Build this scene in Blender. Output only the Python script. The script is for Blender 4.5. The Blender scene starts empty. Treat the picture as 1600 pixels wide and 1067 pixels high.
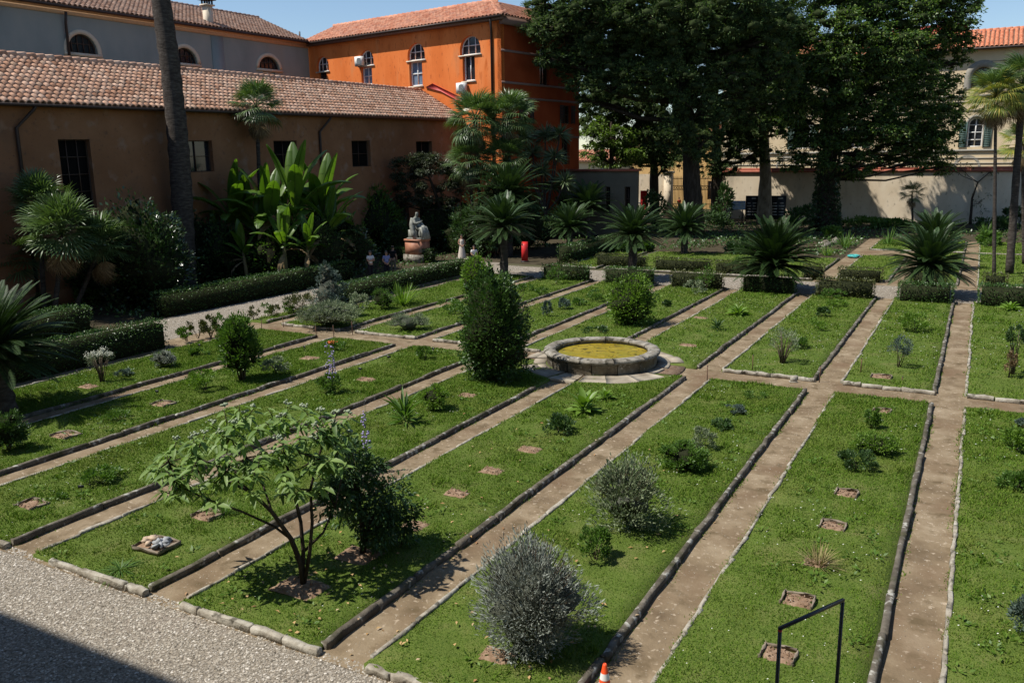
import bpy, bmesh, math, random
import numpy as np
from mathutils import Vector, Matrix

SC = bpy.context.scene
COL = SC.collection
rnd = random.Random(7)
rng = np.random.default_rng(11)
PI = math.pi

# ------------------------------------------------------------------ camera
CAM_F, CAM_PITCH, CAM_ROLL, CAM_H, CAM_YAW = 1330.0, 0.2112, -0.0137, 7.2, 0.5007   # focal length in photo pixels
cam_d = bpy.data.cameras.new('camera')
cam_d.sensor_width = 36.0
cam_d.lens = CAM_F / 1600.0 * 36.0
cam_d.clip_start, cam_d.clip_end = 0.1, 2000.0
cam = bpy.data.objects.new('camera', cam_d)
COL.objects.link(cam)
cam.location = (0, 0, CAM_H)
cam.rotation_mode = 'XYZ'
_m = Matrix.Rotation(CAM_YAW, 4, 'Z') @ Matrix.Rotation(PI / 2 - CAM_PITCH, 4, 'X') @ Matrix.Rotation(CAM_ROLL, 4, 'Z')
cam.rotation_euler = _m.to_euler('XYZ')
SC.camera = cam

# ------------------------------------------------------------------ sky and sun
SUN_EL = math.radians(57)
SHADOW_DIR = math.radians(42)          # direction on the ground in which shadows fall, from +x
sun_vec = Vector((-math.cos(SHADOW_DIR) * math.cos(SUN_EL), -math.sin(SHADOW_DIR) * math.cos(SUN_EL), math.sin(SUN_EL)))
world = bpy.data.worlds.new('World')
SC.world = world
world.use_nodes = True
wn = world.node_tree
wn.nodes.clear()
w_out = wn.nodes.new('ShaderNodeOutputWorld')
w_bg = wn.nodes.new('ShaderNodeBackground')
w_sky = wn.nodes.new('ShaderNodeTexSky')
w_sky.sky_type = 'NISHITA'
w_sky.sun_disc = False
w_sky.sun_elevation = SUN_EL
w_sky.sun_rotation = math.atan2(sun_vec.x, sun_vec.y)
w_sky.air_density = 1.0
w_sky.dust_density = 0.1
w_sky.ozone_density = 3.0
w_bg.inputs['Strength'].default_value = 0.096
wn.links.new(w_sky.outputs[0], w_bg.inputs[0])
wn.links.new(w_bg.outputs[0], w_out.inputs[0])
sun_d = bpy.data.lights.new('sun', 'SUN')
sun_d.energy = 5.0
sun_d.angle = math.radians(0.53)
sun_d.color = (1.0, 0.955, 0.88)
sun = bpy.data.objects.new('sun', sun_d)
COL.objects.link(sun)
sun.location = (0, 0, 60)
sun.rotation_euler = sun_vec.to_track_quat('Z', 'Y').to_euler()
SC.view_settings.view_transform = 'Standard'
SC.view_settings.look = 'None'
SC.view_settings.exposure = 0.42
SC.view_settings.gamma = 1.0
SC.view_settings.use_curve_mapping = False
SC.cycles.max_bounces = 6
SC.cycles.transparent_max_bounces = 8

# ------------------------------------------------------------------ from photo pixels to places
def ray(x, y):
    cx = (x - 800) / CAM_F; cy = -(y - 533.5) / CAM_F
    cr, sr = math.cos(CAM_ROLL), math.sin(CAM_ROLL)
    xc = cr * cx - sr * cy; yc = sr * cx + cr * cy
    cp, sp = math.cos(CAM_PITCH), math.sin(CAM_PITCH)
    Y = cp + yc * sp; Z = -sp + yc * cp
    ca, sa = math.cos(CAM_YAW), math.sin(CAM_YAW)
    return Vector((xc * ca - Y * sa, xc * sa + Y * ca, Z))
EYE = Vector((0, 0, CAM_H))
FWD = Vector((-math.sin(CAM_YAW), math.cos(CAM_YAW), 0))
RIGHT = Vector((math.cos(CAM_YAW), math.sin(CAM_YAW), 0))
def G(x, y, z=0.0):                       # the place on the level z
    d = ray(x, y); return EYE + d * ((z - CAM_H) / d.z)
def at(x, y, b):                          # same depth as the place b
    d = ray(x, y); return EYE + d * (FWD.dot(b - EYE) / FWD.dot(d))
def on_plane(x, y, p, n):
    d = ray(x, y); return EYE + d * ((p - EYE).dot(n) / d.dot(n))
def mpp(b):                               # metres per photo pixel at b
    f = Vector((FWD.x * math.cos(CAM_PITCH), FWD.y * math.cos(CAM_PITCH), -math.sin(CAM_PITCH)))
    return f.dot(b - EYE) / CAM_F

# ------------------------------------------------------------------ mesh helpers
def npmesh(name, pieces, smooth=False):
    """pieces: list of (verts Nx3, faces MxK int array or list of lists, material index)"""
    vs, idx, starts, mi = [], [], [], []
    off = 0; lo = 0
    for p in pieces:
        v, f = p[0], p[1]; m = p[2] if len(p) > 2 else 0
        v = np.asarray(v, dtype=np.float32).reshape(-1, 3)
        if isinstance(f, np.ndarray):
            groups = [f]
        else:
            by = {}
            for q in f: by.setdefault(len(q), []).append(q)
            groups = [np.array(q, dtype=np.int32) for q in by.values()]
        for q in groups:
            if q.size == 0: continue
            k = q.shape[1]
            idx.append((q + off).ravel().astype(np.int32))
            starts.append(lo + np.arange(len(q), dtype=np.int32) * k)
            lo += q.size
            mi.append(np.full(len(q), m, dtype=np.int32))
        vs.append(v); off += len(v)
    V = np.concatenate(vs); I = np.concatenate(idx); S = np.concatenate(starts); M = np.concatenate(mi)
    me = bpy.data.meshes.new(name)
    me.vertices.add(len(V)); me.vertices.foreach_set('co', V.ravel())
    me.loops.add(len(I)); me.loops.foreach_set('vertex_index', I)
    me.polygons.add(len(S)); me.polygons.foreach_set('loop_start', S)
    me.polygons.foreach_set('material_index', M)
    if smooth: me.polygons.foreach_set('use_smooth', np.ones(len(S), dtype=bool))
    me.update(calc_edges=True)
    return me

def link(name, data, mats=None, parent=None, loc=None, rot=None, scale=None):
    o = bpy.data.objects.new(name, data)
    COL.objects.link(o)
    if mats is not None and data is not None and not data.materials:
        for m in (mats if isinstance(mats, (list, tuple)) else [mats]): data.materials.append(m)
    if parent is not None: o.parent = parent
    if loc is not None: o.location = loc
    if rot is not None: o.rotation_euler = rot
    if scale is not None: o.scale = scale
    return o

def tag(o, label, cat=None, group=None, kind=None):
    o['label'] = label
    if cat: o['category'] = cat
    if group: o['group'] = group
    if kind: o['kind'] = kind
    return o

def thing(name, label, cat, loc=(0, 0, 0), rotz=0.0, group=None):
    o = bpy.data.objects.new(name, None)
    o.empty_display_size = 0.3
    COL.objects.link(o)
    o.location = loc; o.rotation_euler = (0, 0, rotz)
    return tag(o, label, cat, group)

BOXF = np.array([[0, 3, 2, 1], [4, 5, 6, 7], [0, 1, 5, 4], [1, 2, 6, 5], [2, 3, 7, 6], [3, 0, 4, 7]])
def box(cx, cy, cz, sx, sy, sz, rz=0.0, m=0):
    v = np.array([[-1, -1, -1], [1, -1, -1], [1, 1, -1], [-1, 1, -1], [-1, -1, 1], [1, -1, 1], [1, 1, 1], [-1, 1, 1]], float) * np.array([sx, sy, sz]) / 2
    c, s = math.cos(rz), math.sin(rz)
    v = np.stack([v[:, 0] * c - v[:, 1] * s, v[:, 0] * s + v[:, 1] * c, v[:, 2]], 1) + np.array([cx, cy, cz])
    return (v, BOXF, m)
def box2(x0, x1, y0, y1, z0, z1, m=0):
    return box((x0 + x1) / 2, (y0 + y1) / 2, (z0 + z1) / 2, x1 - x0, y1 - y0, z1 - z0, 0, m)

def tube(pts, rad, n=8, m=0, cap=True, jitter=0.0, ref=None):
    pts = np.array([tuple(p) for p in pts], float)
    k = len(pts)
    rad = np.full(k, rad, float) if np.isscalar(rad) else np.array(rad, float)
    t = np.gradient(pts, axis=0); t /= np.linalg.norm(t, axis=1, keepdims=True) + 1e-9
    r = np.array(ref if ref is not None else ((0, 0, 1) if abs(t[0, 2]) < .9 else (1, 0, 0)), float)
    V = []
    for i in range(k):
        a = np.cross(t[i], r); a /= np.linalg.norm(a) + 1e-9
        b = np.cross(t[i], a)
        r = np.cross(a, t[i]) if ref is None else r
        th = np.arange(n) * 2 * PI / n
        rr = rad[i] * (1 + jitter * rng.uniform(-1, 1, n))
        V.append(pts[i] + np.outer(np.cos(th) * rr, a) + np.outer(np.sin(th) * rr, b))
    V = np.concatenate(V)
    i = np.arange(k - 1)[:, None] * n; j = np.arange(n)[None, :]; j2 = (j + 1) % n
    Fq = np.stack([i + j, i + n + j, i + n + j2, i + j2], -1).reshape(-1, 4)
    F = Fq.tolist()
    if cap:
        F.append(list(range(n))); F.append(list(range((k - 1) * n + n - 1, (k - 1) * n - 1, -1)))
    return (V, F, m)

def lathe(prof, n=24, c=(0, 0, 0), m=0, a0=0.0, a1=2 * PI):
    full = abs(a1 - a0 - 2 * PI) < 1e-6
    k = n if full else n + 1
    th = a0 + (a1 - a0) * np.arange(k) / n
    V = np.array([[c[0] + r * math.cos(t), c[1] + r * math.sin(t), c[2] + z] for r, z in prof for t in th])
    F = []
    for i in range(len(prof) - 1):
        for j in range(n):
            j2 = (j + 1) % k
            F.append([i * k + j, i * k + j2, (i + 1) * k + j2, (i + 1) * k + j])
    return (V, np.array(F), m)

def ico(c, r, m=0, jitter=0.0, squash=(1, 1, 1)):
    p = (1 + 5 ** .5) / 2
    v = np.array([[-1, p, 0], [1, p, 0], [-1, -p, 0], [1, -p, 0], [0, -1, p], [0, 1, p], [0, -1, -p], [0, 1, -p], [p, 0, -1], [p, 0, 1], [-p, 0, -1], [-p, 0, 1]])
    v = v / np.linalg.norm(v[0]) * r
    v *= 1 + jitter * rng.uniform(-1, 1, (12, 1))
    v = v * np.array(squash) + np.array(c)
    f = np.array([[0, 11, 5], [0, 5, 1], [0, 1, 7], [0, 7, 10], [0, 10, 11], [1, 5, 9], [5, 11, 4], [11, 10, 2], [10, 7, 6], [7, 1, 8], [3, 9, 4], [3, 4, 2], [3, 2, 6], [3, 6, 8], [3, 8, 9], [4, 9, 5], [2, 4, 11], [6, 2, 10], [8, 6, 7], [9, 8, 1]])
    return (v, f, m)

def sphere(c, r, nu=12, nv=8, m=0):
    prof = [(max(1e-4, math.sin(PI * i / nv)) , -math.cos(PI * i / nv)) for i in range(nv + 1)]
    v, f, _ = lathe(prof, nu)
    return (v * np.array(r) + np.array(c), f, m)

def unit(a):
    return a / (np.linalg.norm(a, axis=-1, keepdims=True) + 1e-9)
def rdir(n):
    return unit(rng.normal(size=(n, 3)))

def leaves(P, D, L, W, m=0, fold=.12, droop=.0, N=None, two=False):
    """one folded leaf per point: a diamond (two=False) or a six-point blade"""
    P = np.asarray(P, float); D = unit(np.asarray(D, float)); n = len(P)
    L = np.broadcast_to(np.asarray(L, float), (n,))[:, None]; W = np.broadcast_to(np.asarray(W, float), (n,))[:, None]
    if N is None: N = rdir(n) + np.array([0, 0, .8])
    S = unit(np.cross(D, N)); N = np.cross(S, D)
    dz = np.array([0, 0, -1.0])
    if not two:
        V = np.stack([P, P + D * L * .45 + S * W / 2 + N * L * fold, P + D * L + dz * L * droop, P + D * L * .45 - S * W / 2 + N * L * fold], 1)
        F = np.arange(4 * n).reshape(n, 4)
    else:
        a = P + D * L * .35 + dz * L * droop * .12; b = P + D * L * .7 + dz * L * droop * .5; t = P + D * L + dz * L * droop
        V = np.stack([P, a + S * W / 2 + N * L * fold, b + S * W * .36 + N * L * fold * .7, t, b - S * W * .36 + N * L * fold * .7, a - S * W / 2 + N * L * fold, a, b], 1)
        q = np.array([[0, 1, 6], [0, 6, 5]]); q2 = np.array([[1, 2, 7, 6], [6, 7, 4, 5]]); q3 = np.array([[2, 3, 7], [7, 3, 4]])
        o = (np.arange(n) * 8)[:, None, None]
        return [(V.reshape(-1, 3), np.concatenate([(q + o).reshape(-1, 3), (q3 + o).reshape(-1, 3)]), m), (np.zeros((0, 3)), (q2 + o).reshape(-1, 4) - 8 * n, m)]
    return (V.reshape(-1, 3), F, m)

def clump_points(n, centre, radii, k, cr, shell=.55, flat=1.0, low=-1.0):
    """points gathered in k clumps spread over the outer part of an ellipsoid; also the outward direction"""
    centre = np.array(centre, float); radii = np.array(radii, float)
    d = rdir(k * 2)
    d = d[d[:, 2] > low][:k]; k = len(d)
    r = shell + (1 - shell) * rng.random(k) ** .6
    cc = d * r[:, None]
    which = rng.integers(0, k, n)
    size = cr * rng.uniform(.6, 1.35, k)
    o = rdir(n) * (rng.random(n) ** .45)[:, None] * size[which][:, None]
    o[:, 2] *= flat
    q = cc[which] + o
    out = unit(.6 * unit(q) + .7 * unit(o))
    return centre + q * radii, out, centre + cc * radii

# ------------------------------------------------------------------ materials
def new_mat(name):
    m = bpy.data.materials.new(name); m.use_nodes = True
    nt = m.node_tree
    b = nt.nodes['Principled BSDF']
    return m, nt, b
def c4(c): return (c[0], c[1], c[2], 1.0)
def ramp(nt, cols):
    r = nt.nodes.new('ShaderNodeValToRGB')
    e = r.color_ramp.elements
    while len(e) < len(cols): e.new(0.5)
    for i, (p, c) in enumerate(cols):
        e[i].position = p; e[i].color = c4(c)
    return r
def noise_mat(name, cols, scale=3.0, detail=6, rough=.85, bump=0.0, bscale=None, spec=.3, stretch=None, bdist=.02, metallic=0.0, extra=None, nrough=.6):
    """world-space noise through a colour ramp, optional relief; extra: (scale, amount, colour) blotches"""
    m, nt, b = new_mat(name)
    geo = nt.nodes.new('ShaderNodeNewGeometry')
    src = geo.outputs['Position']
    if stretch:
        mp = nt.nodes.new('ShaderNodeMapping'); mp.inputs['Scale'].default_value = stretch
        nt.links.new(src, mp.inputs[0]); src = mp.outputs[0]
    n = nt.nodes.new('ShaderNodeTexNoise'); n.inputs['Scale'].default_value = scale; n.inputs['Detail'].default_value = detail; n.inputs['Roughness'].default_value = nrough
    nt.links.new(src, n.inputs['Vector'])
    k = len(cols)
    if not isinstance(cols[0][0], (tuple, list)):
        cols = [(.28 + .44 * i / max(1, k - 1), c) for i, c in enumerate(cols)]
    r = ramp(nt, cols)
    nt.links.new(n.outputs['Fac'], r.inputs[0])
    colour = r.outputs[0]
    if extra:
        for (es, lo, hi, ec) in extra:
            n2 = nt.nodes.new('ShaderNodeTexNoise'); n2.inputs['Scale'].default_value = es; n2.inputs['Detail'].default_value = 4
            nt.links.new(src, n2.inputs['Vector'])
            mr = nt.nodes.new('ShaderNodeMapRange'); mr.inputs[1].default_value = lo; mr.inputs[2].default_value = hi
            nt.links.new(n2.outputs['Fac'], mr.inputs[0])
            mx = nt.nodes.new('ShaderNodeMix'); mx.data_type = 'RGBA'
            nt.links.new(mr.outputs[0], mx.inputs[0]); nt.links.new(colour, mx.inputs[6]); mx.inputs[7].default_value = c4(ec)
            colour = mx.outputs[2]
    nt.links.new(colour, b.inputs['Base Color'])
    b.inputs['Roughness'].default_value = rough
    b.inputs['Specular IOR Level'].default_value = spec
    b.inputs['Metallic'].default_value = metallic
    if bump:
        n3 = nt.nodes.new('ShaderNodeTexNoise'); n3.inputs['Scale'].default_value = bscale or scale * 4; n3.inputs['Detail'].default_value = 5
        nt.links.new(src, n3.inputs['Vector'])
        bp = nt.nodes.new('ShaderNodeBump'); bp.inputs['Strength'].default_value = bump; bp.inputs['Distance'].default_value = bdist
        nt.links.new(n3.outputs['Fac'], bp.inputs['Height']); nt.links.new(bp.outputs[0], b.inputs['Normal'])
    return m
def leaf_mat(name, cols, trans=.25, rough=.5, spec=.35, tcol=None):
    """each leaf its own tone"""
    m, nt, b = new_mat(name)
    geo = nt.nodes.new('ShaderNodeNewGeometry')
    k = len(cols)
    r = ramp(nt, [(i / max(1, k - 1), c) for i, c in enumerate(cols)])
    nt.links.new(geo.outputs['Random Per Island'], r.inputs[0])
    nt.links.new(r.outputs[0], b.inputs['Base Color'])
    b.inputs['Roughness'].default_value = rough; b.inputs['Specular IOR Level'].default_value = spec
    if trans:
        t = nt.nodes.new('ShaderNodeBsdfTranslucent')
        g = nt.nodes.new('ShaderNodeMix'); g.data_type = 'RGBA'; g.blend_type = 'MULTIPLY'; g.inputs[0].default_value = 1
        nt.links.new(r.outputs[0], g.inputs[6]); g.inputs[7].default_value = c4(tcol or (1.3, 1.5, .55))
        nt.links.new(g.outputs[2], t.inputs[0])
        mx = nt.nodes.new('ShaderNodeMixShader'); mx.inputs[0].default_value = trans
        nt.links.new(b.outputs[0], mx.inputs[1]); nt.links.new(t.outputs[0], mx.inputs[2])
        nt.links.new(mx.outputs[0], nt.nodes['Material Output'].inputs['Surface'])
    return m
def island_mat(name, cols, rough=.8, scale=6.0, dark=.75, spec=.25, bump=.0, obj_random=False):
    """each piece its own tone, with grain inside"""
    m, nt, b = new_mat(name)
    if obj_random:
        src = nt.nodes.new('ShaderNodeObjectInfo').outputs['Random']
    else:
        src = nt.nodes.new('ShaderNodeNewGeometry').outputs['Random Per Island']
    geo = nt.nodes.new('ShaderNodeNewGeometry')
    k = len(cols)
    r = ramp(nt, [(i / max(1, k - 1), c) for i, c in enumerate(cols)])
    nt.links.new(src, r.inputs[0])
    n = nt.nodes.new('ShaderNodeTexNoise'); n.inputs['Scale'].default_value = scale; n.inputs['Detail'].default_value = 6
    nt.links.new(geo.outputs['Position'], n.inputs['Vector'])
    mr = nt.nodes.new('ShaderNodeMapRange'); mr.inputs[1].default_value = .3; mr.inputs[2].default_value = .7; mr.inputs[3].default_value = dark; mr.inputs[4].default_value = 2 - dark
    nt.links.new(n.outputs['Fac'], mr.inputs[0])
    mx = nt.nodes.new('ShaderNodeMix'); mx.data_type = 'RGBA'; mx.blend_type = 'MULTIPLY'; mx.inputs[0].default_value = 1
    nt.links.new(r.outputs[0], mx.inputs[6]); nt.links.new(mr.outputs[0], mx.inputs[7])
    nt.links.new(mx.outputs[2], b.inputs['Base Color'])
    b.inputs['Roughness'].default_value = rough; b.inputs['Specular IOR Level'].default_value = spec
    if bump:
        bp = nt.nodes.new('ShaderNodeBump'); bp.inputs['Strength'].default_value = bump; bp.inputs['Distance'].default_value = .02
        nt.links.new(n.outputs['Fac'], bp.inputs['Height']); nt.links.new(bp.outputs[0], b.inputs['Normal'])
    return m
def plain(name, c, rough=.6, metallic=0.0, spec=.4, var=.12):
    return noise_mat(name, [tuple(x * (1 - var) for x in c), c, tuple(min(1, x * (1 + var)) for x in c)], scale=5, rough=rough, metallic=metallic, spec=spec)

M = {}
M['lawn'] = noise_mat('lawn_soil', [(.06, .085, .016), (.08, .115, .02), (.13, .13, .045)], scale=1.3, detail=8, rough=.95, spec=.1, bump=.4, bscale=40, extra=[(.55, .60, .72, (.12, .13, .035)), (38, .52, .62, (.035, .066, .009)), (55, .57, .66, (.13, .165, .04))])
M['grass'] = leaf_mat('grass_blade', [(.052, .104, .009), (.074, .138, .012), (.100, .165, .018), (.155, .188, .042)], trans=.2, rough=.75, spec=.08)
_nt = M['grass'].node_tree; _g = _nt.nodes.new('ShaderNodeNewGeometry')
_b = _nt.nodes['Principled BSDF']; _src = _b.inputs['Base Color'].links[0].from_socket
for _sc, _lo, _hi, _col, _amt in ((.45, .52, .74, (.17, .175, .045), .55), (1.6, .55, .7, (.035, .085, .008), .6), (4.5, .6, .72, (.16, .16, .05), .5)):
    _n = _nt.nodes.new('ShaderNodeTexNoise'); _n.inputs['Scale'].default_value = _sc; _n.inputs['Detail'].default_value = 5
    _nt.links.new(_g.outputs['Position'], _n.inputs['Vector'])
    _r = _nt.nodes.new('ShaderNodeMapRange'); _r.inputs[1].default_value = _lo; _r.inputs[2].default_value = _hi; _r.inputs[4].default_value = _amt
    _nt.links.new(_n.outputs['Fac'], _r.inputs[0])
    _x = _nt.nodes.new('ShaderNodeMix'); _x.data_type = 'RGBA'; _nt.links.new(_r.outputs[0], _x.inputs[0]); _nt.links.new(_src, _x.inputs[6]); _x.inputs[7].default_value = c4(_col); _src = _x.outputs[2]
_nt.links.new(_src, _b.inputs['Base Color'])
M['dirt'] = noise_mat('dirt_path', [(.112, .080, .048), (.19, .142, .088), (.275, .218, .146)], scale=1.2, detail=9, rough=.95, spec=.1, bump=.5, bscale=22, extra=[(9, .60, .70, (.36, .29, .21)), (.5, .5, .72, (.135, .088, .052)), (2.3, .56, .7, (.11, .08, .045))])
M['gravel'] = noise_mat('gravel_bed', [(.07, .06, .046), (.21, .18, .142), (.36, .32, .262)], scale=22, detail=4, rough=.95, spec=.1, bump=.9, bscale=30, bdist=.03, extra=[(.4, .58, .8, (.24, .20, .165))])
M['pebble'] = island_mat('pebble', [(.10, .085, .065), (.27, .24, .195), (.36, .325, .27), (.21, .175, .13), (.52, .48, .42)], rough=.85, scale=30)
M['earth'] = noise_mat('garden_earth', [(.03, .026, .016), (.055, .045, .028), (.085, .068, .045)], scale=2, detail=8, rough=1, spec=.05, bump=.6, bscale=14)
M['ground'] = noise_mat('wide_ground', [(.06, .06, .03), (.10, .09, .055)], scale=.3, detail=8, rough=1, spec=.05)
M['curb'] = noise_mat('curb_stone', [(.045, .038, .028), (.10, .086, .066), (.175, .155, .125)], scale=3.5, detail=9, rough=.92, spec=.15, bump=.8, bscale=18, extra=[(6, .57, .66, (.34, .33, .29)), (2.2, .55, .70, (.045, .045, .022))])
M['curb_pale'] = noise_mat('curb_pale_stone', [(.13, .11, .08), (.28, .25, .20), (.42, .395, .335)], scale=4, detail=9, rough=.9, spec=.15, bump=.7, bscale=20, extra=[(5, .56, .66, (.10, .09, .07))])
M['bark'] = noise_mat('tree_bark', [(.022, .017, .013), (.045, .035, .026), (.075, .06, .045)], scale=6, detail=8, rough=.95, spec=.1, bump=1, bscale=14, stretch=(1, 1, .25), bdist=.05)
M['bark_pale'] = noise_mat('pale_bark', [(.10, .085, .06), (.20, .17, .125), (.30, .27, .21)], scale=3, detail=6, rough=.9, spec=.1, bump=.6, bscale=9, stretch=(1, 1, .4), bdist=.04)
M['palm_bark'] = noise_mat('palm_bark', [(.028, .022, .018), (.06, .05, .042), (.11, .095, .08)], scale=5, detail=7, rough=.95, spec=.1, bump=1, bscale=16, stretch=(.6, .6, 2.2), bdist=.04)
M['twig'] = plain('twig', (.09, .065, .042), .9, var=.3)
M['stem'] = plain('green_stem', (.07, .09, .03), .7, var=.3)
M['inner'] = noise_mat('hedge_inner_twigs', [(.014, .017, .009), (.03, .034, .017)], scale=6, rough=1, spec=.0, bump=1, bscale=20)
M['inner_s'] = noise_mat('grey_inner_twigs', [(.05, .055, .04), (.09, .095, .075)], scale=9, rough=1, spec=.0, bump=1, bscale=25)
M['tree_inner'] = noise_mat('tree_inner_twigs', [(.020, .028, .012), (.045, .06, .024)], scale=3, rough=1, spec=.0, bump=1, bscale=8)

# ================================================================== GROUND AND PATHS
def sheet(name, x0, x1, y0, y1, z, mat, label, nx=1, ny=1, wob=0.0):
    xs = np.linspace(x0, x1, nx + 1); ys = np.linspace(y0, y1, ny + 1)
    X, Y = np.meshgrid(xs, ys)
    Z = np.full_like(X, z) + wob * rng.uniform(-1, 1, X.shape)
    V = np.stack([X, Y, Z], -1).reshape(-1, 3)
    i, j = np.meshgrid(np.arange(nx), np.arange(ny))
    a = (j * (nx + 1) + i).ravel()
    F = np.stack([a, a + 1, a + nx + 2, a + nx + 1], 1)
    o = link(name, npmesh(name, [(V, F)]), mat)
    return tag(o, label, kind='structure')

sheet('ground', -420, 420, -160, 900, -0.03, M['ground'], 'wide dull earth around and beyond the garden')
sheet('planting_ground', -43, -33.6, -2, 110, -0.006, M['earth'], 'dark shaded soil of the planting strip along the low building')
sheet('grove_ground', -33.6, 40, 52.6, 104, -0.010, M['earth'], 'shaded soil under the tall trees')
sheet('gravel_walk', -33.6, -29.3, 9.9, 52.6, 0.0, M['gravel'], 'pale gravel walk along the left side of the beds')
sheet('gravel_forecourt', -60, 40, -6, 8.55, 0.0, M['gravel'], 'grey gravel forecourt at the near left corner')
sheet('gravel_crossing', -29.3, 40, 46.6, 51.3, 0.0, M['gravel'], 'pale gravel path crossing behind the far hedges')
sheet('dirt_path', -29.3, 5.2, 8.55, 46.6, 0.004, M['dirt'], 'brown beaten earth paths between the lawn beds', 70, 80, .006)
sheet('grove_path', -8.2, 5.2, 51.3, 80, 0.002, M['dirt'], 'brown earth paths between the far lawn beds')

FC = Vector((-11.35, 27.35, 0))          # fountain centre
RING_R = 2.9
CURB_R = [-27.9, -23.85, -19.85, -15.85, -11.9, -8.05, -4.2, -0.68, 3.4]   # right edge of every bed column
NEAR0, NEAR1, FAR0, FAR1 = 8.65, 26.75, 28.1, 46.55

def vnoise(x, y, s, seed=0):
    """smooth value noise on arrays"""
    r = np.random.default_rng(seed); T = r.random((64, 64))
    x = np.asarray(x) / s; y = np.asarray(y) / s
    i = np.floor(x).astype(int); j = np.floor(y).astype(int); fx = x - i; fy = y - j
    fx = fx * fx * (3 - 2 * fx); fy = fy * fy * (3 - 2 * fy)
    g = lambda a, b: T[a % 64, b % 64]
    return (g(i, j) * (1 - fx) + g(i + 1, j) * fx) * (1 - fy) + (g(i, j + 1) * (1 - fx) + g(i + 1, j + 1) * fx) * fy

BED_Z = 0.085
def lawn_height(x, y):
    return BED_Z + .05 * (vnoise(x, y, 1.7, 3) - .5) + .02 * (vnoise(x, y, .5, 5) - .5)

# stones shared by every kerb: a rounded, chipped block 1 m long along x
def curb_mesh(seed, mat, w=.2, h=.2, name='curb_stone_mesh'):
    r = np.random.default_rng(seed)
    sec = np.array([[-.5, -.5], [.5, -.5], [.5, .3], [.4, .46], [.05, .5], [-.36, .48], [-.5, .34]]) * np.array([w, h])
    xs = np.array([-.5, -.47, -.2, .15, .47, .5]); V = []
    for i, x in enumerate(xs):
        k = .9 if i in (0, 5) else 1.0
        s = sec * k + r.normal(0, .009, sec.shape) + r.normal(0, .008, (1, 2))
        V.append(np.stack([np.full(7, x), s[:, 0], s[:, 1]], 1))
    V = np.concatenate(V); F = []
    for i in range(5):
        for j in range(7): F.append([i * 7 + j, i * 7 + (j + 1) % 7, (i + 1) * 7 + (j + 1) % 7, (i + 1) * 7 + j])
    F.append(list(range(6, -1, -1))); F.append(list(range(35, 42)))
    me = npmesh(name, [(V, F)]); me.materials.append(mat)
    return me
CURBS = [curb_mesh(i, M['curb'], .115, .18) for i in range(8)]
CURBS_P = [curb_mesh(20 + i, M['curb_pale'], .13, .16) for i in range(8)]
EDGES = [curb_mesh(40 + i, M['curb_pale'], .075, .15, 'edging_stone_mesh') for i in range(4)]

def curb_run(parent, a, b, meshes, z=.055, lo=.8, hi=1.7, name='curb_stone', gap=.015, skip=None, tilt=.012):
    a = Vector((a[0], a[1], 0)); b = Vector((b[0], b[1], 0)); d = b - a; L = d.length; d.normalize()
    ang = math.atan2(d.y, d.x); s = 0.0
    while s < L - .15:
        l = min(rnd.uniform(lo, hi), L - s)
        if L - s - l < .25: l = L - s
        p = a + d * (s + l / 2)
        if not (skip and skip(p)):
            o = link(name, rnd.choice(meshes), None, parent, (p.x + rnd.uniform(-.012, .012), p.y + rnd.uniform(-.012, .012), z + rnd.uniform(-.012, .012)),
                     (rnd.uniform(-.05, .05), rnd.uniform(-tilt, tilt), ang + rnd.uniform(-.008, .008)), (l - gap, rnd.uniform(.88, 1.12), rnd.uniform(.92, 1.08)))
        s += l
in_ring = lambda p: (Vector((p.x, p.y, 0)) - FC).length < RING_R + .35

BEDS = []      # (x0, x1, y0, y1, density)
PATCHES = []   # soil patches: kept free of grass (filled below)
COLNAMES = ['leftmost', 'second', 'third', 'fourth', 'fifth', 'sixth', 'seventh', 'rightmost']
for k in range(8):
    x0 = CURB_R[k] + (.70 if k == 0 else .82); x1 = CURB_R[k + 1]
    for far in (0, 1):
        y0, y1 = (FAR0, FAR1) if far else (NEAR0, NEAR1)
        if k == 0: y1 = 26.75 if not far else 46.55
        BEDS.append((x0, x1, y0, y1, far, k))
BEDS_BACK = [(CURB_R[k] + .93, CURB_R[k + 1], 52.7, 69.5 if k != 5 else 66, 2, k) for k in (5, 6, 7)] + [(CURB_R[k] + .93, CURB_R[k + 1], 70.3, 79, 2, k) for k in (5, 6, 7)] + [(-21.5, -8.3, 52.0, 63, 2, 4)] + [(-29.1, -28.15, 28.1, 46.5, 3, -1), (-24.5, -22, 52, 62, 2, -1)]
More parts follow.
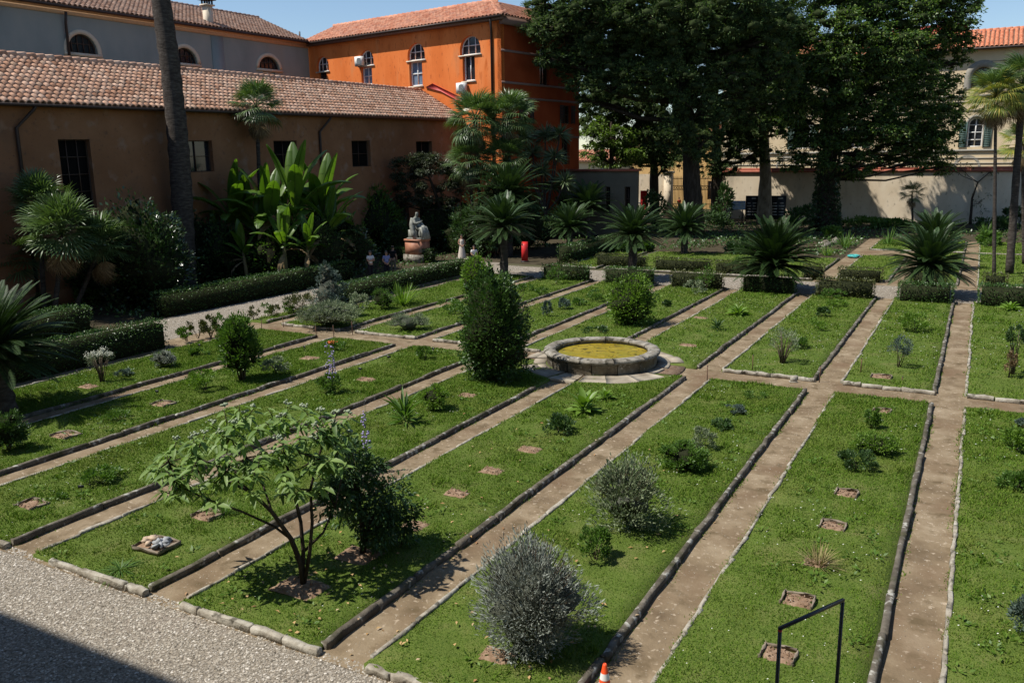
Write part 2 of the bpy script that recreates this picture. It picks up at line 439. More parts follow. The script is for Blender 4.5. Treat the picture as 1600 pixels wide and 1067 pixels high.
def lawn_mesh(x0, x1, y0, y1, inset):
    nx = max(3, int((x1 - x0) / .33)); ny = max(4, int((y1 - y0) / .4))
    X, Y = np.meshgrid(np.linspace(x0, x1, nx + 1), np.linspace(y0, y1, ny + 1))
    Z = lawn_height(X, Y)
    X[:, 0] += .05 * (vnoise(Y[:, 0], Y[:, 0] * 0 + x0, .6, 9) - .5) * 2
    V = np.stack([X, Y, Z], -1).reshape(-1, 3)
    i, j = np.meshgrid(np.arange(nx), np.arange(ny)); a = (j * (nx + 1) + i).ravel()
    F = np.stack([a, a + 1, a + nx + 2, a + nx + 1], 1)
    # earth sides down to the path
    rim = [(0, i) for i in range(nx + 1)] + [(j, nx) for j in range(1, ny + 1)] + [(ny, i) for i in range(nx - 1, -1, -1)] + [(j, 0) for j in range(ny - 1, 0, -1)]
    ids = np.array([j * (nx + 1) + i for j, i in rim]); n = len(V)
    low = V[ids].copy(); low[:, 2] = -.02
    V2 = np.concatenate([V, low]); m = len(ids)
    F2 = np.array([[ids[q], n + q, n + (q + 1) % m, ids[(q + 1) % m]] for q in range(m)])
    return npmesh('lawn', [(V2, F), (np.zeros((0, 3)), F2 - len(V2), 0)])
for (x0, x1, y0, y1, far, k) in BEDS + BEDS_BACK:
    o = link('lawn', lawn_mesh(x0, x1 - (.09 if far < 2 else 0), y0, y1, 0), M['lawn'])
    if far in (0, 1):
        tag(o, '%s lawn bed %s the cross path, edged with worn kerb stones' % (COLNAMES[k], 'beyond' if far else 'on the near side of'), kind='structure')
    elif far == 3:
        tag(o, 'narrow planted strip between the gravel walk and the leftmost far lawn', kind='structure')
    else:
        tag(o, 'small far lawn behind the crossing gravel path %s' % ('by the tall palms' if k == 7 else 'under the grove'), kind='structure')
    curb_run(o, (x1 - .06, y0 + (.12 if far != 1 else .1)), (x1 - .06, y1 - .05), CURBS, .042, 1.0, 2.8, skip=in_ring)
    if far == 0:
        curb_run(o, (x0 + .05, y0), (x1, y0), CURBS_P, .04, .35, 1.3, skip=lambda p: k == 3 and p.x < x0 + .9 or k == 2 and p.x < x0 + 1.5)
        curb_run(o, (x0 - .01, y0 + .15), (x0 - .01, y1 - .1), EDGES, .035, .5, 1.3, 'edging_stone', skip=in_ring if k > 0 else None)
    elif far == 1:
        curb_run(o, (x0 + .02, y0), (x1 - .02, y0), CURBS_P, .05, .5, 1.3, skip=in_ring)
        curb_run(o, (x0 - .01, y0 + .15), (x0 - .01, y1 - .1), EDGES, .035, .6, 1.6, 'edging_stone', skip=in_ring)
        curb_run(o, (x0 + .02, y1 + .02), (x1 - .02, y1 + .02), EDGES, .04, .6, 1.4, 'edging_stone')
    elif far == 2:
        curb_run(o, (x0 + .02, y0), (x1 - .02, y0), EDGES, .05, .8, 1.6, 'edging_stone')
        curb_run(o, (x0, y0 + .1), (x0, y1), EDGES, .05, 1.0, 2.0, 'edging_stone')

M['edge_stone'] = noise_mat('square_edging', [(.14, .11, .08), (.26, .22, .17)], scale=9, rough=.95, spec=.1)
# ------------------------------------------------------------------ bare planting squares in the lawn
patch_mesh_edges = [curb_mesh(60 + i, M['edge_stone'], .028, .07, 'patch_edging_mesh') for i in range(2)]
def patch(x, y, w, d, label, rot=0.0, edged=True, mat='earthpatch'):
    p = G(x, y, BED_Z)
    PATCHES.append((p.x, p.y, max(w, d) * .56))
    n = 8
    X, Y = np.meshgrid(np.linspace(-w / 2, w / 2, n), np.linspace(-d / 2, d / 2, n))
    Z = .035 + .022 * rng.uniform(-1, 1, X.shape)
    Z[0, :] = Z[-1, :] = .0; Z[:, 0] = Z[:, -1] = .0
    V = np.stack([X + .02 * rng.uniform(-1, 1, X.shape), Y + .02 * rng.uniform(-1, 1, X.shape), Z], -1).reshape(-1, 3)
    i, j = np.meshgrid(np.arange(n - 1), np.arange(n - 1)); a = (j * n + i).ravel()
    F = np.stack([a, a + 1, a + n + 1, a + n], 1)
    pieces = [(V, F)]
    t = thing('planting_square', label, 'planting square', (p.x, p.y, BED_Z), rot, 'bare planting squares in the lawn')
    link('soil', npmesh('soil', pieces), M[mat], t)
    clods = [ico((rng.uniform(-w, w) * .42, rng.uniform(-d, d) * .42, .045), rng.uniform(.006, .020), 0, .4) for _ in range(40)]
    link('clods', npmesh('clods', clods), M[mat], t)['kind'] = 'stuff'
    if edged:
        for (ax, ay, bx, by) in ((-w / 2, d / 2, w / 2, d / 2), (w / 2, -d / 2, w / 2, d / 2), (-w / 2, -d / 2, -w / 2, d / 2)):
            L = math.hypot(bx - ax, by - ay)
            link('edging_stone', rnd.choice(patch_mesh_edges), None, t, ((ax + bx) / 2, (ay + by) / 2, .03), (0, 0, math.atan2(by - ay, bx - ax)), (L, 1, 1))
    return t
M['earthpatch'] = noise_mat('planting_soil', [(.13, .08, .05), (.22, .145, .095), (.32, .235, .165)], scale=9, detail=8, rough=1, spec=.05, bump=.8, bscale=30)
patch(1323, 772, .42, .36, 'bare soil square, farthest one in the row above the handrail')
patch(1302, 823, .45, .38, 'bare soil square with pale stone rim, nearer of the pair far up the handrail bed')
patch(1275, 880, .45, .36, 'soil square overgrown by a dry straw-coloured tuft', edged=False)
patch(1247, 940, .48, .40, 'bare soil square just left of the handrail top')
patch(1216, 1025, .46, .40, 'nearest bare soil square, behind the handrail lower post')
patch(826, 703, .55, .42, 'dry pale soil square below the dark rosette plant near the fountain', edged=False)
patch(768, 736, .5, .36, 'small soil square between the two others in the fifth bed', edged=False)
patch(713, 771, .5, .36, 'soil square in the fifth bed nearest to the dark leafy tree', edged=False)
patch(648, 822, .5, .45, 'soil square half shaded at the edge of the dark tree', edged=False)
patch(1228 + 149, 589, .6, .35, 'small reddish soil square at the near end of the far seventh bed')
patch(1378, 643, .45, .35, 'reddish soil square at the head of the handrail bed')
patch(730, 618, .5, .35, 'soil square under the dark conical bush', edged=False)
patch(572, 593, .6, .4, 'faint soil square behind the purple flower spike', edged=False)
patch(485, 560, .75, .5, 'soil square in front of the orange flowers', edged=False)
patch(255, 632, .6, .45, 'soil square on the third bed beneath the tall leafy plant row')
patch(103, 681, .62, .5, 'soil square near the dark cycad shadow at left', edged=True)
patch(50, 790, .55, .45, 'soil square near the left edge beside a small weed')
patch(325, 806, .5, .42, 'soil square under the branches of the large-leaved small tree')
patch(1095, 497, .7, .4, 'dry patch in the far sixth lawn', edged=False)
patch(1075, 540, .7, .35, 'faint dry patch in the lawn right of the fountain', edged=False)
patch(138, 604, .55, .4, 'soil square around the foot of the pale airy broom', edged=False)
patch(470, 918, .9, .6, 'trodden soil at the foot of the large-leaved small tree', edged=False)
patch(562, 868, .8, .6, 'shaded soil at the foot of the small dark tree', edged=False)
patch(775, 1025, .5, .35, 'brown litter patch at the left foot of the silvery bush', edged=False)

# stone pile square
pp = G(245, 853, BED_Z); PATCHES.append((pp.x, pp.y, .42))
t = thing('stone_pile', 'heap of broken stones, slate and bark in a framed square near the gravel', 'stone pile', pp, .1)
link('soil', npmesh('soil', [box(0, 0, .02, .62, .5, .03)]), M['earthpatch'], t)
for (ax, ay, bx, by) in ((-.33, -.27, .33, -.27), (.33, -.27, .33, .27), (-.33, .27, .33, .27), (-.33, -.27, -.33, .27)):
    link('edging_stone', rnd.choice(patch_mesh_edges), None, t, ((ax + bx) / 2, (ay + by) / 2, .03), (0, 0, math.atan2(by - ay, bx - ax)), (math.hypot(bx - ax, by - ay), 1, 1))
M['slate'] = island_mat('pile_slate', [(.10, .11, .12), (.24, .25, .26), (.34, .34, .33)], rough=.7, scale=14)
M['tan_stone'] = island_mat('pile_stone', [(.38, .26, .15), (.45, .35, .25), (.20, .10, .05)], rough=.85, scale=14)
for i in range(17):
    sx, sy = rnd.uniform(.06, .14), rnd.uniform(.05, .1)
    x = rnd.uniform(-.22, .24); 
    o = link('stone', npmesh('stone', [ico((0, 0, 0), 1, 0, .22, (sx, sy, rnd.uniform(.03, .055)))]), M['slate'] if x > .0 else M['tan_stone'], t,
             (x, rnd.uniform(-.17, .17), .06 + .035 * (i % 3)), (rnd.uniform(-.5, .5), rnd.uniform(-.5, .5), rnd.uniform(0, 6)))

# ------------------------------------------------------------------ grass, daisies, pebbles, litter (nobody could count them)
def scatter(x0, x1, y0, y1, n):
    return np.stack([rng.uniform(x0, x1, n), rng.uniform(y0, y1, n)], 1)
def visible(xy, pad=330):
    ca, sa = math.cos(CAM_YAW), math.sin(CAM_YAW); cp, sp = math.cos(CAM_PITCH), math.sin(CAM_PITCH)
    X = xy[:, 0] * ca + xy[:, 1] * sa; Y = -xy[:, 0] * sa + xy[:, 1] * ca
    zc = Y * cp + CAM_H * sp; yc = Y * sp - CAM_H * cp
    px = 800 + CAM_F * X / zc; py = 533.5 - CAM_F * yc / zc
    return (zc > 1) & (px > -pad - 60) & (px < 1600 + pad + 60) & (py < 1067 + pad + 90)
gp = []
for (x0, x1, y0, y1, far, k) in BEDS + BEDS_BACK:
    dens = {0: 1560, 1: 400, 2: 100, 3: 300}[far]
    if far == 2 and k == 4: dens = 70
    n = int((x1 - x0) * (y1 - y0) * dens)
    q = scatter(x0 - .05, x1 - .16, y0 + .03, y1 + .02, n)
    m_ = int((y1 - y0) * (170 if far == 0 else 60)); e_ = np.abs(rng.normal(0, .07, m_))
    side = rng.random(m_) < .62
    ex = np.where(side, x0 - e_, x1 + e_ * .7); ey = rng.uniform(y0, y1, m_)
    if far in (0, 1):
        kk_ = vnoise(ex * 3, ey, .9, 61) > .45; q = np.concatenate([q, np.stack([ex, ey], 1)[kk_]])
    q = q[visible(q)]
    keep = np.hypot(q[:, 0] - FC.x, q[:, 1] - FC.y) > RING_R + .05
    for (a, b, r) in PATCHES: keep &= np.hypot(q[:, 0] - a, q[:, 1] - b) > r * rng.uniform(.75, 1.15, len(q))
    thin = vnoise(q[:, 0], q[:, 1], 1.1, 21) * .7 + vnoise(q[:, 0], q[:, 1], .35, 22) * .3
    keep &= rng.random(len(q)) < np.clip(-.05 + 2.4 * thin, .12, 1)
    gp.append(q[keep])
gp = np.concatenate(gp)
dist = np.hypot(gp[:, 0], gp[:, 1]); n = len(gp)
tall = .5 + .7 * vnoise(gp[:, 0], gp[:, 1], .8, 31) + 1.3 * np.clip(vnoise(gp[:, 0], gp[:, 1], .3, 33) - .68, 0, 1) * 3 * (vnoise(gp[:, 0], gp[:, 1], 2.2, 34) > .5)
L = (.034 + .0013 * dist) * tall * rng.uniform(.6, 1.5, n)
Wd = (.009 + .00075 * dist) * rng.uniform(.7, 1.4, n)
az = rng.uniform(0, 2 * PI, n); lean = rng.uniform(.25, 1.35, n)
D = np.stack([np.cos(az) * np.sin(lean), np.sin(az) * np.sin(lean), np.cos(lean)], 1)
S = np.stack([-np.sin(az), np.cos(az), np.zeros(n)], 1)
zb = lawn_height(gp[:, 0], gp[:, 1]) - .008
for k in range(1, 9):
    onp = (gp[:, 0] > CURB_R[k] + .0) & (gp[:, 0] < CURB_R[k] + .80) & (gp[:, 1] < 46.6); zb[onp] = .0
L = np.where(zb < .01, L * .8, L)
B = np.concatenate([gp, zb[:, None]], 1)
V = np.stack([B - S * Wd[:, None] / 2, B + S * Wd[:, None] / 2, B + D * L[:, None]], 1).reshape(-1, 3)
o = link('grass', npmesh('grass', [(V, np.arange(3 * n).reshape(n, 3))]), M['grass'])
tag(o, 'short green turf and clover covering the lawn beds', 'grass', kind='stuff')
GRASS_N = n

# broad-leaved weeds and clover in the turf
wq = []
for (x0, x1, y0, y1, far, k) in BEDS:
    q = scatter(x0 + .1, x1 - .3, y0 + .1, y1, int((x1 - x0) * (y1 - y0) * (3.4 if far == 0 else 1.2))); q = q[visible(q)]
    wq.append(q[(vnoise(q[:, 0], q[:, 1], 1.9, 91) > .45) & (np.hypot(q[:, 0] - FC.x, q[:, 1] - FC.y) > RING_R + .25)])
wq = np.concatenate(wq); m_ = 11; c = np.repeat(wq, m_, 0); a = rng.uniform(0, 2 * PI, len(c)); sz = np.repeat(rng.uniform(.04, .11, len(wq)), m_)
P3 = np.concatenate([c + np.stack([np.cos(a), np.sin(a)], 1) * (sz * rng.random(len(c)) * 1.5)[:, None], (lawn_height(c[:, 0], c[:, 1]) + .015 + .03 * rng.random(len(c)))[:, None]], 1)
D3 = np.stack([np.cos(a), np.sin(a), rng.uniform(.1, .8, len(c))], 1)
M['weed'] = leaf_mat('turf_weed', [(.05, .11, .012), (.08, .15, .018), (.12, .19, .03)], trans=.2, rough=.5, spec=.25)
o = link('turf_weeds', npmesh('turf_weeds', [leaves(P3, D3, sz * rng.uniform(.6, 1.2, len(c)), sz * .45)]), M['weed'])
tag(o, 'broad-leaved weeds and clover clumps scattered in the turf', 'weeds', kind='stuff')

dq = []
for (x0, x1, y0, y1, far, k) in BEDS:
    q = scatter(x0, x1 - .2, y0, y1, int((x1 - x0) * (y1 - y0) * (3.5 if far == 0 else 3)))
    q = q[visible(q)]; q = q[vnoise(q[:, 0], q[:, 1], 2.3, 41) > .52]
    q = q[np.hypot(q[:, 0] - FC.x, q[:, 1] - FC.y) > RING_R + .1]; dq.append(q)
dq = np.concatenate(dq); r = .007 + .00035 * np.hypot(dq[:, 0], dq[:, 1])
c = np.concatenate([dq, (lawn_height(dq[:, 0], dq[:, 1]) + .055)[:, None]], 1)
th = np.arange(5) * 2 * PI / 5
V = c[:, None, :] + np.stack([np.cos(th), np.sin(th), .25 * np.cos(th)], 1)[None] * (r * rng.uniform(.6, 1.3, len(r)))[:, None, None]
M['daisy'] = plain('daisy_white', (.62, .62, .55), .8)
o = link('daisies', npmesh('daisies', [(V.reshape(-1, 3), np.arange(5 * len(c)).reshape(-1, 5))]), M['daisy'])
tag(o, 'tiny white daisies dotted over the lawns', 'daisies', kind='stuff')

OCT = np.array([[1, 0, 0], [0, 1, 0], [-1, 0, 0], [0, -1, 0], [0, 0, 1], [0, 0, -1]], float)
OCF = np.array([[0, 1, 4], [1, 2, 4], [2, 3, 4], [3, 0, 4], [1, 0, 5], [2, 1, 5], [3, 2, 5], [0, 3, 5]])
def pebbles(q, r, name, label, mat, z=0.0):
    n = len(q)
    v = OCT[None] * r[:, None, None] * rng.uniform(.6, 1.3, (n, 6, 1)) * np.array([1, .8, .6])
    a = rng.uniform(0, 2 * PI, n); ca, sa = np.cos(a)[:, None], np.sin(a)[:, None]
    V = np.stack([v[..., 0] * ca - v[..., 1] * sa, v[..., 0] * sa + v[..., 1] * ca, v[..., 2]], -1)
    V += np.concatenate([q, (z + r * .2)[:, None] if not np.isscalar(r) else np.full((n, 1), z)], 1)[:, None, :]
    F = (OCF[None, :4] + (np.arange(n) * 6)[:, None, None]).reshape(-1, 3)
    o = link(name, npmesh(name, [(V.reshape(-1, 3), F)]), mat)
    return tag(o, label, 'gravel', kind='stuff')
q = scatter(-21, -3.5, 4.8, 8.75, 60000); q = q[visible(q, 90)]
pebbles(q, rng.uniform(.010, .030, len(q)), 'loose_gravel', 'grey and tan pebbles loose on the near forecourt', M['pebble'])
q = np.concatenate([scatter(-33.4, -29.4, 14, 50, 8000), scatter(-29.2, 5, 46.8, 51.2, 9000)])
pebbles(q, rng.uniform(.02, .045, len(q)), 'walk_gravel', 'pale pebbles on the far gravel paths', M['pebble'])
# grit and small stones on the earth paths
q = []
for k in range(1, 9): q.append(scatter(CURB_R[k] + .04, CURB_R[k] + .9, 8.6, 26.8, 900))
q.append(scatter(-28, 4, 26.8, 28.05, 1500)); q = np.concatenate(q)
pebbles(q, rng.uniform(.004, .013, len(q)), 'path_grit', 'small stones and grit strewn on the earth paths', M['pebble'], .004)
# dry leaves under the near trees
q = np.concatenate([scatter(-11, -4.5, 8.8, 14, 120), scatter(-12.5, -4, 8.7, 20, 70)])
M['dry_leaf'] = leaf_mat('dry_leaf', [(.35, .20, .07), (.45, .31, .14), (.28, .14, .06), (.5, .4, .25)], trans=.1, rough=.8, tcol=(1.1, 1, .8))
zz = np.full(len(q), .13); inpath = np.zeros(len(q), bool)
for k in range(1, 9): inpath |= (q[:, 0] > CURB_R[k]) & (q[:, 0] < CURB_R[k] + .9)
zz[inpath] = .02
P3 = np.concatenate([q, zz[:, None]], 1); d = rdir(len(q)); d[:, 2] *= .15
o = link('fallen_leaves', npmesh('fallen_leaves', [leaves(P3, d, rng.uniform(.05, .13, len(q)), rng.uniform(.03, .06, len(q)), N=rdir(len(q)) * .4 + np.array([0, 0, 1]))]), M['dry_leaf'])
tag(o, 'dry tan leaves fallen on path and lawn near the small trees', 'leaves', kind='stuff')

# ================================================================== BUILDINGS
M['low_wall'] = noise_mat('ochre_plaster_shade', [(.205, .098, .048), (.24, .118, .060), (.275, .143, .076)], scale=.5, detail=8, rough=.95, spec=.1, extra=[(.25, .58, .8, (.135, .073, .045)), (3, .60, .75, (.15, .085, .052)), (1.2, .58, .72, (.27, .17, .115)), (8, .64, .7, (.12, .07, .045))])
M['orange'] = noise_mat('orange_plaster', [(.56, .135, .030), (.65, .172, .044), (.71, .21, .06)], scale=.6, detail=9, rough=.95, spec=.1, extra=[(.35, .55, .75, (.74, .27, .10)), (2.2, .58, .75, (.47, .105, .02)), (1.1, .58, .7, (.60, .20, .07)), (6, .62, .7, (.42, .10, .03))], stretch=(1, 1, .3))
M['orange_shade'] = noise_mat('orange_plaster_shaded', [(.26, .046, .014), (.30, .057, .018), (.34, .07, .023)], scale=.7, detail=7, rough=.95, spec=.1)  # the orange plaster again, with the side wall's shade put into its colour
M['blue'] = noise_mat('blue_grey_plaster', [(.20, .225, .22), (.245, .27, .26), (.29, .305, .285)], scale=.4, detail=9, rough=.95, spec=.1, extra=[(.22, .55, .75, (.27, .26, .225))], stretch=(1, 1, .5))
M['cream_trim'] = plain('cream_trim', (.55, .47, .36), .9, var=.1)
M['peach_band'] = plain('peach_band', (.55, .37, .22), .9)
M['cream_wall'] = noise_mat('cream_plaster', [(.58, .45, .28), (.65, .52, .34), (.70, .575, .39)], scale=.4, detail=8, rough=.95, spec=.1, extra=[(1.5, .62, .8, (.44, .35, .22))])
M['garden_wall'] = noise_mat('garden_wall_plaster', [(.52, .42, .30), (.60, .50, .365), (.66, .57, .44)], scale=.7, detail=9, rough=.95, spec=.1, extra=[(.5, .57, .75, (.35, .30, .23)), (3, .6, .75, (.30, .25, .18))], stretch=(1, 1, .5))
M['shed_wall'] = noise_mat('shaded_shed_plaster', [(.13, .115, .085), (.17, .15, .11)], scale=.8, rough=.95, spec=.1)  # shade over the shed is put into this darker plaster colour
M['coping'] = noise_mat('red_brick_coping', [(.30, .09, .06), (.40, .14, .09)], scale=3, rough=.9)
M['dark_glass'] = noise_mat('dark_window_glass', [(.010, .012, .016), (.022, .026, .032)], scale=.8, rough=.12, spec=.5)
M['blue_glass'] = noise_mat('sky_window_glass', [(.06, .09, .14), (.20, .27, .36)], scale=.9, rough=.15, spec=.5)
M['dark_void'] = noise_mat('dark_room', [(.006, .006, .006), (.011, .010, .009)], scale=1, rough=.9, spec=.0)
M['white_frame'] = plain('white_window_frame', (.62, .62, .60), .5)
M['brown_frame'] = plain('brown_window_frame', (.06, .035, .022), .6)
M['gutter'] = plain('copper_gutter', (.045, .03, .024), .5, metallic=.3)
M['green_shutter'] = plain('green_shutter', (.055, .10, .085), .7)
M['dark_shutter'] = plain('dark_shutter', (.035, .03, .026), .8)
M['ac_white'] = plain('air_unit_white', (.66, .66, .63), .5, var=.05)
M['ac_grille'] = plain('air_unit_grille', (.20, .21, .21), .6)
M['metal_dark'] = plain('dark_metal', (.05, .05, .052), .45, metallic=.6)
M['tile_low'] = island_mat('clay_tile_pale', [(.34, .17, .10), (.54, .31, .20), (.62, .38, .26), (.48, .255, .155), (.68, .45, .32), (.42, .27, .18)], rough=.9, scale=5, dark=.7)
M['tile_low_obj'] = island_mat('clay_tile_pale_single', [(.34, .17, .10), (.54, .31, .20), (.62, .38, .26), (.48, .255, .155), (.68, .45, .32), (.42, .27, .18)], rough=.9, scale=5, dark=.7, obj_random=True)
M['tile_red'] = island_mat('clay_tile_red', [(.33, .12, .07), (.44, .19, .115), (.50, .25, .16), (.36, .17, .12)], rough=.9, scale=5, dark=.7)
M['tile_brown'] = island_mat('clay_tile_brown', [(.24, .13, .085), (.34, .20, .14), (.40, .26, .19), (.30, .19, .14)], rough=.9, scale=5, dark=.7)
M['tile_orange'] = island_mat('clay_tile_orange', [(.55, .19, .10), (.62, .25, .14), (.50, .17, .09)], rough=.9, scale=4, dark=.8)
M['roof_under'] = noise_mat('roof_channel', [(.13, .08, .055), (.22, .14, .10)], scale=6, rough=1, spec=.05)

class Wall:
    """a wall face with real openings: s along it, z up, thickness behind"""
    def __init__(s, p0, p1, z0, z1, th=.35, zs=0.0):
        s.p0 = Vector((p0[0], p0[1], 0)); d = Vector((p1[0], p1[1], 0)) - s.p0
        s.L = d.length; s.d = d.normalized(); s.n = Vector((s.d.y, -s.d.x, 0)); s.z0, s.z1, s.th, s.zs = z0, z1, th, zs
        s.holes = []
        if s.n.dot(EYE - s.p0) < 0: s.n = -s.n; s.flip = True
        else: s.flip = False
    def sz(s, x, y):                      # photo pixel to (s, z) on the wall
        q = on_plane(x, y, s.p0, s.n); return (q - s.p0).dot(s.d), q.z
    def pt(s, a, z, dep=0.0):
        q = s.p0 + s.d * a - s.n * dep; return (q.x, q.y, z + s.zs * a)
    def hole(s, a, b, z0, z1, arch=False):
        s.holes.append((a, b, z0, z1, arch)); return s.holes[-1]
    def hole_px(s, x0, y0, x1, y1, arch=False):
        a, zt = s.sz(x0, y0); b, zb = s.sz(x1, y1)
        z0, z1 = sorted((zt - s.zs * a, zb - s.zs * b)); a, b = sorted((a, b))
        return s.hole(a, b, z0, z1, arch)
    @staticmethod
    def top(h, x):
        a, b, z0, z1, arch = h
        if not arch: return z1
        r = (b - a) / 2; c = (a + b) / 2; k = min(r, z1 - z0)
        return z1 - k + k * math.sqrt(max(0, 1 - ((x - c) / r) ** 2))
    def mesh(s, name='wall'):
        cuts = {0.0, s.L}
        for h in s.holes:
            cuts |= {h[0], h[1]}
            if h[4]: cuts |= {h[0] + (h[1] - h[0]) * (.5 - .5 * math.cos(PI * i / 12)) for i in range(13)}
        cuts = sorted(c for c in cuts if -1e-6 <= c <= s.L + 1e-6)
        V, F = [], []
        def quad(*p):
            n = len(V); V.extend(p); F.append([n, n + 1, n + 2, n + 3])
        for a, b in zip(cuts[:-1], cuts[1:]):
            if b - a < 1e-6: continue
            hs = sorted([h for h in s.holes if h[0] <= a + 1e-6 and h[1] >= b - 1e-6], key=lambda h: h[2])
            la, lb = s.z0, s.z0
            for h in hs:
                quad(s.pt(a, la), s.pt(b, lb), s.pt(b, h[2]), s.pt(a, h[2]))
                la, lb = Wall.top(h, a), Wall.top(h, b)
                quad(s.pt(a, la), s.pt(b, lb), s.pt(b, lb, s.th), s.pt(a, la, s.th))
                quad(s.pt(a, h[2]), s.pt(b, h[2]), s.pt(b, h[2], s.th), s.pt(a, h[2], s.th))
            quad(s.pt(a, la), s.pt(b, lb), s.pt(b, s.z1), s.pt(a, s.z1))
        for h in s.holes:
            for e in (h[0], h[1]):
                zt = h[3] if not h[4] else h[3] - min((h[1] - h[0]) / 2, h[3] - h[2])
                if zt - h[2] > .01: quad(s.pt(e, h[2]), s.pt(e, zt), s.pt(e, zt, s.th), s.pt(e, h[2], s.th))
        # back and ends
        quad(s.pt(0, s.z0, s.th + .02), s.pt(s.L, s.z0, s.th + .02), s.pt(s.L, s.z1, s.th + .02), s.pt(0, s.z1, s.th + .02))
        quad(s.pt(0, s.z0), s.pt(0, s.z0, s.th + .02), s.pt(0, s.z1, s.th + .02), s.pt(0, s.z1))
        quad(s.pt(s.L, s.z0), s.pt(s.L, s.z0, s.th + .02), s.pt(s.L, s.z1, s.th + .02), s.pt(s.L, s.z1))
        return npmesh(name, [(np.array(V), F)])
    def bar(s, a, b, z0, z1, d0, d1):      # a block on the wall, between depths d0 (front) and d1
        v = [s.pt(a, z0, d0), s.pt(b, z0, d0), s.pt(b, z0, d1), s.pt(a, z0, d1), s.pt(a, z1, d0), s.pt(b, z1, d0), s.pt(b, z1, d1), s.pt(a, z1, d1)]
        return (np.array(v), BOXF)
    def arch_poly(s, h, dep, grow=0.0):
        a, b, z0, z1, arch = h
        pts = [(a - grow, z0), (b + grow, z0)]
        if arch:
            r = (b - a) / 2 + grow; c = (a + b) / 2; k = min((b - a) / 2, z1 - z0); zz = z1 - k
            k += grow
            pts += [(c + r * math.cos(PI * i / 14), zz + k * math.sin(PI * i / 14)) for i in range(15)]
        else: pts += [(b + grow, z1 + grow), (a - grow, z1 + grow)]
        return [s.pt(x, z, dep) for x, z in pts], pts
    def arch_ring(s, h, w, d0, d1):
        """a flat moulding of width w round the opening"""
        a, inner = s.arch_poly(h, d0); b, outer = s.arch_poly(h, d0, w)
        ia, oa = s.arch_poly(h, d1)[0], s.arch_poly(h, d1, w)[0]
        n = len(inner); V = list(a) + list(b) + list(ia) + list(oa); F = []
        for i in range(1, n):
            j = (i + 1) % n
            F += [[i, j, n + j, n + i], [n + i, n + j, 3 * n + j, 3 * n + i], [2 * n + i, 2 * n + j, j, i]]
        return (np.array(V), F)
    def window(s, parent, h, frame, glass, nv=1, nh=1, fw=.07, dep=None, name='window', label=None):
        """frame with bars and a pane, set back in the opening"""
        a, b, z0, z1, arch = h; dep = s.th - .08 if dep is None else dep
        f = []
        ring = s.arch_ring((a + fw, b - fw, z0 + fw, z1 - fw, arch), fw * .98, dep - .05, dep + .03); f.append(ring)
        f.append(s.bar(a + .002, b - .002, z0 + .002, z0 + fw, dep - .05, dep + .03))
        for i in range(1, nv + 1):
            x = a + (b - a) * i / (nv + 1); f.append(s.bar(x - fw * .45, x + fw * .45, z0 + fw, Wall.top(h, x) - fw * .5, dep - .043, dep + .02))
        for i in range(1, nh + 1):
            z = z0 + (z1 - z0) * i / (nh + 1)
            xa, xb = a + fw, b - fw
            if arch:
                r = (b - a) / 2; k = min(r, z1 - z0); zz = z - (z1 - k)
                if zz > 0: hw = r * math.sqrt(max(0, 1 - (zz / k) ** 2)); xa, xb = (a + b) / 2 - hw + fw * .5, (a + b) / 2 + hw - fw * .5
            f.append(s.bar(xa, xb, z - fw * .4, z + fw * .4, dep - .036, dep + .02))
        o = link(name, npmesh(name, [(v, q) for v, q in f]), frame, parent)
        if label: o['label'] = label
        P, _ = s.arch_poly(h, dep + .035)
        link('pane', npmesh('pane', [(np.array(P), [list(range(len(P)))])]), glass, o)
        return o

def tile_geo(w, l, r=.5, n=5):
    """half-round clay tile, l long down-slope along -x, narrower at the top"""
    V = []
    for x, k, z in ((0, 1.0, .035), (-l, .84, .0)):
        for i in range(n):
            t = PI * i / (n - 1)
            V.append((x, math.cos(t) * w / 2 * k, math.sin(t) * w * .42 * k + z))
    # thickness lip at the lower end
    for i in range(n):
        t = PI * i / (n - 1)
        V.append((0, math.cos(t) * w / 2 * .78, math.sin(t) * w * .42 * .74 + .035))
    F = [[i, i + 1, n + i + 1, n + i] for i in range(n - 1)] + [[i, 2 * n + i, 2 * n + i + 1, i + 1] for i in range(n - 1)]
    return np.array(V), np.array(F)

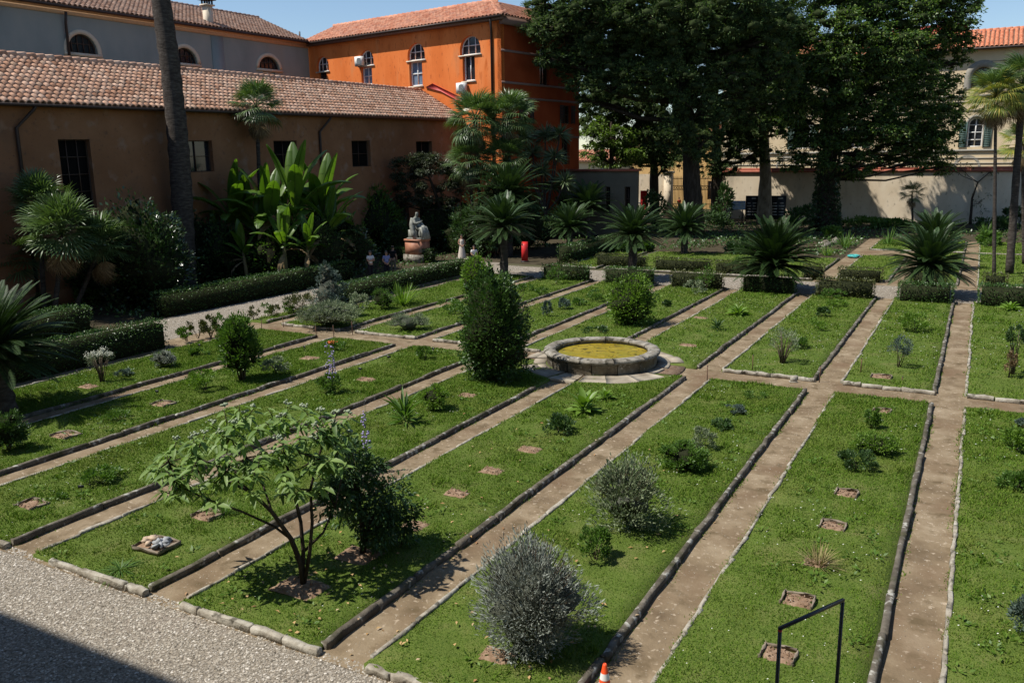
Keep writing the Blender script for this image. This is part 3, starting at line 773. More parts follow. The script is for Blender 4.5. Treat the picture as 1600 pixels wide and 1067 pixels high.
def tiled_slope(parent, e0, e1, up, nrows, pitch, expose, mat, single=None, nsingle=0, name='roof', skip=None, under=True, ridge=True, jit=.015, low_thick=.12, trim0=0.0):
    """roof slope: eave from e0 to e1 (3D), 'up' unit vector up the slope. Returns the roof part"""
    e0 = Vector(e0); e1 = Vector(e1); a = e1 - e0; L = a.length; a.normalize(); up = Vector(up).normalized()
    nrm = a.cross(up).normalized()
    if nrm.z < 0: nrm = -nrm
    S = nrows * expose
    b = lambda x, y, z: tuple(e0 + a * x + up * y + nrm * z)
    th = low_thick
    V = [b(0, -.05, 0), b(L, -.05, 0), b(L, S, 0), b(trim0 * S, S, 0), b(0, -.05, -th), b(L, -.05, -th), b(L, S, -th), b(trim0 * S, S, -th)]
    roof = link(name, npmesh(name, [(np.array(V), np.array([[0, 1, 2, 3], [7, 6, 5, 4], [0, 4, 5, 1], [1, 5, 6, 2], [2, 6, 7, 3], [3, 7, 4, 0]]))]), M['roof_under'], parent)
    tv, tf = tile_geo(pitch * .86, expose * 1.12)
    ncol = int(L / pitch)
    R = np.array([[-up.x, a.x, nrm.x], [-up.y, a.y, nrm.y], [-up.z, a.z, nrm.z]])
    spots = []
    for c in range(ncol):
        cj = rnd.uniform(-.02, .02)
        for r in range(nrows):
            x = (c + .5) * pitch + cj + rnd.uniform(-jit, jit); y = r * expose - .06 + rnd.uniform(-jit, jit) * 1.4
            p = e0 + a * x + up * y + nrm * .01
            if skip and skip(p): continue
            spots.append((p, rnd.uniform(-.02, .02)))
    if nsingle:
        spots.sort(key=lambda s: (s[0] - EYE).length if s[0].y > 26 else 1e6)
        tm = npmesh('tile', [(tv, tf)]); tm.materials.append(single)
        for p, w in spots[:nsingle]:
            o = link('tile', tm, None, roof); mt = Matrix([[R[i][0], R[i][1], R[i][2], p[i]] for i in range(3)] + [[0, 0, 0, 1]])
            o.matrix_local = mt @ Matrix.Rotation(w, 4, 'Z')
        spots = spots[nsingle:]
    if spots:
        P = np.array([tuple(p) for p, _ in spots]); k = len(P)
        VV = (tv @ R.T)[None] + P[:, None, :]
        FF = (tf[None] + (np.arange(k) * len(tv))[:, None, None]).reshape(-1, 4)
        o = link('tiles', npmesh('tiles', [(VV.reshape(-1, 3), FF)]), mat, roof); o['kind'] = 'stuff'
    if ridge:
        rv, rf = tile_geo(pitch * 1.1, pitch * 1.6)
        R2 = np.array([[a.x, up.x, nrm.x], [a.y, up.y, nrm.y], [a.z, up.z, nrm.z]])
        P = np.array([tuple(e0 + a * ((i + 1) * pitch * 1.45) + up * (S + .02) + nrm * (.06)) for i in range(int(L / (pitch * 1.45)))])
        if skip: P = np.array([p for p in P if not skip(Vector(p))])
        if len(P):
            VV = (rv @ R2.T)[None] + P[:, None, :]; FF = (rf[None] + (np.arange(len(P)) * len(rv))[:, None, None]).reshape(-1, 4)
            o = link('ridge_tiles', npmesh('ridge_tiles', [(VV.reshape(-1, 3), FF)]), mat, roof); o['kind'] = 'stuff'
    return roof

def pipe(parent, pts, r=.07, mat='gutter', name='downpipe'):
    return link(name, npmesh(name, [tube(pts, r, 8)], True), M[mat], parent)

# ------------------------------------------------------------------ the low building along the left side
ZS = .012                                    # its eave line climbs very slightly
LBX = -42.0
tb = thing('low_building', 'long low ochre building with pale tiled roof along the left side', 'building')
w = Wall((LBX, 18.0), (LBX, 67.4), -.1, 10.25, .4, ZS)
zf = lambda v, z: z - ZS * (v - 18.0)
W_ = []
for (x0, y0, x1, y1) in ((90, 218, 152, 325), (284, 220, 335, 268), (427, 220, 466, 262), (549, 220, 580, 260), (650, 221, 676, 262)):
    W_.append(w.hole_px(x0, y0, x1, y1))
D_ = [w.hole_px(612, 318, 640, 396), w.hole_px(657, 330, 679, 374)]
D_ = []
w.holes = w.holes[:5]
for (x0, y0, x1, y1) in ((610, 316, 641, 385), (655, 312, 678, 371)):
    a, zt = w.sz(x0, y0); b, _ = w.sz(x1, y1)
    D_.append(w.hole(a, b, .02, zt - ZS * a))
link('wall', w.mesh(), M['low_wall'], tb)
for i, h in enumerate(W_):
    w.window(tb, h, M['brown_frame'], M['dark_void'] if i != 1 else M['dark_glass'], 1 if i else 2, 1 if i else 3, .05)
for h in D_:
    w.window(tb, h, M['brown_frame'], M['dark_void'], 1, 0, .07, name='door')
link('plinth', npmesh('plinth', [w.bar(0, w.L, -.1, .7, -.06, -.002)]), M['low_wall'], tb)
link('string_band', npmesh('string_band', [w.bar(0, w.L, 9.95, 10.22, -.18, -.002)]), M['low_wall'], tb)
eo = .55
e0 = Vector((LBX + eo, 18.0, 10.10)); e1 = Vector((LBX + eo, 67.6, 10.10 + ZS * 49.6))
up = Vector((-4.9, 0, 2.85)).normalized()
OC = Vector((-37.2, 66.75, 0)); OD = Vector((-62.6 + 37.2, 71.0 - 66.75, 0)).normalized()   # orange facade: corner and direction
ON = Vector((OD.y, -OD.x, 0)); ON = ON if ON.dot(EYE - OC) > 0 else -ON
behind_orange = lambda p: (p - OC).dot(ON) < .12
rf = tiled_slope(tb, e0, e1, up, 12, .37, .445, M['tile_low'], M['tile_low_obj'], 300, skip=behind_orange)
# far slope of the same roof
S_ = 12 * .445
r0 = e0 + up * S_; r1 = e1 + up * S_ + Vector((0, 1.2, 0))
V = [r0 + Vector((0, 0, -.02)), r1 + Vector((0, 0, -.02)), r1 + Vector((-4.5, 0, -2.6)), r0 + Vector((-4.5, 0, -2.6))]
link('rear_slope', npmesh('rear_slope', [(np.array([tuple(v) for v in V]), [[0, 1, 2, 3]])]), M['roof_under'], tb)
pipe(tb, [(e0.x + .02, 18, e0.z - .1), (e1.x + .02, 67.2, e1.z - .1)], .09, name='gutter')
def drop(parent, v, dz=0.0):
    z = 10.2 + ZS * (v - 18)
    pipe(parent, [(LBX + eo, v + .9, z - .15), (LBX + eo - .1, v + .8, z - .4), (LBX + .12, v, z - 1.3), (LBX + .12, v, .1)], .085)
drop(tb, 48.4); drop(tb, 26.2)
# red flashing where the roof meets the orange facade
fl = []
for (p, q) in ((G(669, 131, 14.0), G(729, 161, 12.2)),):
    a = on_plane(668, 133, OC, ON); b = on_plane(733, 165, OC, ON); c = on_plane(682, 131, OC, ON); d = on_plane(733, 157, OC, ON)
M['flash'] = plain('red_flashing', (.42, .045, .035), .6)
ff = [on_plane(x, y, OC, ON) + ON * .14 for x, y in ((666, 137), (677, 131), (730, 157), (733, 166), (690, 143))]
ff2 = [p - ON * .2 for p in ff]
k = len(ff)
link('flashing', npmesh('flashing', [(np.array([tuple(p) for p in ff + ff2]), [list(range(k))] + [[i, (i + 1) % k, k + (i + 1) % k, k + i] for i in range(k)])]), M['flash'], tb)

# ------------------------------------------------------------------ blue-grey building behind it
BBX = -62.0
tb = thing('blue_grey_building', 'blue-grey building with cream arched windows behind the low tiled roof', 'building')
w = Wall((BBX, 12.0), (BBX, 70.6), 0, 18.55, .35, .009)
AW = [w.hole_px(103, 51, 153, 86, True), w.hole_px(269, 73, 309, 101, True), w.hole_px(403, 87, 437, 110, True)]
BW = []
for (x0, y0, x1, y1) in ((113, 89, 147, 110), (277, 103, 304, 118), (411, 112, 431, 124)): BW.append(w.hole_px(x0, y0, x1, y1))
link('wall', w.mesh(), M['blue'], tb)
for h in AW:
    w.window(tb, h, M['brown_frame'], M['dark_glass'], 4, 1, .07)
    link('arch_moulding', npmesh('arch_moulding', [w.arch_ring(h, .33, -.07, 0.05)]), M['cream_trim'], tb)
    link('sill', npmesh('sill', [w.bar(h[0] - .35, h[1] + .35, h[2] - .24, h[2] - .012, -.1, .02)]), M['cream_trim'], tb)
for h in BW: w.window(tb, h, M['white_frame'], M['dark_glass'], 1, 0, .12)
link('cornice', npmesh('cornice', [w.bar(0, w.L, 18.0, 18.3, -.12, -.003), w.bar(0, w.L, 18.3, 18.54, -.3, -.003)]), M['peach_band'], tb)
a, _ = w.sz(336, 60); link('pilaster', npmesh('pilaster', [w.bar(a - .5, a + .9, 2, 17.95, -.06, -.002)]), M['blue'], tb)
e0 = Vector((BBX + .6, 12, 18.60)); e1 = Vector((BBX + .6, 70.2, 18.60 + .009 * 58))
upb = Vector((-4.2, 0, 1.75)).normalized()
tiled_slope(tb, e0, e1, upb, 14, .42, .5, M['tile_brown'], low_thick=.2)
pipe(tb, [(e0.x + .05, 12, e0.z - .12), (e1.x + .05, 70, e1.z - .12)], .1, name='gutter')
for x, y0 in ((96, 20),):
    a, z = w.sz(x, y0); p = w.pt(a, 18.2, -.12); pipe(tb, [(p[0] + .4, p[1], 18.4), (p[0] + .1, p[1] + .1, 17.6), (p[0], p[1] + .1, 5)], .1)
# chimney
c = on_plane(333, 47, Vector((BBX - .2, 0, 0)), Vector((1, 0, 0)))
tch = [box(c.x - .5, c.y, c.z + .75, .62, .62, 2.6), box(c.x - .5, c.y, c.z + 2.12, .95, .95, .13)]
ch = link('chimney', npmesh('chimney', tch), M['cream_trim'], tb)
link('chimney_pots', npmesh('chimney_pots', [box(c.x - .5 + dx, c.y + dy, c.z + 2.35, .12, .12, .36) for dx in (-.3, .3) for dy in (-.3, 0, .3)] + [box(c.x - .5, c.y, c.z + 2.6, 1.15, 1.15, .12)]), M['metal_dark'], ch)
for x, y in ((193, 18), (203, 16), (346, 36), (468, 52)):
    q = at(x, y, Vector((BBX - 5.5, G(x, 300).y, 0))) ; q = on_plane(x, y, Vector((BBX - 5.6, 0, 0)), Vector((1, 0, 0)))
    link('vent_pipe', npmesh('vent_pipe', [tube([(q.x, q.y, q.z - 1.1), (q.x, q.y, q.z + .15)], .09, 6)]), M['metal_dark'], tb)

# ------------------------------------------------------------------ orange building
tb = thing('orange_building', 'tall orange building with arched windows and red-brown tiled roof', 'building')
OL = 25.6
w = Wall((OC.x, OC.y), (OC.x + OD.x * OL, OC.y + OD.y * OL), 0, 19.0, .4)
AW = [w.hole_px(494, 90, 514, 111, True), w.hole_px(561, 80, 584, 101.5, True), w.hole_px(636, 69.5, 664, 93, True), w.hole_px(718, 58, 751, 84, True)]
BW = [w.hole_px(498, 114, 511, 132), w.hole_px(564, 106, 582, 132), w.hole_px(639, 97, 660.5, 134), w.hole_px(722.5, 87, 742.5, 126)]
link('wall', w.mesh(), M['orange'], tb)
for h in AW: w.window(tb, h, M['white_frame'], M['dark_glass'], 2, 1, .09)
for i, h in enumerate(BW):
    w.window(tb, h, M['white_frame'] if i else M['dark_shutter'], M['blue_glass'] if i in (1, 2) else M['dark_glass'], 1, 1 if i in (1, 2) else 0, .12)
for h in AW + BW[1:]:
    link('sill', npmesh('sill', [w.bar(h[0] - .12, h[1] + .12, h[2] - .12, h[2] - .005, -.1, .05)]), M['cream_trim'], tb)
RD = Vector((-OD.y, OD.x, 0)); RD = RD if RD.y > 0 else -RD
RL = 13.5
w2 = Wall((OC.x, OC.y), (OC.x + RD.x * RL, OC.y + RD.y * RL), 0, 18.6, .4)
a905 = w2.sz(905, 150)[0]
w2 = Wall((OC.x, OC.y), (OC.x + RD.x * a905, OC.y + RD.y * a905), 0, 18.6, .4)
RW = [w2.hole_px(843, 70, 858, 134, True), w2.hole_px(817, 158, 828, 193), w2.hole_px(881, 165, 892, 194), w2.hole_px(878, 213, 890, 257)]
link('wall', w2.mesh(), M['orange_shade'], tb)
for i, h in enumerate(RW):
    w2.window(tb, h, M['brown_frame'], M['dark_glass'], 1, 1, .08)
    if i in (1, 2):
        for e, sgn in ((h[0], -1), (h[1], 1)):
            wd = (h[1] - h[0]) * .52; x0, x1 = sorted((e + sgn * .03, e + sgn * (wd + .03)))
            sl = [w2.bar(x0, x0 + .07, h[2], h[3], -.07, -.01), w2.bar(x1 - .07, x1, h[2], h[3], -.07, -.01)]
            zz = np.arange(h[2] + .04, h[3], .14)
            sl += [w2.bar(x0 + .07, x1 - .07, z, min(z + .11, h[3]), -.055, -.02) for z in zz]
            link('shutter', npmesh('shutter', sl), M['dark_shutter'], tb)
M['band'] = plain('grey_string_band', (.20, .12, .095), .9)
bands = []
for y in (81, 130, 153, 213):
    z = w2.sz(800, y)[1]; bands.append(w2.bar(0, w2.L, z - .1, z + .1, -.06, -.002))
link('string_band', npmesh('string_band', bands), M['band'], tb)
# roof: slope over the lit facade and a hip over the side
eo = .75
p0 = OC + ON * eo + Vector((OD.x * -.6, OD.y * -.6, 0)); p1 = OC + OD * (OL + .6) + ON * eo
e0 = Vector((p0.x, p0.y, 19.02)); e1 = Vector((p1.x, p1.y, 19.02))
sl = (-ON) * 4.6 + Vector((0, 0, 2.0)); hipx = lambda p: (p - e0).dot(OD) + .25 < ((p - e0).dot(-ON)) * 1.0
tiled_slope(tb, e0, e1, sl, 11, .42, .5, M['tile_red'], skip=hipx, low_thick=.05, trim0=.92)
RN = Vector((RD.y, -RD.x, 0)); RN = RN if RN.dot(EYE - OC) > 0 else -RN
h0 = OC + RN * .6 + ON * eo; h1 = OC + RD * (w2.L + .5) + RN * .6
f0 = Vector((h0.x, h0.y, 19.02)); f1 = Vector((h1.x, h1.y, 19.02))
tiled_slope(tb, f0, f1, (-RN) * 4.6 + Vector((0, 0, 2.0)), 11, .42, .5, M['tile_red'], skip=lambda p: (p - f0).dot(RD) < ((p - f0).dot(-RN)) * 1.0, low_thick=.05, ridge=False, trim0=.92)
link('eave_cornice', npmesh('eave_cornice', [w.bar(-.5, w.L, 18.72, 18.98, -.62, -.003), w2.bar(-.2, w2.L, 18.4, 19.06, -.5, -.003)]), M['band'], tb)
pipe(tb, [(e0.x, e0.y, 18.95), (e1.x, e1.y, 18.95)], .1, name='gutter')
a, _ = w.sz(769, 60); q = w.pt(a, 0, -.12); q0 = w.pt(a - .4, 0, -.7)
pipe(tb, [(q0[0], q0[1], 18.8), (q[0], q[1], 17.9), (q[0], q[1], .1)], .1)
# the far and end walls close the volume
e = [OC - RN * .42 + ON * -.42, OC + OD * OL - ON * .42, OC + OD * OL - ON * 12, OC - ON * w2.L - RN * .42]
link('rear_walls', npmesh('rear_walls', [(np.array([(p.x, p.y, z) for z in (0, 18.5) for p in e[1:]]), [[0, 1, 4, 3], [1, 2, 5, 4]])]), M['orange_shade'], tb)
# roof camera and lightning rods
for x, y in ((538, 47), (606, 35), (680, 22), (755, 8)):
    q = on_plane(x, y, OC - ON * 4, ON); link('roof_rod', npmesh('roof_rod', [tube([(q.x, q.y, q.z - 1.0), (q.x, q.y, q.z + .1)], .05, 5)]), M['metal_dark'], tb)
# air conditioners: things of their own, hung on the wall
def aircon(x, y, label):
    a, z = w.sz(x, y); c = w.pt(a, z, -.32); ang = math.atan2(w.d.y, w.d.x)
    t = thing('air_conditioner', label, 'air conditioner', c, ang, 'air conditioner units on the orange facade')
    s = 1 if (Matrix.Rotation(ang, 3, 'Z') @ Vector((0, 1, 0))).dot(w.n) > 0 else -1
    link('casing', npmesh('casing', [box(0, 0, 0, .95, .42, .85)]), M['ac_white'], t)
    g = [lathe([(.02, 0), (.3, 0)], 20)]; v = g[0][0]
    fan = np.stack([v[:, 0] - .12 * s, np.full(len(v), .215 * s), v[:, 1]], 1)
    link('fan_grille', npmesh('fan_grille', [(fan, g[0][1])] + [box(-.12 * s, .225 * s, (i - 2.5) * .1, .58, .01, .015) for i in range(6)]), M['ac_grille'], t)
    link('bracket', npmesh('bracket', [box(dx, -.02 * s, -.46, .05, .6, .06) for dx in (-.35, .35)]), M['metal_dark'], t)
aircon(565.5, 96.5, 'white air conditioner unit fixed before the second arched window of the orange facade')
aircon(725, 138, 'white air conditioner unit below the rightmost tall window of the orange facade')
q = on_plane(560, 42, OC - ON * 4, ON)
t = thing('roof_camera', 'small white dome device standing on the orange building roof ridge', 'roof device', (q.x, q.y, q.z - .6))
link('mast', npmesh('mast', [tube([(0, 0, -.3), (0, 0, .5)], .05, 6)]), M['metal_dark'], t)
link('housing', npmesh('housing', [sphere((0, 0, .62), (.38, .3, .24), 10, 6)], True), M['ac_white'], t)

# ------------------------------------------------------------------ garden wall with gate, right-hand buildings
GWY = 101.0
gx = lambda x, y=300: on_plane(x, y, Vector((0, GWY, 0)), Vector((0, 1, 0)))
ga, gb = gx(1044, 330).x, gx(1118, 330).x
top = gx(1450, 269).z
tb = thing('garden_wall', 'long plastered garden wall with red brick coping, dappled by tree shade', 'wall')
wl = Wall((gb, GWY), (34, GWY), -.2, top, .4)
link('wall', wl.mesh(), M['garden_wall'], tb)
cz = gx(1450, 261).z
link('coping', npmesh('coping', [wl.bar(-.1, wl.L, top + .003, top + (cz - top) * .6, -.18, .5), wl.bar(-.1, wl.L, top + (cz - top) * .6, cz, -.1, .42)]), M['coping'], tb)
wl2 = Wall((ga - 16.5, GWY), (ga, GWY), -.2, top * .98, .4)
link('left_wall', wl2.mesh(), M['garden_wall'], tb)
tp = thing('gate', 'tall iron bar gate with scrolled top band between the trees', 'gate', ((ga + gb) / 2, GWY + .2, 0))
gw = gb - ga
for sgn in (-1, 1):
    link('pillar', npmesh('pillar', [box(sgn * (gw / 2 + .1), 0, 2.6, .9, .9, 5.3), box(sgn * (gw / 2 + .1), 0, 5.35, 1.15, 1.15, .25)]), M['garden_wall'], tp)
n = 30
for i in range(n):
    x = -gw / 2 + .5 + (gw - 1) * i / (n - 1)
    link('bar', npmesh('bar', [tube([(x, 0, .1), (x, 0, 4.7), (x, 0, 4.95)], [.03, .03, .004], 5)]), M['metal_dark'], tp)
link('rail', npmesh('rail', [box(0, 0, z, gw - .9, .06, .07) for z in (.35, 1.6, 3.3, 3.75, 4.6)]), M['metal_dark'], tp)
for i in range(15):
    x = -gw / 2 + .75 + (gw - 1.5) * i / 14
    v, f, _ = lathe([(.16, -.02), (.16, .02), (.12, .02), (.12, -.02), (.16, -.02)], 12)
    link('scroll', npmesh('scroll', [(np.stack([v[:, 0] + x, v[:, 2] * 1.0, v[:, 1] + 3.52], 1), f)]), M['metal_dark'], tp)

CBY = 112.0
tb = thing('cream_building', 'cream building with green shutters and orange tiled roof behind the garden wall', 'building')
cb = lambda x, y: on_plane(x, y, Vector((0, CBY, 0)), Vector((0, 1, 0)))
xl = cb(1128, 200).x
ez = cb(1545, 75).z
w = Wall((xl, CBY), (36, CBY), 0, ez, .4)
HA = [w.hole_px(x - 15, 106, x + 15, 138, True) for x in (1535, 1418, 1300, 1185)]
HB = [w.hole_px(1514, 184, 1534, 230, True), w.hole_px(1413, 186, 1433, 231, True), w.hole_px(1243, 190, 1264, 233, True), w.hole_px(1150, 193, 1170, 235, True), w.hole_px(1326, 188, 1346, 232, True)]
link('wall', w.mesh(), M['cream_wall'], tb)
M['grey_trim'] = plain('grey_trim', (.27, .25, .21), .9)
for h in HA:
    w.window(tb, h, M['brown_frame'], M['dark_glass'], 1, 1, .1)
    link('arch_moulding', npmesh('arch_moulding', [w.arch_ring(h, .75, -.08, .05)]), M['grey_trim'], tb)
for h in HB:
    w.window(tb, h, M['white_frame'], M['dark_glass'], 1, 3, .14)
    link('arch_moulding', npmesh('arch_moulding', [w.arch_ring(h, .3, -.06, .05)]), M['grey_trim'], tb)
    for e, sgn in ((h[0], -1), (h[1], 1)):
        wd = .78; x0, x1 = sorted((e + sgn * .06, e + sgn * (wd + .06)))
        sl = [w.bar(x0, x0 + .1, h[2], h[3] - .5, -.13, -.065), w.bar(x1 - .1, x1, h[2], h[3] - .5, -.13, -.065)]
        sl += [w.bar(x0 + .1, x1 - .1, z, min(z + .15, h[3] - .5), -.12, -.07) for z in np.arange(h[2], h[3] - .55, .2)]
        link('shutter', npmesh('shutter', sl), M['green_shutter'], tb)
lines = []
for y, th in ((96, .05), (149, .22), (158, .1), (172, .12), (235, .25), (247, .1), (255, .1)):
    z = cb(1545, y).z; lines.append(w.bar(0, w.L, z - th / 2, z + th / 2, -.16 if th > .2 else -.07, -.002))
link('string_band', npmesh('string_band', lines), M['grey_trim'], tb)
for x in (1430, 1230, 1510):                 # blind half-round vents low on the facade
    a, z = w.sz(x, 262)
    v, f, _ = lathe([(1.15, -.02), (1.4, -.02)], 14, a0=0, a1=PI); 
    pts = np.array([w.pt(a + q[0], z + q[1], -.05) for q in v]); link('lunette', npmesh('lunette', [(pts, f)]), M['grey_trim'], tb)
e0 = Vector((xl - .5, CBY - .8, ez + .02)); e1 = Vector((36.5, CBY - .8, ez + .02))
tiled_slope(tb, e0, e1, (0, 4.4, 1.9), 11, .46, .52, M['tile_orange'], low_thick=.25)
pipe(tb, [(e0.x, e0.y - .03, e0.z - .12), (e1.x, e1.y - .03, e1.z - .12)], .12, name='gutter')
d0 = on_plane(1395, 43, Vector((0, CBY + 5, 0)), Vector((0, 1, 0))); d1 = on_plane(1512, 36, Vector((0, CBY + 5, 0)), Vector((0, 1, 0)))
link('roof_parapet', npmesh('roof_parapet', [box2(d0.x, d1.x, CBY + 5, CBY + 6.5, ez, d1.z)]), M['flash'], tb)
link('end_wall', npmesh('end_wall', [box2(xl, xl + .4, CBY + .45, CBY + 10, 0, ez - .01)]), M['cream_wall'], tb)

# ochre house seen through the gate, small house and low shed to its left
M['ochre'] = noise_mat('ochre_plaster', [(.50, .31, .12), (.60, .39, .17)], scale=.5, rough=.95, spec=.1)
tb = thing('ochre_house', 'sunlit yellow ochre house seen through the iron gate', 'house', (0, 0, 0))
OY = 118.0
a = on_plane(985, 300, Vector((0, OY, 0)), Vector((0, 1, 0))).x; b = xl - 1.0
w = Wall((a, OY), (b, OY), 0, 9.6, .3)
hs = [w.hole_px(1106, 283, 1112, 312), w.hole_px(1070, 283, 1077, 312), w.hole_px(1020, 284, 1027, 312)]
link('wall', w.mesh(), M['ochre'], tb)
for h in hs: w.window(tb, h, M['brown_frame'], M['dark_glass'], 1, 1, .1)
tiled_slope(tb, (a - .4, OY - .7, 9.6), (b, OY - .7, 9.6), (0, 4, 1.6), 9, .48, .52, M['tile_red'])
tb = thing('small_house', 'small pale house with red tiled roof beyond the low shed', 'house')
HY = 124.0
a = on_plane(896, 262, Vector((0, HY, 0)), Vector((0, 1, 0))); b = on_plane(942, 262, Vector((0, HY, 0)), Vector((0, 1, 0)))
zt = on_plane(910, 252, Vector((0, HY, 0)), Vector((0, 1, 0))).z
w = Wall((a.x, HY), (b.x + 5, HY), 0, zt, .3)
h = w.hole_px(938, 252, 946, 264)
link('wall', w.mesh(), M['cream_wall'], tb); w.window(tb, h, M['white_frame'], M['dark_glass'], 1, 1, .1)
tiled_slope(tb, (a.x - .4, HY - .6, zt), (b.x + 5.4, HY - .6, zt), (0, 4, 1.8), 7, .5, .52, M['tile_red'])
tb = thing('low_shed', 'long low plastered shed in shade beside the orange building', 'shed')
q = w2.pt(w2.L, 0); SX0 = q[0]; SY = q[1] - 3.5
sp = lambda x, y: on_plane(x, y, Vector((0, SY, 0)), Vector((0, 1, 0)))
zt = sp(950, 268).z; w = Wall((SX0 - .3, SY), (sp(996, 300).x, SY), 0, zt, .35)
hs = [w.hole_px(946, 292, 953, 330), w.hole_px(976, 292, 984, 330)]
link('wall', w.mesh(), M['shed_wall'], tb)
for h in hs: w.window(tb, h, M['brown_frame'], M['dark_void'], 1, 1, .08, name='door')
link('coping', npmesh('coping', [w.bar(-.0, w.L + .15, zt + .003, zt + .22, -.2, .6)]), M['coping'], tb)

# the building the photograph is taken from: its eave throws the dark edge across the forecourt
tb = thing('camera_side_building', 'tall plastered building behind the viewpoint whose eave shades the gravel', 'building')
cot = 1 / math.tan(SUN_EL)
EY = -0.35
EH = (7.2 - EY) / (cot * math.sin(SHADOW_DIR))
w = Wall((-60, -1.0), (30, -1.0), 0, EH - .3, .3)
w.n = Vector((0, 1, 0))
for x in (-52, -44, -36, -28, -20, -12, 8, 16): w.hole(x + 60, x + 61.4, 6.0, 8.6)
for x in (-52, -44, -36, -28, -20, -12, 8, 16): w.hole(x + 60, x + 61.4, 1.2, 3.6)
hs = list(w.holes)
w.hole(59.2, 61.0, 5.7, 8.7)
link('wall', w.mesh(), M['cream_wall'], tb)
for h in hs: w.window(tb, h, M['white_frame'], M['dark_glass'], 1, 2, .08)
link('roof', npmesh('roof', [(np.array([(-60.5, EY, EH), (30.5, EY, EH), (30.5, -8, EH + 2.6), (-60.5, -8, EH + 2.6), (-60.5, EY, EH - .18), (30.5, EY, EH - .18), (30.5, -8, EH + 2.4), (-60.5, -8, EH + 2.4)]), BOXF)]), M['roof_under'], tb)
link('rear_wall', npmesh('rear_wall', [box2(-60, 30, -13, -12.6, 0, EH - .3), box2(-60, -59.6, -12.6, -1.5, 0, EH - .3), box2(29.6, 30, -12.6, -1.5, 0, EH - .3)]), M['cream_wall'], tb)

# ================================================================== FOUNTAIN
M['f_stone'] = noise_mat('fountain_stone', [(.095, .083, .065), (.22, .20, .165), (.33, .305, .255)], scale=3, detail=10, rough=.92, spec=.15, bump=.8, bscale=22, extra=[(7, .60, .70, (.42, .40, .35)), (1.6, .55, .70, (.075, .062, .04)), (4, .55, .66, (.06, .055, .04))])
M['f_wall'] = noise_mat('fountain_wall_stone', [(.075, .06, .042), (.15, .125, .09), (.23, .205, .16)], scale=3, detail=10, rough=.95, spec=.1, bump=.9, bscale=18, extra=[(1.2, .5, .7, (.13, .105, .06)), (9, .6, .7, (.42, .40, .35))])
M['paving'] = noise_mat('paving_stone', [(.20, .168, .125), (.29, .25, .19), (.37, .33, .262)], scale=2, detail=9, rough=.9, spec=.15, bump=.5, bscale=14, extra=[(1.1, .6, .72, (.19, .15, .11))])
M['algae'] = noise_mat('yellow_algae_water', [(.17, .125, .012), (.27, .20, .018), (.33, .255, .04)], scale=1.6, detail=10, rough=.3, spec=.4, bump=.25, bscale=12, extra=[(2.6, .57, .64, (.06, .05, .012)), (1.0, .5, .7, (.21, .19, .025)), (7, .6, .68, (.10, .08, .015))], stretch=(1, 1.8, 1))
t = thing('fountain', 'low round stone fountain basin filled with yellow green algae water', 'fountain', FC)
nb = 14
for i in range(nb):
    a0 = 2 * PI * i / nb + .006; a1 = 2 * PI * (i + 1) / nb - .006
    prof = [(1.93, 0), (1.95, .40), (1.99, .43), (1.99, .46), (1.70, .46), (1.70, .0)]
    v, f, _ = lathe(prof, 5, a0=a0, a1=a1); k = 6
    v = v + rng.normal(0, .004, v.shape)
    ends = [[r * k for r in range(6)][::-1], [r * k + 5 for r in range(6)]]
    link('wall_block', npmesh('wall_block', [(v, f.tolist() + ends)]), M['f_wall'], t)
nr = 11
for i in range(nr):
    a0 = 2 * PI * (i + .3) / nr + .005; a1 = 2 * PI * (i + 1.3) / nr - .005
    rp = [(1.70, .465), (2.0, .465), (2.05, .50), (2.06, .55), (2.02, .60), (1.90, .63), (1.72, .625), (1.64, .595), (1.62, .52), (1.70, .465)]
    v, f, _ = lathe(rp, 6, a0=a0, a1=a1); k = 7
    v = v + rng.normal(0, .005, v.shape)
    ends = [[r * k for r in range(9)][::-1], [r * k + 6 for r in range(9)]]
    link('rim_stone', npmesh('rim_stone', [(v, f.tolist() + ends)], False), M['f_stone'], t)
v, f, _ = lathe([(.001, .42), (.8, .422), (1.705, .42)], 40)
link('water_surface', npmesh('water_surface', [(v, f)]), M['algae'], t)
v, f, _ = lathe([(1.703, .1), (1.703, .5)], 40)
link('inner_lining', npmesh('inner_lining', [(v, f)]), M['f_wall'], t)
sc_ = []
for i in range(70):
    a = rng.uniform(0, 2 * PI); r_ = 1.6 * math.sqrt(rng.random()); x, y = r_ * math.cos(a), r_ * math.sin(a)
    if x * .3 + y * .9 < -.3 and rng.random() < .7: continue
    sc_.append(leaves(np.array([[x, y, .428]]), np.array([[math.cos(a * 3), math.sin(a * 3), .0]]), rng.uniform(.05, .16), rng.uniform(.03, .07), N=np.array([[0, 0, 1.0]]), fold=.0))
M['pond_leaf'] = leaf_mat('pond_leaf', [(.05, .04, .015), (.10, .08, .03), (.03, .03, .012)], trans=0, rough=.6)
link('floating_leaves', npmesh('floating_leaves', sc_), M['pond_leaf'], t)['kind'] = 'stuff'
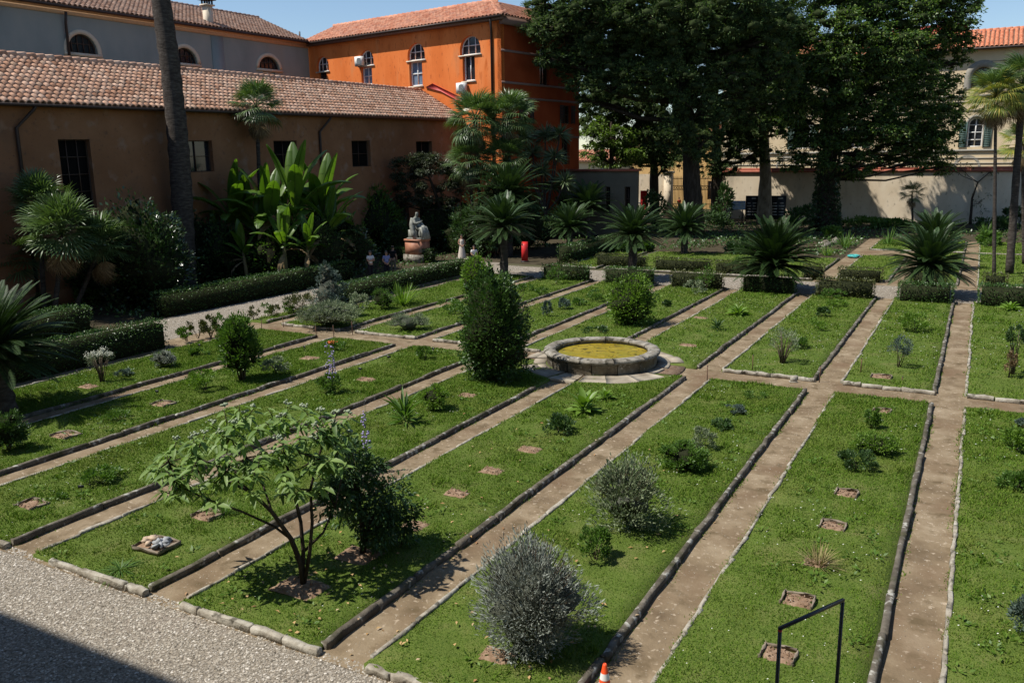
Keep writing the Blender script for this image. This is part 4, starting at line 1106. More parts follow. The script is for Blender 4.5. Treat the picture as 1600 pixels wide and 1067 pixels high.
# ring of flagstones
tp = tag(link('paving_ring', npmesh('paving_ring', [lathe([(1.9, .06), (RING_R + .02, .06), (RING_R + .02, -.02)], 48, FC)]), M['earthpatch']), 'ring of pale flagstones laid round the fountain', 'paving', kind='structure')
npv = 17
for i in range(npv):
    a0 = 2 * PI * (i + rng.uniform(-.12, .12)) / npv; a1 = 2 * PI * (i + 1) / npv
    cut = rng.uniform(2.28, 2.55)
    for r0, r1 in ((1.98, cut - .012), (cut + .012, RING_R - rng.uniform(-.03, .12))):
        if r0 > 2 and rng.random() < .14: continue
        z = .105 + rng.uniform(-.012, .008)
        v, f, _ = lathe([(r0, z - .04), (r0, z), (r1, z), (r1 + .015, z - .015), (r1 + .015, z - .09)], 4, a0=a0 + .016 / r0 * 1.2, a1=a1 - .016 / r0, c=(FC.x, FC.y, 0))
        k = 5; F_ = f.tolist() + [[r * k for r in range(5)][::-1], [r * k + 4 for r in range(5)]]
        link('paving_stone', npmesh('paving_stone', [(v + rng.normal(0, .004, v.shape), F_)]), M['paving'], tp)

# ================================================================== PLANT BUILDERS
LM = {
 'hedge':  leaf_mat('hedge_leaf', [(0.030, 0.067, 0.015), (0.047, 0.101, 0.021), (0.081, 0.149, 0.033)], .15, .42, .45),
 'hedge_b': leaf_mat('hedge_leaf_brownish', [(.045, .055, .016), (.07, .085, .022), (.10, .10, .03)], .15, .5, .35),
 'gloss':  leaf_mat('glossy_dark_leaf', [(0.014, 0.036, 0.011), (0.024, 0.054, 0.014), (0.041, 0.077, 0.022)], .08, .3, .6),
 'mid':    leaf_mat('mid_green_leaf', [(0.053, 0.110, 0.018), (0.077, 0.150, 0.025), (0.112, 0.194, 0.037)], .25, .45),
 'dark':   leaf_mat('dark_green_leaf', [(0.026, 0.058, 0.017), (0.041, 0.084, 0.023), (0.061, 0.113, 0.032)], .18, .5),
 'bright': leaf_mat('bright_green_leaf', [(0.083, 0.160, 0.020), (0.121, 0.209, 0.028), (0.165, 0.259, 0.044)], .3, .45),
 'silver': leaf_mat('silver_leaf', [(0.173, 0.196, 0.161), (0.241, 0.269, 0.230), (0.321, 0.344, 0.304), (0.115, 0.138, 0.103)], .1, .7, .2, (1, 1, .9)),
 'silvergreen': leaf_mat('grey_green_leaf', [(0.122, 0.166, 0.086), (0.179, 0.223, 0.122), (0.245, 0.281, 0.172)], .15, .65, .2, (1, 1.1, .8)),
 'bluegreen': leaf_mat('blue_green_leaf', [(.06, .095, .075), (.085, .125, .10), (.125, .165, .14)], .12, .6, .25, (1, 1.1, .9)),
 'conifer': leaf_mat('conifer_needle', [(0.026, 0.055, 0.020), (0.043, 0.087, 0.028), (0.071, 0.122, 0.038), (0.107, 0.162, 0.051), (.130, .165, .055)], .25, .6, .2),
 'tree':   leaf_mat('broad_tree_leaf', [(0.026, 0.059, 0.015), (0.044, 0.090, 0.020), (0.070, 0.131, 0.029), (0.120, 0.192, 0.044), (.17, .22, .06)], .32, .45, .35),
 'treelight': leaf_mat('light_tree_leaf', [(0.068, 0.120, 0.021), (0.105, 0.165, 0.030), (0.150, 0.225, 0.045)], .3, .45),
 'cycad':  leaf_mat('cycad_leaflet', [(0.021, 0.044, 0.015), (0.034, 0.067, 0.021), (0.055, 0.094, 0.030)], .1, .45, .3),
 'cycad_d': leaf_mat('cycad_leaflet_dark', [(.014, .032, .009), (.022, .046, .012), (.036, .064, .017)], .1, .55, .18),  # deep green fronds; shade on the left-edge cycad is partly in this colour
 'palm':   leaf_mat('fan_palm_leaf', [(0.046, 0.081, 0.025), (0.077, 0.129, 0.041), (0.125, 0.180, 0.070)], .18, .4, .45),
 'palm_y': leaf_mat('yellowing_palm_leaf', [(0.104, 0.156, 0.026), (0.195, 0.221, 0.039), (0.312, 0.260, 0.046), (0.130, 0.182, 0.039)], .2, .45),
 'dead':   leaf_mat('dead_palm_leaf', [(.16, .11, .055), (.24, .17, .09), (.11, .075, .04)], .1, .8, .15, (1.1, 1, .8)),
 'banana': leaf_mat('banana_leaf', [(0.060, 0.119, 0.017), (0.085, 0.157, 0.021), (0.119, 0.196, 0.034)], .4, .38, .4, (1.4, 1.6, .4)),
 'yucca':  leaf_mat('yucca_blade', [(0.075, 0.112, 0.053), (0.120, 0.165, 0.083), (0.195, 0.240, 0.135)], .12, .4, .4),
 'ivy':    leaf_mat('ivy_leaf', [(0.018, 0.036, 0.012), (0.031, 0.060, 0.017), (0.052, 0.088, 0.026)], .1, .35, .5),
 'bigleaf': leaf_mat('large_soft_leaf', [(0.106, 0.177, 0.042), (0.149, 0.234, 0.059), (0.205, 0.290, 0.085), (0.085, 0.142, 0.040)], .32, .5, .3),
 'straw':  leaf_mat('straw_blade', [(.25, .20, .09), (.33, .27, .13), (.16, .15, .05)], .15, .7, .2, (1.1, 1.1, .8)),
 'fl_white': plain('white_bloom', (.55, .55, .46), .8), 'fl_grey': plain('pale_green_bloom', (.24, .28, .18), .8),
 'fl_orange': plain('orange_bloom', (.62, .12, .03), .7), 'fl_purple': plain('mauve_bloom', (.30, .26, .45), .7), 'fl_yellow': plain('yellow_bloom', (.55, .42, .05), .7),
}
def spot(xb, yb, wpx=0, z=BED_Z, back=.38):
    """ground place of a plant whose front foot shows at (xb, yb); its centre lies a little behind"""
    p = G(xb, yb, z); d = Vector((p.x, p.y, 0)).normalized()
    return p + d * (wpx * mpp(p) * back)
def height_px(p, xt, yt):
    d = ray(xt, yt); r = math.hypot(p.x, p.y); return EYE.z + d.z * r / math.hypot(d.x, d.y) - p.z

def cores(C, radii, f=.5, flat=1.0):
    """dark twiggy heart of every leaf clump"""
    return [ico(tuple(c), 1.0, 0, .25, (radii[0] * f, radii[1] * f, radii[2] * f * flat)) for c in C]

def foliage_obj(parent, pieces, mat, name='foliage'):
    return link(name, npmesh(name, pieces), mat, parent)

def bush(name, label, cat, xb, yb, yt, wpx, mat, leaf=.06, n=1500, shape='round', k=26, cr=.28, ratio=.45, stems=6, up=.5, group=None, flower=None, low=-.75, shell=.5, z=BED_Z, two=False, droop=0.0, bare=.0, p=None, h=None, w=None, core=None):
    if core is None: core = n >= 1000 or shape == 'cone'
    n = int(n * (1.9 if n > 3000 else 2.3)); leaf *= 1.12
    if p is None:
        p = spot(xb, yb, wpx, z); w = wpx * mpp(p); h = height_px(p, xb, yt) * .97
    t = thing(name, label, cat, p, rnd.uniform(0, 6), group)
    if shape == 'cone':
        P, D, C = [], [], []
        for (zf_, rf_, m_) in ((.14, .95, .26), (.36, 1.0, .27), (.58, .88, .23), (.77, .64, .16), (.90, .38, .08)):
            a, b, c = clump_points(int(n * m_), (0, 0, h * zf_), (w / 2 * rf_, w / 2 * rf_, h * .16), max(8, int(k * m_ * 2)), cr * .8, .7)
            P.append(a); D.append(b); C.append(c)
        P, D, C = map(np.concatenate, (P, D, C))
    elif shape == 'flat':
        P, D, C = clump_points(n, (0, 0, h * .35), (w / 2, w / 2, h * .6), k, cr, .3, low=-.1)
    else:
        zc, rz = h * (.5 + bare / 2), h * .5 * (1 - bare)
        P, D, C = clump_points(n, (0, 0, zc), (w / 2 / (1 + cr * .45), w / 2 / (1 + cr * .45), rz / (1 + cr * .4)), k, cr, shell, low=low)
    if core:
        rr = (w * .5, w * .5, h * .5) if shape != 'cone' else (w * .5, w * .5, w * .5)
        Cc = C[C[:, 2] > .12 * h]
        if shape == 'cone': Cc = np.concatenate([Cc * np.array([.72, .72, 1]), np.stack([np.zeros(5), np.zeros(5), h * np.array([.15, .3, .45, .6, .72])], 1)])
        link('inner_twigs', npmesh('inner_twigs', cores(Cc * np.array([.8, .8, .93]), rr, cr * .5) + [ico((0, 0, h * .46), 1, 0, .12, (rr[0] * .6, rr[1] * .6, h * .36)) if shape != 'cone' else ico((0, 0, h * .4), 1, 0, .05, (rr[0] * .62, rr[1] * .62, h * .4))]), M['inner_s' if mat in (LM['silver'], LM['silvergreen'], LM['bluegreen']) else 'inner'], t)['kind'] = 'stuff'
    P[:, 2] = np.maximum(P[:, 2], .01)
    D = D + np.array([0, 0, up]) + .5 * rdir(len(P))
    L = leaf * rng.uniform(.6, 1.3, len(P))
    lv = leaves(P, D, L, L * ratio, two=two, droop=droop)
    foliage_obj(t, lv if isinstance(lv, list) else [lv], mat)
    if stems:
        sp_ = []
        pick = C[rng.permutation(len(C))[:stems]]
        for c in pick:
            b = np.array([rng.uniform(-.06, .06) * w, rng.uniform(-.06, .06) * w, -.03]); m_ = (b + c) / 2 + np.array([0, 0, .12 * h]) * (1 if shape != 'cone' else 0)
            r0 = max(.006, .012 * h + .002)
            sp_.append(tube([b, m_, c], [r0, r0 * .7, r0 * .3], 5))
        link('stem', npmesh('stem', sp_), M['twig'], t)
    if flower:
        fm, fn, fs = flower
        top = P[np.argsort(P[:, 2] + .15 * h * rng.random(len(P)))[-fn:]] + np.array([0, 0, .01])
        link('flower', npmesh('flower', [ico(c, fs * rng.uniform(.7, 1.3), 0, .25) for c in top]), LM[fm], t)['kind'] = 'stuff'
    return t

def blades(n, L, spread, w, base=.05, curve=.5, upmin=.2):
    """arching strap leaves from one point (three quads each)"""
    pcs = []
    for i in range(n):
        a = rng.uniform(0, 2 * PI); el = rng.uniform(upmin, 1.45); l = L * rng.uniform(.65, 1.1)
        d = np.array([math.cos(a) * math.cos(el), math.sin(a) * math.cos(el), math.sin(el)]); s = np.array([-math.sin(a), math.cos(a), 0]) * w / 2
        b = np.array([math.cos(a), math.sin(a), 0]) * rng.uniform(0, base); pts = []
        for q, wk in ((0, .6), (.35, 1), (.7, .75), (1, .05)):
            c = b + d * l * q * np.array([spread, spread, 1]) - np.array([0, 0, curve * l * q * q * math.cos(el)])
            pts += [c - s * wk, c + s * wk]
        pcs.append((np.array(pts), np.array([[0, 1, 3, 2], [2, 3, 5, 4], [4, 5, 7, 6]])))
    return pcs
def tuft(name, label, cat, xb, yb, yt, wpx, mat, n=70, w=.02, curve=.35, group=None, z=BED_Z, upmin=.5):
    p = spot(xb, yb, wpx * .5, z); wm = wpx * mpp(p); h = height_px(p, xb, yt)
    t = thing(name, label, cat, p, 0, group)
    sp_ = max(.5, wm / (1.3 * h))
    foliage_obj(t, blades(n, h * 1.08, sp_, w, base=wm * .2, curve=curve, upmin=upmin), mat, 'blade_tuft')
    return t
def rosette(name, label, cat, xb, yb, yt, wpx, mat, n=26, wl=.35, group=None, z=BED_Z, scapes=0, fm=None):
    """large-leaved plant: every leaf a part"""
    p = spot(xb, yb, wpx, z); wm = wpx * mpp(p); h = height_px(p, xb, yt)
    t = thing(name, label, cat, p, 0, group)
    lv = leaves(np.array([[0, 0, 0.0]]), np.array([[1, 0, 0.0]]), 1, wl, two=True, droop=.25, N=np.array([[0, 0, 1.0]]), fold=.1)
    me = npmesh('leaf', lv); me.materials.append(mat)
    for i in range(n):
        f = i / n; el = 1.25 - 1.15 * f + rnd.uniform(-.12, .12); l = (wm * .5 * (.55 + .55 * f) if f > .3 else h * rnd.uniform(.8, 1.0))
        az_ = i * 2.4 + rnd.uniform(-.3, .3)
        link('leaf', me, None, t, (.05 * wm * math.cos(az_), .05 * wm * math.sin(az_), .02 + .25 * h * (1 - f)), (rnd.uniform(-.4, .4), -el, az_), (l, l, l))
    return t
def spike(name, label, cat, xb, yb, yt, fm, wpx=12, leafmat='mid', group=None, nst=1, z=BED_Z, low=.35):
    p = spot(xb, yb, 4, z); h = height_px(p, xb, yt)
    t = thing(name, label, cat, p, 0, group)
    st, fl = [], []
    for s in range(nst):
        dx, dy = (rnd.uniform(-.1, .1), rnd.uniform(-.1, .1)) if nst > 1 else (0, 0); hh = h * (1 if s == 0 else rnd.uniform(.7, .95))
        st.append(tube([(dx * .3, dy * .3, 0), (dx, dy, hh * .5), (dx * 1.4 + .03, dy * 1.4, hh)], [.012, .01, .005], 5))
        for i in range(26):
            zf_ = rnd.uniform(low, 1.0); a = rnd.uniform(0, 6.3); r_ = wpx * mpp(p) * .5 * (1.15 - zf_)+.01
            fl.append(ico((dx * zf_ * 1.4 + r_ * math.cos(a), dy * zf_ * 1.4 + r_ * math.sin(a), hh * zf_), rnd.uniform(.016, .03), 0, .3))
    link('stem', npmesh('stem', st), M['stem'], t); link('flower', npmesh('flower', fl), LM[fm], t)['kind'] = 'stuff'
    n = 160; P = np.stack([rng.normal(0, .07, n), rng.normal(0, .07, n), rng.uniform(0, h * .28, n)], 1)
    foliage_obj(t, [leaves(P, rdir(n) + np.array([0, 0, .3]), .09, .035)], LM[leafmat])
    return t

def shell_bush(name, label, cat, xb, yb, yt, wpx, mat, leaf=.07, n=6000, egg=0.0, rough=.12, ratio=.5, up=.5, z=BED_Z, group=None, sprigs=0, back=.45, twig='inner', core=.84):
    """dense bush: leaves over a lumpy egg, twigs inside, loose sprigs breaking the outline"""
    p = spot(xb, yb, wpx, z, back); w = wpx * mpp(p); h = height_px(p, xb, yt)
    t = thing(name, label, cat, p, 0, group)
    d = rdir(n); ph = np.arctan2(d[:, 1], d[:, 0]); zz = d[:, 2]
    lump = lambda ph, zz: 1 + rough * 2 * (vnoise(ph * 1.6 + 20, zz * 2.4 + 9, .55, int(wpx) % 17) - .5) + rough * 1.2 * (vnoise(ph * 3 + 5, zz * 4 + 2, .4, 3) - .5) + rough * .45 * np.sin(ph + wpx) * (.5 + .5 * zz) + rough * .4 * np.sin(2 * ph + 3 * zz + wpx * .7) + rough * .3 * np.sin(3 * ph - 4 * zz)
    pr = lambda zz: np.where(zz > 0, 1 - egg * zz ** 1.1 * .55, 1 - .12 * zz ** 2)
    depth = 1 + .05 - .30 * rng.random(n) ** 1.4
    R = lump(ph, zz) * pr(zz) * depth
    P = np.stack([d[:, 0] * R * w / 2, d[:, 1] * R * w / 2, h * .5 + zz * lump(ph, zz) * depth * h * .5], 1)
    P[:, 2] = np.maximum(P[:, 2], .015)
    L = leaf * rng.uniform(.6, 1.35, n); D = d * np.array([1, 1, .8]) + np.array([0, 0, up]) + .65 * rdir(n)
    foliage_obj(t, [leaves(P, D, L, L * ratio)], mat)
    v, f, _ = sphere((0, 0, 0), (1, 1, 1), 20, 12); ph = np.arctan2(v[:, 1], v[:, 0]); zz = np.clip(v[:, 2], -1, 1)
    rr = lump(ph, zz); k = core
    v = np.stack([v[:, 0] * rr * pr(zz) * w / 2 * k, v[:, 1] * rr * pr(zz) * w / 2 * k, h * .5 + v[:, 2] * rr * h * .5 * k], 1); v[:, 2] = np.maximum(v[:, 2], .0)
    link('inner_twigs', npmesh('inner_twigs', [(v, f)]), M[twig], t)
    if sprigs:
        st, P, D = [], [], []
        for i in range(sprigs):
            q = rdir(1)[0]; q[2] = abs(q[2]) * .9 + .1; q /= np.linalg.norm(q)
            a = np.array([q[0] * w / 2 * .75, q[1] * w / 2 * .75, h * .5 + q[2] * h * .36]); e = a + (q + np.array([0, 0, .55])) * rng.uniform(.16, .34) * h * .55
            st.append(tube([a, (a + e) / 2, e], [.008, .006, .003], 4, cap=False))
            u_ = rng.random(16)[:, None]; P.append(a * (1 - u_) + e * u_); D.append(unit(e - a)[None] + .8 * rdir(16))
        P = np.concatenate(P); D = np.concatenate(D); L = leaf * .8 * rng.uniform(.6, 1.2, len(P))
        link('sprig', npmesh('sprig', st), M['twig'], t)['kind'] = 'stuff'
        foliage_obj(t, [leaves(P, D, L, L * ratio)], mat, 'sprig_leaves')
    return t

# ---- hedges: clipped boxes of leaves over dark twigs
HEDGE_N = [0]
def hedge(label, x0, x1, y0, y1, h, mat='hedge', dens=230, leaf=.07, rz=0.0, z=0.0, group='clipped hedges'):
    cx, cy = (x0 + x1) / 2, (y0 + y1) / 2; sx, sy = abs(x1 - x0), abs(y1 - y0)
    t = thing('hedge', label, 'hedge', (cx, cy, z), rz, group)
    A = [sx * sy, sx * h, sx * h, sy * h, sy * h]; n = int(sum(A) * dens)
    f = rng.choice(5, n, p=np.array(A) / sum(A)); u = rng.uniform(-.5, .5, n); v = rng.uniform(-.5, .5, n)
    P = np.zeros((n, 3)); D = np.zeros((n, 3))
    m = f == 0; P[m] = np.stack([u[m] * sx, v[m] * sy, np.full(m.sum(), h)], 1); D[m] = (0, 0, 1)
    for q, (ax, sg) in enumerate((('y', -1), ('y', 1), ('x', -1), ('x', 1))):
        m = f == q + 1; k = m.sum(); zz = (v[m] + .5) * h
        if ax == 'y': P[m] = np.stack([u[m] * sx, np.full(k, sg * sy / 2), zz], 1); D[m] = (0, sg, 0)
        else: P[m] = np.stack([np.full(k, sg * sx / 2), u[m] * sy, zz], 1); D[m] = (sg, 0, 0)
    bul = .10 * (vnoise(P[:, 0] * 1.7 + P[:, 2] * 2 + cx, P[:, 1] * 1.7 + P[:, 2] + cy, .55, 77) - .4)
    P += D * (bul - .05 * rng.random(n))[:, None] + rng.normal(0, .025, (n, 3))
    P[:, 2] = np.maximum(P[:, 2], .03)
    D = D + .9 * rdir(n) + np.array([0, 0, .35]); L = leaf * rng.uniform(.6, 1.3, n)
    foliage_obj(t, [leaves(P, D, L, L * .55)], LM[mat])
    i = .10
    link('twigs', npmesh('twigs', [box(0, 0, h / 2 - .06, max(.1, sx - 2 * i), max(.1, sy - 2 * i), h - 2 * i + .05)]), M['inner'], t)
    HEDGE_N[0] += n
    return t

# ---- cycads: trunk and arching fronds, every frond a part
def frond_mesh(L, el, bend, mat, nl=30, ll=.2, lw=.016, vee=.6, name='frond'):
    pts = []; p = np.zeros(3); a = el
    N = 16
    for i in range(N + 1):
        pts.append(p.copy()); a_ = el - bend * (i / N) ** 1.3; p = p + np.array([math.cos(a_), 0, math.sin(a_)]) * L / N
    pts = np.array(pts)
    pieces = [tube(pts, np.linspace(.016, .004, N + 1), 4, cap=False)]
    s = np.linspace(.12, .99, nl); f = s * N; i0 = np.minimum(f.astype(int), N - 1); fr = (f - i0)[:, None]
    c = pts[i0] * (1 - fr) + pts[i0 + 1] * fr; tn = unit(pts[i0 + 1] - pts[i0]); up_ = np.cross(tn, np.array([0, 1.0, 0])) * -1
    up_ = np.where(up_[:, 2:3] < 0, -up_, up_)
    ln = ll * np.clip(np.sin(PI * np.clip(s * .92 + .08, 0, 1)) ** .5, .25, 1)
    for sg in (-1, 1):
        D = tn * .55 + np.array([0, sg * 1.0, 0]) + up_ * vee * .5
        pieces.append(leaves(c, D, ln, np.full(nl, lw), N=up_ + np.array([0, 0, .01]), fold=.02, droop=.1))
    me = npmesh(name, pieces); me.materials.append(mat)
    return me
def make_cycad_set(mat):
    return [frond_mesh(1.0, e, b, mat, 46, .115, .0185) for e, b in ((1.38, .35), (1.12, .55), (.85, .7), (.55, .8), (.25, .75), (-.1, .5))]
CY = make_cycad_set(LM['cycad']); CYD = make_cycad_set(LM['cycad_d'])
M['cone'] = noise_mat('cycad_cone', [(.22, .09, .03), (.34, .17, .06)], scale=20, rough=.9)
def cycad(label, xb, yb, trunk_px, rad_px, n=54, dark=False, trunk_r=.26, up0=0.0, p=None, cone=False, tilt=(0, 0), dead=0, group='cycads'):
    p = p or G(xb, yb); s = mpp(p); th = max(.12, trunk_px * s); R = rad_px * s
    t = thing('cycad', label, 'cycad', p, rnd.uniform(0, 6), group)
    zs = np.linspace(0, th, 12); pr = []
    for i, z in enumerate(zs): pr.append((trunk_r * (1.12 - .2 * z / th) * (1.0 if i % 2 else .9), z))
    pr += [(trunk_r * .6, th + .12), (.02, th + .16)]
    v, f, _ = lathe(pr, 14); link('trunk', npmesh('trunk', [(v + rng.normal(0, .012, v.shape), f)]), M['palm_bark'], t)
    S = CYD if dark else CY; n = int(n * 1.9)
    for i in range(n):
        q = min(5, int((i / n) ** .9 * 6)); az_ = i * 2.39996 + rnd.uniform(-.15, .15); k = R * rnd.uniform(.88, 1.12) * (.8 if q == 0 else 1.05 if q < 4 else .95)
        link('frond', S[q], None, t, (.06 * math.cos(az_), .06 * math.sin(az_), th + .1 - .03 * q), (rnd.uniform(-.15, .15), rnd.uniform(-.12, .12) - up0, az_), (k, k, k))
    if cone:
        link('cone', npmesh('cone', [sphere((0, 0, th + .25), (.16, .16, .3), 8, 6)], True), M['cone'], t)
    return t

# ---- fan palms
def fan_mesh(mat, nseg=22, spread=2.5, pet=.75, droop=.35, fold=.25, w=.05, name='fan_leaf', split=.55):
    """leaf with stalk along +x; blade of pointed segments; unit blade radius"""
    pcs = [tube([(0, 0, 0), (pet * .5, 0, .05), (pet, 0, .02)], [.022, .014, .011], 4)]
    th = np.linspace(-spread / 2, spread / 2, nseg); V, F = [], []
    for i, a in enumerate(th):
        l = 1.0 * (1 - .16 * (abs(a) / (spread / 2)) ** 2) * rnd.uniform(.92, 1.05)
        d = np.array([math.cos(a), math.sin(a), 0]); s = np.array([-math.sin(a), math.cos(a), 0]); z = fold * (1 - abs(a) / (spread / 2)) * .0
        o = np.array([pet, 0, .02]); da = spread / nseg / 2
        pl = .012 * (1 if i % 2 else -1)
        a0 = o + d * .06; a1 = o + d * l * split + s * math.tan(da) * l * split * .9 + np.array([0, 0, -.1 * droop + pl]); a2 = o + d * l * split - s * math.tan(da) * l * split * .9 + np.array([0, 0, -.1 * droop - pl])
        m1 = o + d * l * .8 + s * w * .28 + np.array([0, 0, -.35 * droop]); m2 = o + d * l * .8 - s * w * .28 + np.array([0, 0, -.35 * droop])
        tp_ = o + d * l * .97 + np.array([0, 0, -.95 * droop * rnd.uniform(.7, 1.3)])
        n = len(V); V += [a0, a1, m1, tp_, m2, a2]; F += [[n, n + 1, n + 5], [n + 1, n + 2, n + 4, n + 5], [n + 2, n + 3, n + 4]]
    V = np.array(V)
    pcs.append((V, F))
    me = npmesh(name, pcs); me.materials.append(mat); return me
FAN = [fan_mesh(LM['palm'], 22, 2.6 + .3 * i, .8, .25 + .12 * i) for i in range(3)]
FAN_Y = [fan_mesh(LM['palm_y'], 22, 2.7, .8, .3), fan_mesh(LM['palm_y'], 20, 2.4, .7, .5)]
FAN_D = [fan_mesh(LM['dead'], 18, 2.0, .7, .7)]
FAN_C = [fan_mesh(LM['palm'], 17, 2.5, .6, .10, split=.34, w=.075), fan_mesh(LM['palm'], 16, 2.8, .65, .2, split=.3, w=.075)]
def fan_palm(label, base, top, rad, n=30, tr=.13, fans=FAN, dead=8, dead_fans=FAN_D, group=None, elmax=1.35, elmin=-.7, bend=.0, name='fan_palm', yellow=None):
    base = Vector(base); top = Vector(top)
    t = thing(name, label, 'palm', base, 0, group); v = top - base
    mid = v * .5 + Vector((rnd.uniform(-.1, .1), rnd.uniform(-.1, .1), 0)) * bend
    N = 14; pts = []
    for i in range(N + 1):
        q = i / N; pts.append(v * q + (mid - v * .5) * 4 * q * (1 - q))
    v_, f_, _ = tube(pts, [tr * (1.25 - .35 * i / N) * (1.06 if i % 2 else .94) for i in range(N + 1)], 9, jitter=.06)
    link('trunk', npmesh('trunk', [(v_, f_)]), M['palm_bark'], t)
    for i in range(n):
        q = i / n; el = elmax + (elmin - elmax) * q ** 1.1 + rnd.uniform(-.12, .12); az_ = i * 2.39996 + rnd.uniform(-.25, .25); k = rad / 1.75 * rnd.uniform(.85, 1.15)
        fs = yellow if (yellow and (q > .35 or rnd.random() < .3)) else fans
        link('fan_leaf', fs[i % len(fs)], None, t, v + Vector((0, 0, .1 * (1 - q))), (rnd.uniform(-.4, .4), -el, az_), (k, k, k))
    for i in range(dead):
        az_ = i * 2.3 + rnd.uniform(-.3, .3); k = rad / 1.75 * rnd.uniform(.7, 1.0)
        link('dead_leaf', dead_fans[i % len(dead_fans)], None, t, v + Vector((0, 0, -.1 - .03 * i)), (rnd.uniform(-.5, .5), rnd.uniform(1.0, 1.35), az_), (k, k, k))
    return t

# ---- yuccas / cordylines: branched stems with sword-leaf heads
def sword_head(n=60, L=.6, w=.035, mat=None):
    D = rdir(n * 2); D = D[D[:, 2] > -.55][:n]
    lv = leaves(D * .04, D, L * rng.uniform(.8, 1.1, len(D)), w, N=np.cross(D, rdir(len(D))), fold=.01, droop=.12)
    me = npmesh('leaf_head', [lv]); me.materials.append(mat); return me
def cordyline(label, base, heads, rad, n=70, group=None, name='cordyline'):
    base = Vector(base); t = thing(name, label, 'cordyline', base, 0, group)
    hm = [sword_head(n * 2, 1.0, .085, LM['yucca']) for _ in range(2)]
    st = []
    fork = Vector((0, 0, min((Vector(h) - base).z for h in heads) * .45))
    for i, h in enumerate(heads):
        v = Vector(h) - base
        st.append(tube([(0, 0, 0), fork, fork * .5 + v * .5 + Vector((v.x * .15, v.y * .15, 0)), v], [.14, .11, .08, .06], 7))
        link('leaf_head', hm[i % 2], None, t, v, (rnd.uniform(-.3, .3), rnd.uniform(-.3, .3), rnd.uniform(0, 6)), (rad, rad, rad))
    link('trunk', npmesh('trunk', st), M['palm_bark'], t)
    return t

# ---- bananas
def banana_leaf_mesh(L, W, el, bend, torn=.5, name='leaf', mat=None):
    N = 14; pts = []; p = np.zeros(3)
    for i in range(N + 1):
        pts.append(p.copy()); a_ = el - bend * (i / N) ** 1.6; p = p + np.array([math.cos(a_), 0, math.sin(a_)]) * L / N
    pts = np.array(pts); tn = np.gradient(pts, axis=0); tn = unit(tn); up_ = unit(np.cross(tn, np.array([0, 1.0, 0])))
    up_ = np.where(up_[:, 2:3] < 0, -up_, up_)
    pcs = [tube(pts, np.linspace(.035, .006, N + 1), 5)]
    wd = W / 2 * np.array([0 if i < 2 else math.sin(PI * min(1, (i - 1.4) / (N - 1.2))) ** .55 for i in range(N + 1)])
    for sg in (-1, 1):
        i = 2; sag = rnd.uniform(.0, .25)
        while i < N:
            j = i + 1
            while j < N and rnd.random() > torn: j += 1
            V, F = [], []; tw = rnd.uniform(-.12, .25) * torn
            for q in range(i, j + 1):
                e = wd[q]
                V += [pts[q] + up_[q] * .01, pts[q] + np.array([0, sg * e * .55, 0]) + up_[q] * e * (.22 - tw * .5), pts[q] + np.array([0, sg * e, 0]) + up_[q] * e * (.15 - tw - sag) - tn[q] * e * .1]
            k = j - i
            for q in range(k): F += [[3 * q, 3 * q + 1, 3 * q + 4, 3 * q + 3], [3 * q + 1, 3 * q + 2, 3 * q + 5, 3 * q + 4]]
            pcs.append((np.array(V), np.array(F))); i = j
    me = npmesh(name, pcs); me.materials.append(mat or LM['banana']); return me
BAN = [banana_leaf_mesh(2.2, .52, 1.42, .3, .25), banana_leaf_mesh(2.3, .56, 1.2, .75, .5), banana_leaf_mesh(2.2, .56, .95, 1.3, .7), banana_leaf_mesh(1.9, .5, .6, 1.5, .85)]
BAN_D = [banana_leaf_mesh(2.0, .4, .2, 1.6, .95, mat=LM['dead']), banana_leaf_mesh(1.7, .35, -.2, 1.3, .95, mat=LM['dead'])]
M['ban_stem'] = noise_mat('banana_stem', [(.10, .07, .035), (.17, .14, .06), (.13, .08, .045)], scale=3, rough=.8, stretch=(1, 1, .3))
def banana(label, x, yb, ytop, nleaf=7, lean=0.0, p=None, sc=1.0, ndead=3, stem_f=.62):
    nleaf += 3; p = p or G(x, yb); h = height_px(p, x, ytop)
    t = thing('banana_plant', label, 'banana plant', p, 0, 'banana plants')
    stem_f -= .06; L = h * (1 - stem_f) * 1.12; sh = h * stem_f
    tp_ = Vector((lean * RIGHT.x * h, lean * RIGHT.y * h, sh))
    link('stem', npmesh('stem', [tube([(0, 0, 0), tp_ * .5, tp_], [.17 * sc, .14 * sc, .08 * sc], 9)]), M['ban_stem'], t)
    for i in range(nleaf):
        m_ = BAN[min(3, int(i / nleaf * 4))]; k = L / 2.2 * rnd.uniform(.9, 1.15); az_ = i * 2.4 + rnd.uniform(-.5, .5)
        link('leaf', m_, None, t, tp_ + Vector((0, 0, -.06 * i)), (rnd.uniform(-.2, .2), rnd.uniform(-.15, .15), az_), (k, k, k))
    for i in range(ndead):
        k = L / 2.2 * rnd.uniform(.8, 1.1)
        link('dead_leaf', BAN_D[i % 2], None, t, tp_ + Vector((0, 0, -.5 - .1 * i)), (rnd.uniform(-.4, .4), rnd.uniform(-.1, .5), rnd.uniform(0, 6)), (k, k, k))
    return t

